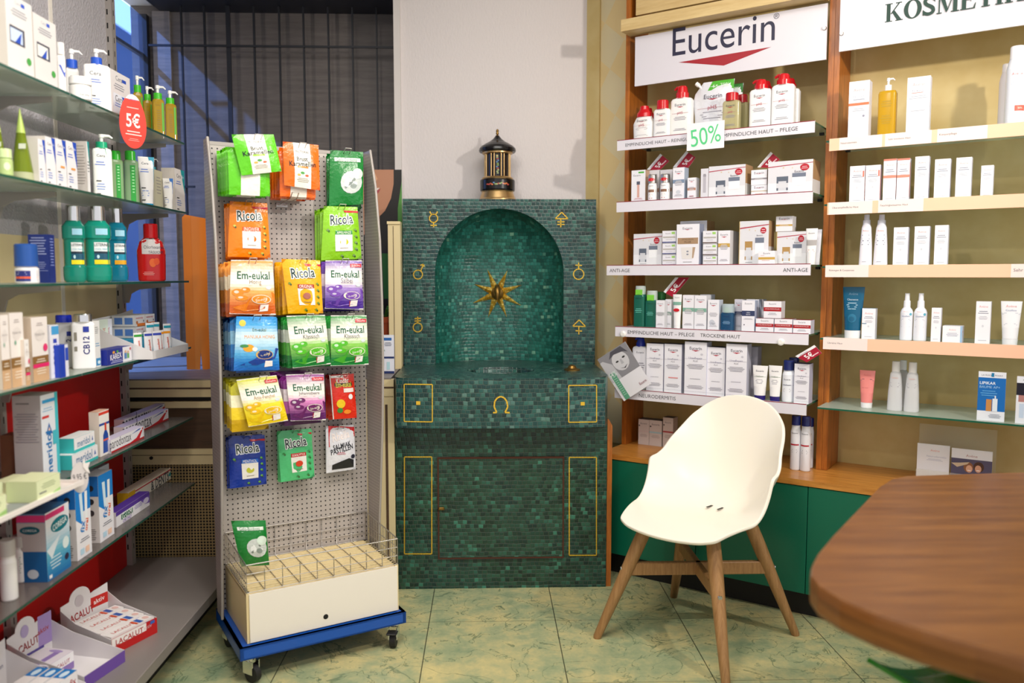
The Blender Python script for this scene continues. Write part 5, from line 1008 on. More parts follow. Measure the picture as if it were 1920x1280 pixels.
# panels
M().box(0.004, .558, .342, .35, .127, 1.742, mat='perforated').box(0.004, .558, .341, .352, 1.735, 1.747, mat='grey_paint').obj('back_panel', **P)
def wingprof(px):
    out = []
    for x, y_ in px: v, z_ = STAND.hits(x, y_, .562); out.append((v, z_))
    return out
pr = [(.262, 1.745), (.225, 1.60), (.185, 1.35), (.17, 1.1), (.175, .85), (.195, .6), (.225, .35), (.262, .127)]
pr = [(v, z_) for v, z_ in [STAND.hits(x, y_, .562) for x, y_ in ((694, 282), (704, 350), (712, 450), (716, 560), (718, 680), (717, 800), (714, 900))]]+[(.262, .127)]
def wing(u, name):
    m = M(); n = len(pr)
    m.add([(u-.001, v, z_) for v, z_ in pr]+[(u-.001, .341, z_) for v, z_ in pr], [(i, i+1, n+i+1, n+i) for i in range(n-1)], mat='perforated_fine')
    m.add([(u+.001, v, z_) for v, z_ in pr]+[(u+.001, .341, z_) for v, z_ in pr], [(i, i+1, n+i+1, n+i) for i in range(n-1)], mat='perforated_fine')
    w_ = m.obj(name, **P); M().tube([(u, v, z_) for v, z_ in pr], .005, mat='grey_paint', n=8).obj('rim', w_)
wing(.562, 'side_wing'); wing(.0, 'side_wing')
# ------------------------------------------------------------- bag artwork
def ricola(bar, tag, cand, herbs, txt='#1d3a34'):
    a = [('T', 'Ricola', .5, .755, .66, '#ffffff', .05, .075), ('T', 'Ricola', .5, .755, .63, '#17352f', .05, .02), ('L', .18, .655, .64, 1, .035, txt), ('p', [(.6, .885), (1, .885), (1, .925), (.56, .925)], '#c8202a'), ('r', .32, .47, .45, .075, bar), ('T', tag, .545, .507, .38, '#fff7ea', 0, .01),
         ('p', [(.33, .16), (.77, .16), (.77, .47), (.31, .47)], '#f3efe8'), ('e', .55, .33, .11, .06, cand), ('L', .42, .21, .26, 1, .03, '#8a7a60')]
    for i, (x, y_) in enumerate(((.86, .56), (.87, .44), (.86, .32), (.86, .2), (.5, .075), (.8, .075), (.12, .56))): a += [('e', x, y_, .035, .02, herbs), ('e', x+.03, y_-.025, .02, .018, '#3c5a34')]
    return a
def emk(top, mid, bot, sub, cand, subc='#8a6a3a', red=False, fr_=None):
    a = [('g', 0, 0, 1, 1, [bot, bot, mix(bot, mid, .5), mid, '#f6f2e8', '#f6f2e8', mix(top, '#f6f2e8', .5), top]), ('r', 0, 0, 1, .02, '#e8e4de'), ('r', 0, .98, 1, .02, '#e8e4de')]
    a += [('T', 'Em-eukal', .52, .72, .76, '#0d5a3c', 0, .035), ('T', sub, .55, .59, .05*len(sub)**.9+.06, subc, 0, .0), ('L', .35, .525, .4, 1, .02, '#b0a690'), ('e', .86, .5, .07, .035, '#d5dde2')]
    for x, y_, rx, ry in (fr_ or [(.16, .4, .13, .07), (.33, .45, .1, .05), (.25, .3, .14, .05)]): a += [('e', x, y_, rx, ry, cand), ('e', x-.03, y_+.01, rx*.4, ry*.4, mix(cand, '#ffffff', .5))]
    a += [('p', [(.05, .12), (.35, .2), (.42, .3), (.95, .42), (1, .38), (1, .2), (.7, .1), (.3, .05)], mix(cand, bot, .4)), ('e', .68, .28, .22, .085, '#f1ead8'), ('e', .68, .28, .205, .075, cand), ('T', 'Em-eukal', .68, .28, .26, '#f7f0e0', .2, .01), ('p', [(.62, .05), (.82, .07), (.84, .19), (.66, .18)], '#efe8e4'), ('r', .62, .06, .02, .11, '#b5303a')]
    if red: a += [('r', .66, .86, .32, .07, '#c82838'), ('T', 'Zuckerfrei', .82, .895, .24, '#ffe9e0')]
    return a
def brust(base, acc): return [('r', .28, 0, .46, 1, '#f2ece0'), ('T', 'PECTORAL', .51, .80, .38, '#2a2a28', 0, .03), ('T', 'Brust', .5, .64, .30, '#14261c', .05, .04), ('T', 'Karamellen', .51, .53, .74, '#14261c', .05, .04), ('r', .36, .44, .3, .04, acc), ('e', .5, .33, .06, .03, '#4f9a4a'), ('e', .4, .28, .05, .025, '#d8b05a'), ('e', .62, .28, .05, .025, '#c8603a'), ('L', .34, .2, .34, 3, .035, '#9a9488')]
def gelo(): return [('r', .12, .8, .78, .07, '#dfe9df'), ('T', 'Gelo-Bonbons', .48, .835, .6, '#2f6a46'), ('L', .14, .76, .74, 1, .02, '#9fd0ac'), ('e', .62, .42, .33, .21, '#c9d0cc'), ('e', .5, .4, .1, .07, '#eef2f0'), ('e', .68, .36, .1, .06, '#8f9a94'), ('p', [(.4, .33), (.7, .5), (.75, .47), (.45, .3)], '#75807a'), ('p', [(.5, .5), (.8, .4), (.78, .37), (.5, .46)], '#eef2f0'), ('e', .8, .58, .17, .1, '#d5e6d8')]
kinder = [('r', .06, .93, .5, .05, '#e8e2de'), ('T', 'Kinder', .5, .86, .5, '#f7efe6', .04, .02), ('r', .16, .74, .72, .07, '#2f2a18'), ('T', 'Em-eukal', .52, .775, .62, '#d9c84a', 0, .03), ('r', .5, .6, .42, .09, '#efe2da'), ('e', .35, .35, .18, .1, '#e8c020'), ('e', .3, .2, .12, .06, '#3a8a3a'), ('e', .76, .5, .09, .06, '#e8e2e0'), ('e', .6, .16, .15, .05, '#f08a28'), ('r', 0, 0, .04, 1, '#e2dcd8')]
rhe = [('p', [(.08, .55), (1, .78), (1, 1), (.08, 1)], '#c41a20'), ('T', 'Rheila', .5, .80, .6, '#f4e6e0', .18, .03), ('T', 'SALMIAK', .52, .585, .62, '#26262e', .16, .015), ('T', 'PASTILLEN', .52, .50, .78, '#26262e', .16, .015), ('L', .34, .42, .3, 2, .03, '#c05060'), ('p', [(.18, .06), (.92, .06), (.92, .24), (.75, .29), (.18, .17)], '#1c1c22'), ('e', .9, .32, .08, .05, '#2a2c3a')]
PB = 'peg of the sweets stand'
BAGS = [  # quad tl tr br bl, count, base, art, label, back quad shift
    (((434, 252), (513, 252), (528, 321), (453, 329)), 9, '#5cc010', brust('#5cc010', '#9fd84a'), 'lime green bag of caramels with cream stripe, tilted, top left '+PB, 'lime green caramel', ((432, 272), (510, 272), (512, 360), (430, 362)), 1.65),
    (((530, 265), (597, 272), (600, 357), (533, 347)), 7, '#ee6a0c', brust('#ee6a0c', '#f08a3a'), 'orange bag of caramels with cream stripe on the top middle peg', 'orange caramel', ((530, 276), (597, 280), (598, 366), (528, 368)), 1.65),
    (((619, 281), (681, 285), (681, 383), (617, 386)), 3, '#0c7a2e', gelo(), 'dark green bag with clear window on the top right peg', 'dark green windowed', None, 1.62),
    (((431, 377), (501, 381), (507, 483), (427, 481)), 4, '#ee8308', ricola('#d8501c', 'INGWER', '#d87a18', '#c8c85a', '#5a3a10'), 'orange herb sweets bag with ginger picture, second row left', 'orange herb', None, 1.4),
    (((607, 386), (670, 388), (678, 485), (602, 488)), 4, '#86c41a', ricola('#1f8a3c', 'APFELMINZE', '#c8c828', '#7a9a5a', '#2f5a1c'), 'apple green herb sweets bag with mint picture, second row right', 'apple green herb', None, 1.4),
    (((433, 487), (511, 488), (517, 590), (430, 588)), 8, ['#c85a10', '#e08a30', '#f0e0c0', '#f0a040'], emk('#ee9024', '#f0b060', '#c85a10', 'Honig', '#ee8a1c'), 'orange and cream honey sweets bag, third row left', 'honey', None, 1.17),
    (((528, 485), (600, 488), (606, 587), (540, 588)), 6, '#f2b00a', ricola('#b03a1c', 'ORIGINAL', '#b06a5a', '#7a9a3a', '#6a4a10'), 'yellow herb sweets bag, third row middle', 'yellow herb', None, 1.17),
    (((610, 488), (678, 488), (681, 580), (609, 578)), 5, ['#4a2a8a', '#9a80c8', '#e8e0f0', '#6a40a8'], emk('#6a3aa8', '#a88ad0', '#4a2a90', 'Salbei', '#7a4ab0', '#6a5a7a', True), 'purple sage sweets bag, third row right', 'purple sage', None, 1.17),
    (((443, 593), (518, 594), (524, 693), (438, 695)), 9, ['#0a50a8', '#1a80d0', '#90c8e8', '#1a80d0'], [('g', 0, 0, 1, 1, ['#0a5ab0', '#1a7ac8', '#5ab0e0', '#b8dcee', '#cfe6f0', '#4aa6dc', '#1a86d0']), ('T', 'Em-eukal', .55, .76, .34, '#e8f2ee', 0, .06), ('T', 'Em-eukal', .55, .76, .33, '#1a5a4a', 0, .03), ('T', 'MANUKA HONIG', .56, .63, .72, '#e8963a', 0, .01), ('e', .15, .88, .08, .06, '#e8c84a'), ('e', .3, .42, .13, .07, '#f0a020'), ('e', .2, .46, .1, .03, '#3a8a4a'), ('e', .44, .4, .06, .04, '#f0ece4'), ('p', [(.12, .1), (.4, .2), (.6, .3), (.95, .42), (1, .4), (.9, .22), (.5, .1)], '#123a90'), ('e', .66, .3, .2, .09, '#d8b060'), ('e', .66, .3, .185, .08, '#14307a'), ('T', 'Em-eukal', .66, .3, .25, '#f0e0b0', .2, .01), ('p', [(.66, .06), (.84, .08), (.84, .18), (.68, .18)], '#efe8e4')], 'blue manuka honey sweets bag, fourth row left', 'blue manuka', None, .97),
    (((537, 592), (609, 590), (620, 682), (549, 690)), 9, ['#0a7a2e', '#5ab83a', '#eaf0dc', '#2a9a3a'], emk('#1a8a34', '#8fd05a', '#0c7a30', 'Klassisch', '#52b822', '#4a4a3c'), 'green classic sweets bag without red mark, fourth row middle', 'green classic middle', None, .97),
    (((620, 591), (687, 591), (691, 683), (620, 686)), 7, ['#0a7a2e', '#5ab83a', '#eaf0dc', '#2a9a3a'], emk('#1a8a34', '#8fd05a', '#0c7a30', 'Klassisch', '#52b822', '#4a4a3c', True), 'green classic sweets bag with red mark, fourth row right', 'green classic right', None, .97),
    (((443, 712), (518, 703), (540, 788), (466, 800)), 8, ['#c8a000', '#f0d020', '#f6f0c8', '#c8c020'], emk('#c8c820', '#f4e23a', '#e8c80a', 'Anis-Fenchel', '#e8b808', '#b0883a', True), 'tilted yellow anise sweets bag, fifth row left', 'yellow anise', ((438, 715), (508, 712), (512, 806), (436, 808)), .76),
    (((536, 702), (607, 700), (611, 787), (545, 789)), 8, ['#4a1050', '#c060b0', '#f4e6ee', '#8a2a88'], emk('#8a2888', '#e08ac8', '#5a1460', 'Johannisbeere', '#6a1a60', '#6a4a68', True), 'magenta blackcurrant sweets bag, fifth row middle', 'magenta blackcurrant', ((533, 704), (603, 702), (606, 795), (535, 797)), .76),
    (((617, 703), (663, 700), (669, 783), (624, 786)), 4, '#d8260c', kinder, 'small red children sweets bag, fifth row right', 'small red', None, .76),
    (((428, 817), (496, 815), (500, 907), (431, 916)), 2, '#10349c', ricola('#1a6ad0', 'MENTHOL', '#c8c83a', '#6ab04a', '#c8d4f0'), 'dark blue menthol herb sweets bag, bottom row left', 'dark blue menthol', None, .56),
    (((520, 808), (583, 803), (590, 893), (527, 904)), 3, '#4fbf7a', ricola('#c0202c', 'EUKALYPTUS', '#d84020', '#3a8a4a', '#1f5a3c'), 'mint green cherry herb sweets bag, bottom row middle', 'mint green', None, .56),
    (((611, 798), (664, 800), (667, 879), (612, 887)), 2, '#dcdce2', rhe, 'white and red liquorice pastilles bag, bottom row right', 'white liquorice', None, .56)]
HOOKN = 0
for bi, (q, n, base, art, lab, short, bq, _) in enumerate(BAGS):
    vf = .318-.0245*(n-1) if n < 9 else .318-.022*(n-1)
    pts = [STAND.hit(*p, vf) for p in q]; cx = sum(p[0] for p in pts)/4; zt_ = (pts[0][1]+pts[1][1])/2; z0 = min(p[1] for p in pts)
    loc_ = [(a-cx, b-z0) for a, b in pts]; grp = 'sweets bags hanging on the stand'
    bagmesh(loc_, base, art, seed=bi).obj('sweets_bag', None, STAND.pt(cx, vf, z0), STAND.a, label=lab, cat='bag of sweets', group=grp)
    w_ = abs((loc_[1][0]+loc_[2][0]-loc_[0][0]-loc_[3][0])/2); h_ = (loc_[0][1]+loc_[1][1]-loc_[2][1]-loc_[3][1])/2; w_ *= 1.0
    dzb = 0
    if bq: p2 = [STAND.hit(*p, vf) for p in bq]; cxb = sum(p[0] for p in p2)/4; zb = min(p[1] for p in p2); h_ = (p2[0][1]-p2[3][1]); w_ = p2[1][0]-p2[0][0]
    else: cxb, zb = cx, z0
    step = .022 if n == 9 else .0245; proto = None; R = random.Random(bi+7)
    for k in range(1, n):
        ex_ = (R.random()-.5)*.012; tz = (R.random()-.6)*.006+(-.010 if not bq else .004)*(k/n)
        pos = STAND.pt(cxb+ex_, vf+step*k, zb+tz)
        if proto is None:
            a2 = None
            if 'caramel' in short: a2 = [('r', .28, 0, .46, 1, '#f2ece0')]
            proto = bagmesh([(-w_/2, h_), (w_/2, h_), (w_/2, 0), (-w_/2, 0)], base, a2, seed=bi+50).obj('sweets_bag', None, pos, STAND.a)
            o = proto
        else: o = proto.copy(); C.objects.link(o); o.location = pos
        o.rotation_euler = (0, 0, STAND.a+(R.random()-.5)*.04); tag(o, '%s bag from the front in the %s stack' % (ORD[k], short), 'bag of sweets', grp)
    hookpeg(cx, zt_-.012 if not bq or bi > 1 else zt_-.02, vf-.02).obj('peg_hook', **P)
u_, z_ = STAND.hit(549, 378, .2); hookpeg(u_, z_+.01, .17).obj('peg_hook', **P)
# loose bag in the basket
v = .14; pts = [STAND.hit(*p, v) for p in ((433, 976), (498, 975), (505, 1059), (452, 1062))]; cx = sum(p[0] for p in pts)/4; z0 = bz1+.005; 
loc_ = [(a-cx, b-pts[3][1]) for a, b in pts]; z0 = max(bz1+.004, min(p[1] for p in pts))
bagmesh(loc_, '#0c7a2e', gelo(), seed=99, t=1.4).obj('sweets_bag', None, STAND.pt(cx, v, z0-min(b for a, b in loc_)), STAND.a, label='dark green windowed bag lying alone in the wire basket of the stand', cat='bag of sweets', group='sweets bags hanging on the stand')
# ============================================================= LEFT SHELF GOODS
def LC(z, x0, x1, yt, dd, dep, art, label, **k): return carton(LEFT, z+.0004, x0, x1, yt, dd, dep, art, label, **k)
def LV(z, x0, x1, yt, dd, shape, col, label, art=[], capc='#fff', kind='flip', rot=.55, **k):
    y_ = LEFT.hit((x0+x1)/2, yt, dd)[0]; w_ = (x1-x0)/FPX*y_
    return vessel(BACK, z, x0, x1, yt, y_-w_*.3, shape, col, label, art, capc, kind, rot=rot, **k)
CV = lambda c='#1d4bb8', y=.8: [('T', 'Cera', .42, y, .42, '#3a3c48'), ('p', [(.62, 1), (1, 1), (1, .45)], c), ('T', 'Ve', .8, y, .2, '#e8f0ff'), ('L', .12, y-.14, .5, 2, .05, '#5a7ad0'), ('r', .15, .32, .25, .02, '#333'), ('L', .15, .26, .45, 3, .05, '#8aa0d8'), ('r', .15, .06, .2, .02, '#333')]
z = ZL[1]
gb = lambda wc: [('T', 'Cera', .45, .92, .2, '#9aa0ae'), ('r', .58, .895, .14, .05, '#3a5ac0'), ('L', .2, .82, .6, 3, .035, '#8a8c98'), ('r', .12, .38, .55, .22, '#4a4a58'), ('r', .14, .40, .45, .17, wc), ('p', [(.3, .4), (.5, .4), (.55, .55)], '#2a50b8'), ('e', .8, .22, .09, .05, '#4aa04a')]
LC(z, 12, 61, -2, .02, .1, gb('#c8d8f4'), 'large off-white carton with cut-out window at upper left corner of the picture', front='#dfdbd8', side='#d8cfc4')
LC(z, 64, 106, 36, .02, .08, gb('#e8e8e0'), 'second large off-white carton with cut-out window on top glass shelf', front='#dcd8d6', side='#d8cfc4')
LV(z, 106, 120, 79, .05, 'square', '#eeeae6', 'slim white stick with blue triangle beside the large windowed carton', [('p', [(.2, .75), (1, .75), (.9, .45)], '#1d4bb8')], '#f0ece8', 'flip', capfrac=.22, capw=.92)
LV(z, 121, 144, 90, .14, 'square', '#f0eeea', 'white lotion bottle with blue collar pump, behind the white jar', [('L', .3, .8, .4, 3, .08, '#666')], ('#1d55c8', '#f0eeea'), 'pump', capfrac=.3, capw=.85)
LV(z, 152, 199, 88, .06, 'square', '#f2f0ee', 'wide white lotion bottle with blue collar and white pump', CV(), ('#1d55c8', '#f0eeea'), 'pump', capfrac=.25, capw=.42, ratio=.42)
LV(z, 121, 161, 141, .03, 'round', '#f0eeec', 'squat white cream jar in front of the blue-collared bottles', [('T', 'CeraVe', .62, .3, .4, '#555'), ('L', .4, .15, .4, 2, .08, '#7a8ab8')], '#f2f0ee', 'flip', ratio=1, capfrac=.3, capw=.98, cat='jar', name='cream_jar')
LC(z, 206, 244, 138, .03, .05, [('T', 'Cera', .45, .86, .3, '#555a68'), ('r', .6, .82, .2, .07, '#2a50b8'), ('L', .2, .72, .5, 3, .05, '#8a8c98'), ('r', .15, .1, .65, .42, '#e9eef6'), ('T', 'Cera', .42, .42, .36, '#3a3c48'), ('p', [(.55, .5), (.8, .5), (.8, .2)], '#2a50b8'), ('L', .2, .3, .3, 2, .05, '#5a7ad0')], 'off-white carton picturing a lotion, beside the red price egg', front='#e6e1df', side='#cfc6bc')
for i, (a, b, t_, dd) in enumerate(((247, 265, 140, .16), (266, 283, 160, .13), (283, 304, 158, .07), (306, 327, 168, .05))):
    LV(z, a, b, t_, dd, 'round' if 0 else 'square', '#c9a318', 'golden oil bottle with green collar and white pump, %s from the left' % ('first', 'second', 'third', 'fourth')[i], [('T', 'CeraVe', .4, .84, .4, '#6a5a20'), ('r', .72, .2, .2, .7, '#5fae30'), ('L', .3, .7, .3, 9, .055, '#8a7420')], ('#3fbf1c', '#f4f2ee'), 'pump', capfrac=.26, capw=.72, mat='clear', ratio=.8)
# price egg hanging from the shelf edge
a = LEFT.hit(226, 227, -.004)[0]; EG = Frame(-1.159, a, radians(58)); (s0, _z), (s1, _z2) = EG.hit(224, 227, 0), EG.hit(274, 227, 0); za_, zb_ = EG.hit(249, 177, 0)[1], EG.hit(249, 278, 0)[1]
w, h = s1-s0, za_-zb_; m = M(); n = 40; egg = [(sin(2*pi*i/n)*w/2*(1-.12*cos(2*pi*i/n)), h/2+cos(2*pi*i/n)*h/2) for i in range(n)]
m.prism(egg, 0, .0012, '#e8473c'); topw = [p for p in egg if p[1] > h*.86]
topw = sorted(topw); m.add([(x, -.0005, z_) for x, z_ in topw], [tuple(range(len(topw)))], '#f2efee')
m.art([('T', 'CeraVe', .5, .91, .3, '#6a80c8'), ('T', '5€', .5, .52, .52, '#fbf0ec', 0, .05, 1.3, 4), ('L', .22, .74, .56, 1, .05, '#f6c0b8'), ('L', .2, .3, .6, 2, .055, '#f9d8d2'), ('L', .3, .17, .4, 2, .03, '#f2a49c')], w, h, lambda x, z_, o: (x, -o-.0002, z_))
m.obj('price_egg', None, EG.pt((s0+s1)/2, 0, zb_), EG.a, label='red egg-shaped five euro price tag hanging from the top glass shelf', cat='price tag')
z = ZL[2]
def cone(x0, x1, yt, dd, label):
    y_ = LEFT.hit((x0+x1)/2, 330, dd)[0]; s, w, h = spot(BACK, z, x0, x1, yt, y_); r = w/2; t = thing('cone_bottle', label, 'bottle', BACK.pt(s, y_, z+.0004))
    M().loft([(0, r*.95, r*.95, 2), (.004, r, r, 2), (h*.14, r*.97, r*.97, 2)], '#d8dcb0', 'clear').loft([(h*.14, r*.97, r*.97, 2), (h*.67, r*.42, r*.42, 2)], '#7f9410', 'clear').art([('r', .55, .45, .35, .07, '#dfe4d0')], w, h, lambda x, z_, o: (x, -(r*(1-.78*z_/h))-.001-o, z_)).obj('body', t)
    M().loft([(h*.67, r*.43, r*.43, 2), (h*.9, r*.15, r*.15, 2), (h, r*.04, r*.04, 2)], '#b8cf6a', 'gloss').obj('cap', t)
cone(21, 59, 204, .07, 'pointed olive green cone bottle on the second glass shelf'); cone(-20, 11, 205, .07, 'pointed olive green cone bottle cut off by the left picture edge')
LV(z, -12, 15, 278, .03, 'round', '#b4c884', 'round pale green jar cut off by the left picture edge', [('e', .6, .5, .2, .2, '#dfe8c0')], '#c8dca0', 'flip', ratio=1, capfrac=.3, capw=.9, name='cream_jar', cat='jar')
for i, (a, b, t_) in enumerate(((72, 85, 262), (86, 104, 258), (105, 124, 262), (125, 144, 266))):
    LC(z, a, b, t_, .03, .05, CV(y=.86)+([('r', .4, .42, .4, .04, '#f0a050')] if i > 1 else []), 'white carton with blue corner, %s of four in a row' % ('first', 'second', 'third', 'fourth')[i], front='#eae7ea', side='#d6cfc8')
LC(z, 163, 168, 266, .03, .04, [('p', [(.3, 1), (1, 1), (1, .5)], '#1a9a9a'), ('L', .1, .6, .8, 4, .06, '#888')], 'grey-sided carton with teal corner left of the green-collared pump', front='#e8e6e6', side='#c8c0ba', sides=[('L', .1, .9, .8, 14, .055, '#a49c96')])
LV(z, 170, 204, 250, .05, 'square', '#eff0ea', 'white lotion bottle with green collar and white pump', CV('#1fae7a', .84), ('#14a878', '#f2f0ea'), 'pump', capfrac=.22, capw=.6, ratio=.5)
for a, b, nm in ((203, 226, 'left clear toner bottle with bright green cap'), (228, 254, 'right clear toner bottle with bright green cap')):
    LV(z, a, b, 282, .05, 'square', '#9fc48a', nm, [('r', .4, .02, .35, .85, '#1f9a34'), ('L', .5, .8, .18, 9, .07, '#9fe0a0')], '#2fb82a', 'flip', ratio=.8, capfrac=.17, capw=.72, mat='clear')
LV(z, 257, 286, 293, .05, 'tube', '#edeae8', 'white squeeze tube with blue cap on the second glass shelf', CV('#2a9ab8', .86), '#2a9ac8', cat='tube', name='tube', capfrac=.06)
LV(z, 282, 293, 295, .12, 'square', '#2a9aa8', 'small teal pump bottle behind the white squeeze tube', [], ('#2a9aa8', '#f2f0ea'), 'pump', capfrac=.3, capw=.8)
LC(z, 290, 305, 320, .05, .06, [('L', .2, .8, .6, 6, .08, '#9a948a')], 'beige carton behind the small white tube', front='#c9c3a6', side='#bdb6a0')
LV(z, 304, 323, 334, .03, 'tube', '#edeae6', 'small white tube in front of the rightmost cartons', CV('#2a6ab8', .86), '#edeae6', cat='tube', name='tube', capfrac=.08, rot=.2)
LC(z, 328, 346, 318, .03, .05, CV('#1a9aa0', .84), 'white carton with teal corner at right end of the second glass shelf', front='#e8e2dc', side='#cfc6ba')
z = ZL[3]
LV(z, 17, 59, 457, .05, 'round', '#eeeaea', 'white roll-on with rounded blue cap and navy label', [('r', 0, .12, 1, .6, '#28307a'), ('r', 0, .27, 1, .12, '#e2603a'), ('L', .3, .6, .4, 2, .1, '#c8c8e0')], '#1f4f9c', 'flip', ratio=1, capfrac=.55, capw=.93, rot=.1, name='roll_on')
LC(z, 92, 103, 440, .04, .055, [('L', .2, .9, .6, 10, .06, '#7a86c0')], 'navy blue carton with pale print between roll-on and mouthwash', front='#1c2c70', side='#20327c', sides=[('L', .08, .92, .8, 7, .055, '#a0aad8'), ('r', .08, .25, .84, .01, '#8a94c8'), ('L', .15, .42, .7, 4, .04, '#8a94c8')])
def lis(a, b, t_, dd, c, lab, nm, tcol='#14506a'):
    art = [('r', .42, .30, .56, .34, '#e8ecec'), ('T', 'LISTERINE', .68, .60, .5, '#222a36', 0, .02, 1.5), ('T', 'COOL MINT', .68, .53, .46, '#3aa0b8', 0, .0, 1.3), ('r', .42, .46, .56, .035, '#1a2a3a'), ('r', .42, .36, .56, .10, tcol), ('e', .56, .41, .05, .03, '#bfe0e8'), ('r', .42, .29, .56, .07, lab), ('r', .5, .76, .42, .1, '#9fd0e4')]
    LV(z, a, b, t_, dd, 'listerine', c, nm, art, '#8a8a8c', 'flip', ratio=.8, capfrac=.19, capw=.62, mat='clear', capmat='chrome', rot=.3, name='mouthwash_bottle')
lis(111, 151, 384, .08, '#0f9a86', '#e8d820', 'left teal mouthwash bottle of three with striped metal-look cap'); lis(150, 198, 384, .05, '#14a890', '#e8d820', 'middle green-teal mouthwash bottle of three, front one'); lis(194, 231, 389, .06, '#128aa8', '#e8a820', 'right blue mouthwash bottle of three', '#1a90b0')
LV(z, 252, 303, 419, .05, 'waist', '#c41414', 'red mouthwash bottle with red cap and grey-white upper label', [('r', 0, .62, 1, .38, '#d8d2d0'), ('T', 'Chlorhexamed', .6, .78, .7, '#2c2c44', 0, .01, 1.5), ('T', 'TÄGLICHE', .66, .67, .5, '#2c2c44', 0, .01, 1.3), ('e', .55, .42, .12, .1, '#e8682a'), ('e', .68, .45, .1, .08, '#e0501c'), ('L', .2, .2, .4, 3, .03, '#f0a8a0')], '#c01014', 'flip', ratio=.5, capfrac=.24, capw=.5, rot=.35, name='mouthwash_bottle')
z = ZL[4]
vt = lambda pink: [('r', 0, .0, 1, .40, '#8a6434'), ('r', 0, 0, 1, .26, '#d0a880'), ('e', .5, .72, .3, .09, '#e2dad6'), ('T', 'Hyaluron', .5, .73, .6, '#8a8080'), ('L', .3, .9, .4, 2, .03, '#a89c9a'), ('L', .2, .34, .6, 2, .035, '#efe0cc'), ('L', .2, .2, .6, 3, .04, '#efe0cc')]+([('r', 0, .22, 1, .06, '#e0286a'), ('e', .8, .52, .14, .06, '#e23a72')] if pink else [('e', .35, .6, .06, .03, '#6aa88a')])
LC(z, 2, 18, 590, .02, .06, vt(0), 'beige and white serum carton, cut off by left edge', front='#ece4e0', side='#e0d2c4'); LC(z, 19.5, 45, 586, .02, .06, vt(0), 'beige and white serum carton with tiny green print', front='#ece4e0', side='#e0d2c4')
LC(z, 46.5, 55, 636, .01, .04, vt(1), 'narrow white carton with pink dot between the serum cartons', front='#f0ecea', side='#e0d2c4'); LC(z, 60, 90, 594, .02, .06, vt(1), 'serum carton with pink band and pink round mark', front='#ece4e0', side='#d8c4b0')
cb = lambda s_=.5: [('T', 'CB12', .62, .55, 1.1, '#232a7a', pi/2, .03), ('r', .42, .8, .4, .08, '#2a3aa0'), ('e', .6, .16, .12, .03, '#8a8ad0')]
LC(z, 94, 111, 609, .02, .04, [('T', 'CB12', .55, .42, 1.35, '#232a7a', pi/2, .03), ('r', .35, .66, .4, .08, '#3a4ab0'), ('r', .2, .82, .8, .16, '#4aa0d8'), ('e', .5, .1, .2, .03, '#9a9ad8')], 'white mouth care carton with vertical navy lettering and light blue corner', front='#e9e8f0', side='#dcdce6')
LC(z, 112, 128, 646, .005, .03, [('r', 0, 0, .62, 1, '#1f3fb0'), ('r', .66, .5, .34, .4, '#2a4ab8')], 'short blue carton standing in front of the blue-capped bottle', front='#dfe0ec', side='#1f3fb0')
LV(z, 100, 131, 591, .13, 'square', '#eceaf0', 'white bottle with bright blue screw cap on the fourth glass shelf', [('T', '2', .7, .6, .2, '#232a7a', pi/2, .03), ('r', .6, .7, .25, .1, '#2a3aa0')], '#1030d0', 'flip', ratio=.7, capfrac=.14, capw=.9)
LV(z, 130, 171, 589, .06, 'square', '#f0eef0', 'white mouth rinse bottle with chrome cap and vertical navy lettering', [('T', 'CB12', .62, .5, .85, '#232a7a', pi/2, .03), ('r', .5, .78, .25, .12, '#2a3aa0'), ('r', .12, .6, .12, .18, '#8a8478'), ('r', .12, .38, .12, .1, '#8a8478')], '#9a9aa0', 'flip', ratio=.6, capfrac=.14, capw=.78, capmat='chrome', rot=.45)
LC(z, 175, 187.5, 601, .03, .04, [('L', .2, .85, .6, 4, .04, '#777'), ('L', .2, .5, .7, 2, .05, '#5a9ac8'), ('r', .1, .03, .85, .16, '#3f90c8'), ('e', .7, .1, .2, .04, '#dcecf6')], 'slim white carton with blue water print beside the chrome-capped bottle', front='#e8e8e8', side='#d0ccc4')
LC(z, 201, 246.5, 652, .015, .045, [('r', 0, 0, .62, 1, '#1c2a8c'), ('T', 'KAREX', .34, .5, .46, '#f4f0f4', .05, .06), ('e', .25, .78, .05, .09, '#e8a020'), ('e', .4, .8, .04, .08, '#4fb040'), ('L', .12, .2, .5, 2, .1, '#c8c8e8'), ('r', .68, .2, .1, .4, '#4a80c0'), ('r', .8, .2, .08, .35, '#5fae60'), ('e', .73, .68, .04, .1, '#e0b090'), ('e', .84, .62, .04, .1, '#e0b090'), ('e', .94, .82, .03, .1, '#c83a4a')], 'low navy and white toothpaste carton lying below the display tray', front='#ece9ef', side='#1c2a8c', sides=[('T', 'KAREX', .5, .5, .6, '#8fd04a', pi/2)])
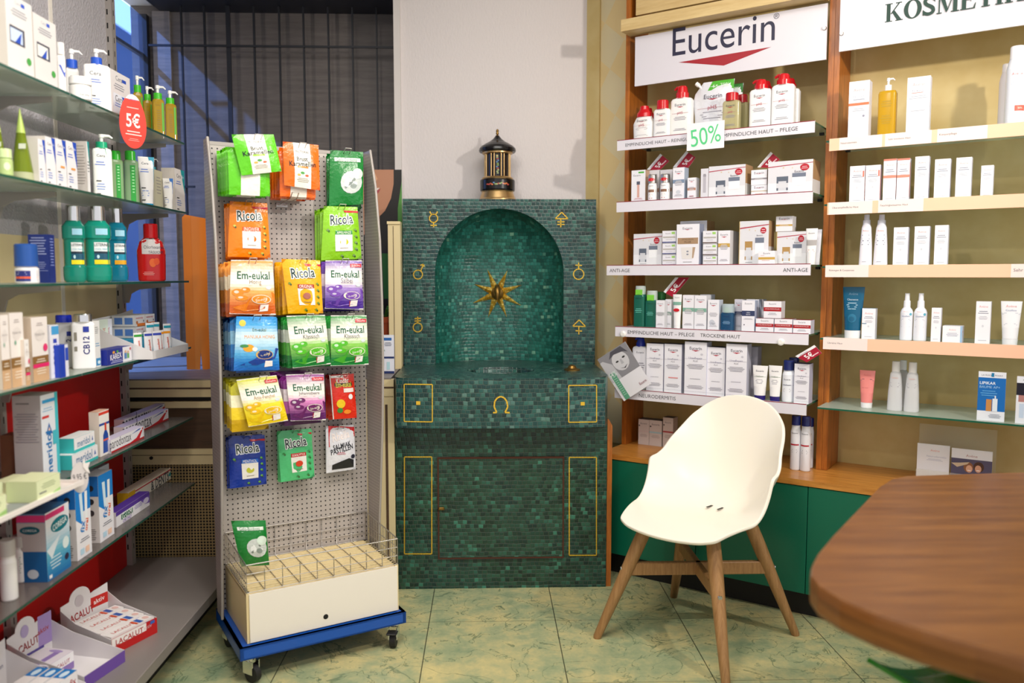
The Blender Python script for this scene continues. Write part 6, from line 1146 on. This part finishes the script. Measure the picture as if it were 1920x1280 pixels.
def tray(fr, s0, w, d0, dep, z, back, frontp, label, name='display_tray', wall='#e6e2e2', art=None, inner=None, lip=None, liptext=None, tooth=False, backtilt=.0):
    t = thing(name, label, 'display tray', fr.pt(s0+w/2, d0+dep/2, z+.0005), fr.a)
    m = M().box(-w/2, w/2, -dep/2, dep/2, 0, .002, inner or wall); m.obj('tray_base', t)
    for sd_ in (-1, 1):
        x = sd_*w/2; pr_ = [(-dep/2, 0), (-dep/2, frontp), (dep*.2, back*.55), (dep/2, back*.78), (dep/2, 0)]
        m = M().add([(x-.0008, a, b) for a, b in pr_]+[(x+.0008, a, b) for a, b in pr_], [(0, 1, 2, 3, 4), (9, 8, 7, 6, 5)]+[(i, (i+1) % 5, (i+1) % 5+5, i+5) for i in range(5)], wall); m.obj('side_flap', t)
    bo = M(); pts = [(-w/2, 0), (w/2, 0), (w/2, back), (w*.2, back*.93)]+([(w*.16-w*.02, back*.94)] if 0 else [])+[(-w*.1+w*.22*cos(a_*pi/10), back*.9+w*.2*sin(a_*pi/10)) for a_ in range(11)]*(1 if tooth else 0)+[(-w/2, back*.86)]
    bo.prism(pts, dep/2-.001, dep/2+.001, wall)
    if art: bo.art(art, w, back, lambda x, zz_, o: (x, dep/2-.001-o, zz_))
    bo.obj('back_board', t)
    fb = M().box(-w/2, w/2, -dep/2-.0015, -dep/2, 0, frontp, lip or wall)
    if liptext: fb.art(liptext, w, frontp, lambda x, q, o: (x, -dep/2-.0015-o, q))
    fb.obj('front_lip', t); return t
TR = Frame(-1.117, 2.755, radians(88))
tray(TR, 0, .30, 0, .20, ZL[4], .155, .028, 'white and cyan stepped display tray of baby toothpastes at right end of fourth glass shelf', inner='#1a9ac0')
TI = Frame(TR.o.x, TR.o.y, TR.a)
def TC(s, d, dz, w, dep, h, art, label, front='#eceaec', side='#dcd6d2', fr=TI, z=ZL[4], rot=0, top=None, name='carton', sides=None, group=None):
    m = M().box(-w/2, w/2, -dep/2, dep/2, 0, h, side); m.art([('r', 0, 0, 1, 1, front)]+art, w, h, lambda x, zz_, o: (x, -dep/2-o, zz_))
    if top: m.art(top, w, dep, lambda x, zz_, o: (x, zz_-dep/2, h+o))
    if sides: m.art(sides, dep, h, lambda x, zz_, o: (-w/2-o, -x, zz_))
    return m.obj(name, None, fr.pt(s, d, z+dz+.003), fr.a+rot, label=label, cat='box', group=group)
tst = M().box(.004-.15, .292-.15, .095-.1, .196-.1, .0025, .062, '#1a9ac0'); o = tst.obj('step_insert', None, TR.pt(.15, .1, ZL[4]), TR.a, label='cyan cardboard step inside the white display tray', cat='cardboard insert')
wk = [('T', 'weleda', .45, .74, .62, '#5a5560', 0, .03), ('r', .2, .0, .8, .26, '#e8802a'), ('e', .18, .35, .1, .16, '#c87a4a'), ('e', .85, .45, .04, .1, '#334')]
for i, (s_, dz, lab, bc) in enumerate(((.16, .060, 'lower left baby toothpaste carton on the cyan step', '#2aa0b0'), (.16, .100, 'upper left baby toothpaste carton on the cyan step', '#e8802a'), (.24, .060, 'lower right baby toothpaste carton on the cyan step', '#2aa0b0'), (.24, .100, 'upper right baby toothpaste carton on the cyan step', '#e8802a'))):
    w2 = [('T', 'neneke-baby' if 0 else 'nenedent-baby', .45, .74, .72, '#c8404a', 0, .02), ('r', .2, .0, .8, .26, bc), ('e', .18, .35, .1, .16, '#c87a4a'), ('e', .85, .45, .04, .1, '#334')]
    TC(s_, .15, dz, .075, .08, .038, w2, lab, sides=[('r', .1, .2, .35, .6, '#5a80c0'), ('r', .55, .2, .35, .6, '#5a80c0')])
def TT(s, d, dz, w, h, c, label, fr=TI, z=ZL[4]):
    rg = [(0, w*.42, w*.3, 2), (h*.3, w*.45, w*.24, 2), (h*.9, w*.5, .0015, 2), (h, w*.5, .001, 2)]; sf = surfL(rg)
    t = thing('toothpaste_tube', label, 'tube', fr.pt(s, d, z+dz+.003), fr.a-.5, 'toothpaste tubes in the display tray')
    m = M().loft(rg, '#eeecec', 'gloss', 16); m.art([('r', .06, .84, .88, .09, c), ('T', 'nenedent', .5, .42, h/w*.55, '#d8502a', pi/2, .03), ('r', .1, .03, .8, .1, c)], w, h, lambda x, zz_, o: sf(x, zz_, o+.0004), sub=3); m.obj('body', t)
for i, (s_, d_, dz, c, nm) in enumerate(((.03, .06, 0, '#3a9a3a', 'green-striped tube, leftmost in the tray'), (.075, .045, 0, '#3a4ab0', 'blue-striped narrow tube beside the green-striped one'), (.11, .03, 0, '#3a4ab0', 'blue-striped wide tube in front row of the tray'), (.155, .04, 0, '#f09a20', 'left orange-striped tube in front row of the tray'), (.20, .035, 0, '#f09a20', 'right orange-striped tube in front row of the tray'), (.17, .08, .012, '#2a9ab0', 'left teal-striped tube in rear row of the tray'), (.215, .08, .012, '#2a9ab0', 'middle teal-striped tube in rear row of the tray'), (.265, .06, .004, '#2a9ab0', 'rightmost teal-striped tall tube in the tray'))):
    TT(s_, d_, dz, .034 if i != 2 else .038, .085 if i < 5 else .098, c, nm)
for i, s_ in enumerate((.012, .04)):
    M().box(-.018, .018, 0, .0015, 0, .13, ('#dfe8d8', '#e8e6ee')[i]).art([('r', 0, 0, 1, .4, ('#8ac05a', '#eceaf2')[i]), ('T', 'nenedent', .5, .5, 2, '#c8503a', pi/2)], .036, .13).obj('leaflet', None, TR.pt(s_+.01, .17, ZL[4]+.004), TR.a-.4, label=('pale green', 'white')[i]+' leaflet standing in the rear left of the display tray', cat='leaflet')
z = ZL[5]
LC(z, 78, 110, 737, .05, .075, [('r', .82, 0, .18, 1, '#4ac0cc'), ('r', .1, .9, .75, .04, '#3aa0d8'), ('L', .1, .83, .6, 2, .03, '#8ab8d8'), ('r', .05, .72, .4, .03, '#d03a3a'), ('p', [(.25, .52), (.62, .52), (.43, .66)], '#2a6ab0'), ('p', [(.35, .55), (.52, .55), (.43, .61)], '#f0c8b0'), ('T', 'meridol', .38, .29, 1.45, '#2a78b8', pi/2, .03), ('r', .62, .38, .3, .17, '#4ab8c8')], 'tall grey-sided mouthwash carton with vertical blue lettering against the red panel', front='#e2e6ee', side='#a9a6a8', sides=[('L', .06, .9, .6, 1, .05, '#777'), ('L', .06, .78, .85, 12, .03, '#86838a')])
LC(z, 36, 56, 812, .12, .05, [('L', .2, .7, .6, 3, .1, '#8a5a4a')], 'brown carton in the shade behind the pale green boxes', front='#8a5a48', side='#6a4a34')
md = [('T', 'meridol', .46, .55, .62, '#5a80a8', 0, .03, 1.2), ('r', 0, 0, 1, .2, '#3ab8b8'), ('p', [(.84, .4), (.92, .4), (.88, .75)], '#4a6ab0')]
def lying(x0, x1, ytop, dd, dz, h, dep, art, label, front='#eceaee', side='#3ab8b8', tp='#e9ecec', zz_=None):
    z_ = ZL[5] if zz_ is None else zz_; s0 = LEFT.hit(x0, ytop+20, dd)[0]; s1 = LEFT.hit(x1, ytop+20, dd)[0]
    m = M().box(-(s1-s0)/2, (s1-s0)/2, -dep/2, dep/2, 0, h, side); m.art([('r', 0, 0, 1, 1, front)]+art, s1-s0, h, lambda x, q, o: (x, -dep/2-o, q)); m.art([('r', 0, 0, 1, 1, tp)], s1-s0, dep, lambda x, q, o: (x, q-dep/2, h+o))
    return m.obj('carton', None, LEFT.pt((s0+s1)/2, dd+dep/2, z_+dz+.0005), LEFT.a, label=label, cat='box')
lying(134, 183, 822, .03, 0, .043, .045, md, 'lower one of two stacked teal-edged toothpaste cartons'); lying(138, 177, 800, .035, .044, .043, .045, md, 'upper one of two stacked teal-edged toothpaste cartons')
LC(z, 186, 205, 769, .03, .03, [('r', 0, .92, 1, .06, '#d84030'), ('r', 0, .68, 1, .05, '#2a4aa0'), ('p', [(.3, .05), (.9, .05), (.85, .45), (.7, .55), (.5, .55), (.35, .45)], '#1f4aa0'), ('r', .52, .55, .18, .17, '#d04028'), ('r', .35, .32, .5, .04, '#e8603a')], 'upright white carton with red top picturing a blue bottle', front='#ece8e4', side='#d8c8bc', top='#e8b8a0')
pdx = [('T', 'parodontax', .28, .55, .62, '#202030', 0, .01, 1.3), ('r', 0, .0, 1, .14, '#b01c24'), ('p', [(.55, .14), (.85, .14), (.95, .75), (.9, .75), (.75, .3)], '#c8202c'), ('p', [(.6, .75), (.86, .85), (.9, .95), (.82, .95)], '#3a5ab0'), ('e', .95, .85, .02, .08, '#d0303a')]
lying(207, 270, 795, .02, 0, .042, .035, pdx, 'white and red toothpaste carton with dark lettering, nearer front one', side='#d8d0d4', tp='#cfc8e0'); lying(232, 316, 772, .075, 0, .042, .035, pdx, 'white and red toothpaste carton with dark lettering, middle one', side='#d8c8cc', tp='#c0b8e0'); lying(232, 314, 765, .13, 0, .046, .035, pdx, 'white and red toothpaste carton with dark lettering, rearmost one', side='#c8a8ac', tp='#c0b8e0')
# white acrylic tray of pale green boxes
ty = Frame(-1.112, 1.76, radians(87)); t = thing('sample_tray', 'flat white plastic tray holding pale green cartons on the fifth glass shelf', 'tray', ty.pt(.22, .09, z+.0006), ty.a)
M().box(-.22, .22, -.09, .09, 0, .003, '#e8dcd6', 'gloss').box(-.22, .22, -.094, -.088, 0, .012, '#ece4e0', 'gloss').box(.216, .222, -.09, .09, 0, .012, '#ece4e0', 'gloss').box(-.1, .02, -.08, -.02, .003, .0036, '#8a8c94', 'gloss').obj('tray', t)
gr = [('L', .2, .75, .6, 3, .1, '#8a9a70'), ('r', .1, .35, .3, .06, '#556'), ('p', [(.5, 0), (1, 0), (1, .3), (.7, .2)], '#9fc878')]
for i, (s_, d_, w_, dp, h_, nm, dz) in enumerate(((.10, .05, .085, .07, .05, 'pale green low carton at the front left of the white tray', 0), (.29, .04, .10, .075, .052, 'pale green low carton at the right end of the white tray', 0), (.20, .125, .09, .07, .052, 'pale green low carton behind the other two in the tray', 0), (.12, .13, .08, .06, .075, 'taller pale green carton at left rear of the tray', 0), (.36, .135, .09, .06, .03, 'flat olive carton at right rear of the tray', 0))):
    TC(s_, d_, .002, w_, dp, h_, gr, nm, '#dfe6bc', '#cfd8a8', fr=ty, z=z, top=[('r', 0, 0, 1, 1, '#d4d8ac')])
# round price disc with star
EGd = Frame(-1.108, 2.205, radians(25)); (s0, _), (s1, _) = EGd.hit(133, 893, 0), EGd.hit(166, 893, 0); za_, zb_ = EGd.hit(150, 866, 0)[1], EGd.hit(150, 924, 0)[1]; w, h = s1-s0, za_-zb_; n = 32
m = M().prism([(cos(2*pi*i/n)*w/2, h/2+sin(2*pi*i/n)*h/2) for i in range(n)], 0, .0015, '#d3cdcb'); m.art([('T', '9,95 €', .5, .52, .8, '#22242e', .06, .0, 1.8)], w, h)
m.prism([(w*.2, h*.85), (w*.25, h*1.12), (w*.36, h*.95), (w*.62, h*.98), (w*.5, h*.8), (w*.6, h*.6), (w*.38, h*.7)], -.002, -.001, '#e8e2de')
m.obj('price_disc', None, EGd.pt((s0+s1)/2, 0, zb_), EGd.a, label='round grey price disc with a paper star below the white tray', cat='price tag')
z = ZL[6]
LV(z, 17, 47, 1007, .10, 'round', '#e6e2e0', 'slim white airless bottle with clear cap, right one of two at left edge', [('L', .55, .7, .35, 8, .06, '#6a8a7a')], '#cfcac6', 'flip', ratio=1, capfrac=.22, capw=.92, capmat='clear', rot=.1); LV(z, -8, 22, 1016, .06, 'round', '#e8e4e2', 'white airless bottle with clear cap cut off by the left picture edge', [], '#d6d0cc', 'flip', ratio=1, capfrac=.25, capw=.9, capmat='clear', rot=.1)
LC(z, 86, 131, 950, .02, .075, [('g', 0, 0, 1, 1, ['#1a6fb0', '#3a90c0', '#6ab8d0', '#c8dcea', '#e8e8ee', '#e8e8ee']), ('r', 0, .9, .8, .08, '#d83a78'), ('e', .58, .75, .38, .11, '#0f7888'), ('T', 'COREGA', .58, .75, .6, '#f0f4f4', .12, .04, 1.3), ('p', [(0, .45), (.6, .6), (.2, .3)], '#dfe8f0'), ('e', .8, .42, .14, .09, '#e0eef0'), ('e', .82, .2, .09, .05, '#2a2a4a'), ('L', .1, .3, .5, 4, .05, '#cfe6f0'), ('r', .05, .03, .12, .05, '#f0f0f4')], 'blue-green and white denture tablet carton with pink top edge', side='#6a8fb0', top='#2f5f8a',
   sides=[('r', 0, 0, 1, .45, '#1a5f9a'), ('r', 0, .45, 1, .42, '#b8b0b0'), ('r', 0, .88, 1, .1, '#d83a78'), ('e', .45, .76, .36, .06, '#0f5a6a'), ('T', 'COREGA', .45, .76, .5, '#e0e8ea'), ('e', .5, .12, .2, .07, '#c8d0d8')])
db = [('r', 0, .62, 1, .38, '#1f80d0'), ('p', [(0, .62), (.4, .62), (.4, .45), (0, .55)], '#1f80d0'), ('p', [(.35, .5), (.5, .5), (.45, .88), (.25, .88)], '#d8ecf8'), ('p', [(.6, .5), (.75, .5), (.8, .88), (.62, .88)], '#f0f4f8'), ('T', 'fix', .42, .42, .4, '#2a80c8', 1.3, .03), ('T', 'oral', .68, .42, .42, '#e8602a', 1.3, .03), ('L', .2, .25, .65, 2, .03, '#667'), ('r', .2, .05, .25, .08, '#b8d8ec'), ('r', .55, .05, .25, .08, '#f0c8b0')]
ds = [('r', 0, .7, 1, .3, '#1a6ab8'), ('e', .55, .82, .18, .045, '#2a2a30'), ('e', .55, .62, .18, .045, '#2a2a30'), ('e', .55, .45, .18, .045, '#3a3436'), ('L', .2, .2, .6, 6, .03, '#77706c')]
LC(z, 185, 212, 885, .03, .05, db, 'right tall blue and white carton with round holes on its side', side='#d0c8c4', sides=ds, top='#d0d4da'); LC(z, 142, 170, 905, .02, .05, db, 'left tall blue and white carton with round holes on its side', side='#d0c8c4', sides=ds, top='#3a78b8')
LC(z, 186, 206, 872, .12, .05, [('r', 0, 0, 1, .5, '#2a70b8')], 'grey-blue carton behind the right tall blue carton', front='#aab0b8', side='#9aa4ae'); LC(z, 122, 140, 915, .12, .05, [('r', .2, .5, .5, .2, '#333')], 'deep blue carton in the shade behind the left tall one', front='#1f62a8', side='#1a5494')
lying(216, 280, 915, .05, 0, .05, .035, [('r', 0, .72, 1, .28, '#5a3a9c'), ('p', [(.72, .72), (1, .72), (1, .2), (.85, .3)], '#7a60b8'), ('r', .14, .3, .33, .34, '#0f6a48'), ('T', 'G·U·M', .305, .47, .28, '#f0f4f0', 0, .04, 1.1), ('T', 'ORTHO', .3, .15, .24, '#7a50b0'), ('L', .52, .6, .25, 3, .1, '#8a7ac0'), ('e', .88, .52, .09, .2, '#dcd4ea')], 'white and purple toothpaste carton with dark green badge', side='#d8cfd0', tp='#5a3a9c', zz_=z)
lying(240, 332, 890, .12, 0, .046, .04, [('r', 0, .78, 1, .1, '#c82028'), ('T', '& DENTS', .62, .42, .38, '#28303a', 0, .03, 1.2), ('e', .86, .45, .06, .18, '#3aa0a0'), ('e', .9, .3, .05, .12, '#6ac0b8'), ('r', 0, 0, .12, 1, '#e8b820')], 'cream and red toothpaste carton with yellow end behind the purple one', front='#ece6d8', side='#e0b020', tp='#e0d4c0', zz_=z)
z = ZL[7]
# counter displays on the base shelf
F1 = Frame(-1.13, 2.413, radians(66)); lac = [('r', .62, .52, .38, .26, '#c82a22'), ('T', 'LACALUT', .40, .5, .56, '#a81c1c', .1, .04, 1.5), ('T', 'aktiv', .80, .66, .24, '#f4e8e4', .1, .03), ('r', .1, .28, .5, .02, '#a81c1c'), ('L', .1, .22, .4, 1, .04, '#6a6a8a'), ('e', .38, .84, .09, .14, '#c8c0c4')]
tray(F1, 0, .175, 0, .21, z, .135, .05, 'white and red toothpaste display tray standing foremost on the grey base shelf', art=lac, lip='#b81c1c', tooth=True, liptext=[('r', 0, .5, .75, .5, '#ece6e2'), ('T', 'LACALUT', .38, .68, .6, '#a81c1c', 0, .04), ('T', 'aktiv', .78, .7, .18, '#d8b8b8'), ('r', .84, .75, .1, .2, '#3a60b0')])
lk = [('r', .0, .0, 1, .5, '#b81c1c'), ('T', 'LACALUT', .4, .62, .6, '#a81c1c', 0, .06, 1.1), ('r', .78, .4, .1, .5, '#3a60b0')]
for i in range(4):
    TC(.088, .026+i*.043, .002, .165, .038, .048+.004*i, lk, ('frontmost', 'second', 'third', 'rearmost')[i]+' red and white toothpaste carton in the red display tray', fr=F1, z=z, side='#e8e0dc', top=[('r', 0, 0, 1, 1, '#f0ebe8'), ('T', 'LACALUT', .38, .55, .5, '#c03a2a', 0, .04), ('r', .68, .1, .1, .8, '#3a60b0'), ('r', .6, .1, .06, .8, '#d8502a'), ('e', .9, .5, .06, .3, '#e8c0b8')], front='#efe8e6')
F2 = Frame(-1.115, 2.215, radians(76)); lap = [('r', .68, .3, .32, .7, '#a890c8'), ('T', 'LACALUT', .38, .5, .62, '#9a2a2c', .1, .06, 1.4), ('T', 'aktiv', .8, .66, .26, '#b04a4a', .1, .03), ('r', .2, .26, .6, .06, '#5a4a9a'), ('e', .38, .84, .09, .14, '#b8a8d0')]
tray(F2, 0, .165, 0, .25, z, .135, .035, 'white and purple toothpaste display tray between the red and the plain one', art=lap, lip='#6a4a9c', tooth=True)
TC(.045, .16, .002, .10, .09, .05, [('r', 0, 0, 1, .4, '#8a70b0'), ('T', 'LACALUT', .5, .6, .7, '#a84a5a', 0, .05)], 'single purple and white toothpaste carton in the purple display tray', fr=F2, z=z, side='#c8b8d8', top=[('r', 0, 0, 1, 1, '#ece4ec'), ('r', 0, .3, .8, .2, '#9a80c0'), ('e', .85, .5, .08, .25, '#b09ad0')])
F3 = Frame(-1.13, 2.03, radians(80))
tray(F3, 0, .165, 0, .24, z, .14, .03, 'plain white display tray at the lower left corner of the picture', art=[('T', 'Sicherheit für die Dritten', .5, .45, .85, '#5a5a80', .08, .0, 1.4)])
for i in range(3):
    TC(.118+.0*i, .04+i*.042, .002, .09, .036, .06, [('T', 'Protefix', .5, .6, .85, '#a8202c', 0, .05, 1.2), ('r', 0, .1, 1, .2, '#e8e0de')], ('front', 'middle', 'rear')[i]+' adhesive cream carton with blue top in the plain white tray', fr=F3, z=z, side='#e6e0de', top=[('r', 0, 0, 1, 1, '#ece6e4'), ('r', .45, 0, .55, 1, '#1f78c0'), ('e', .7, .5, .2, .25, '#cfe4f2')])
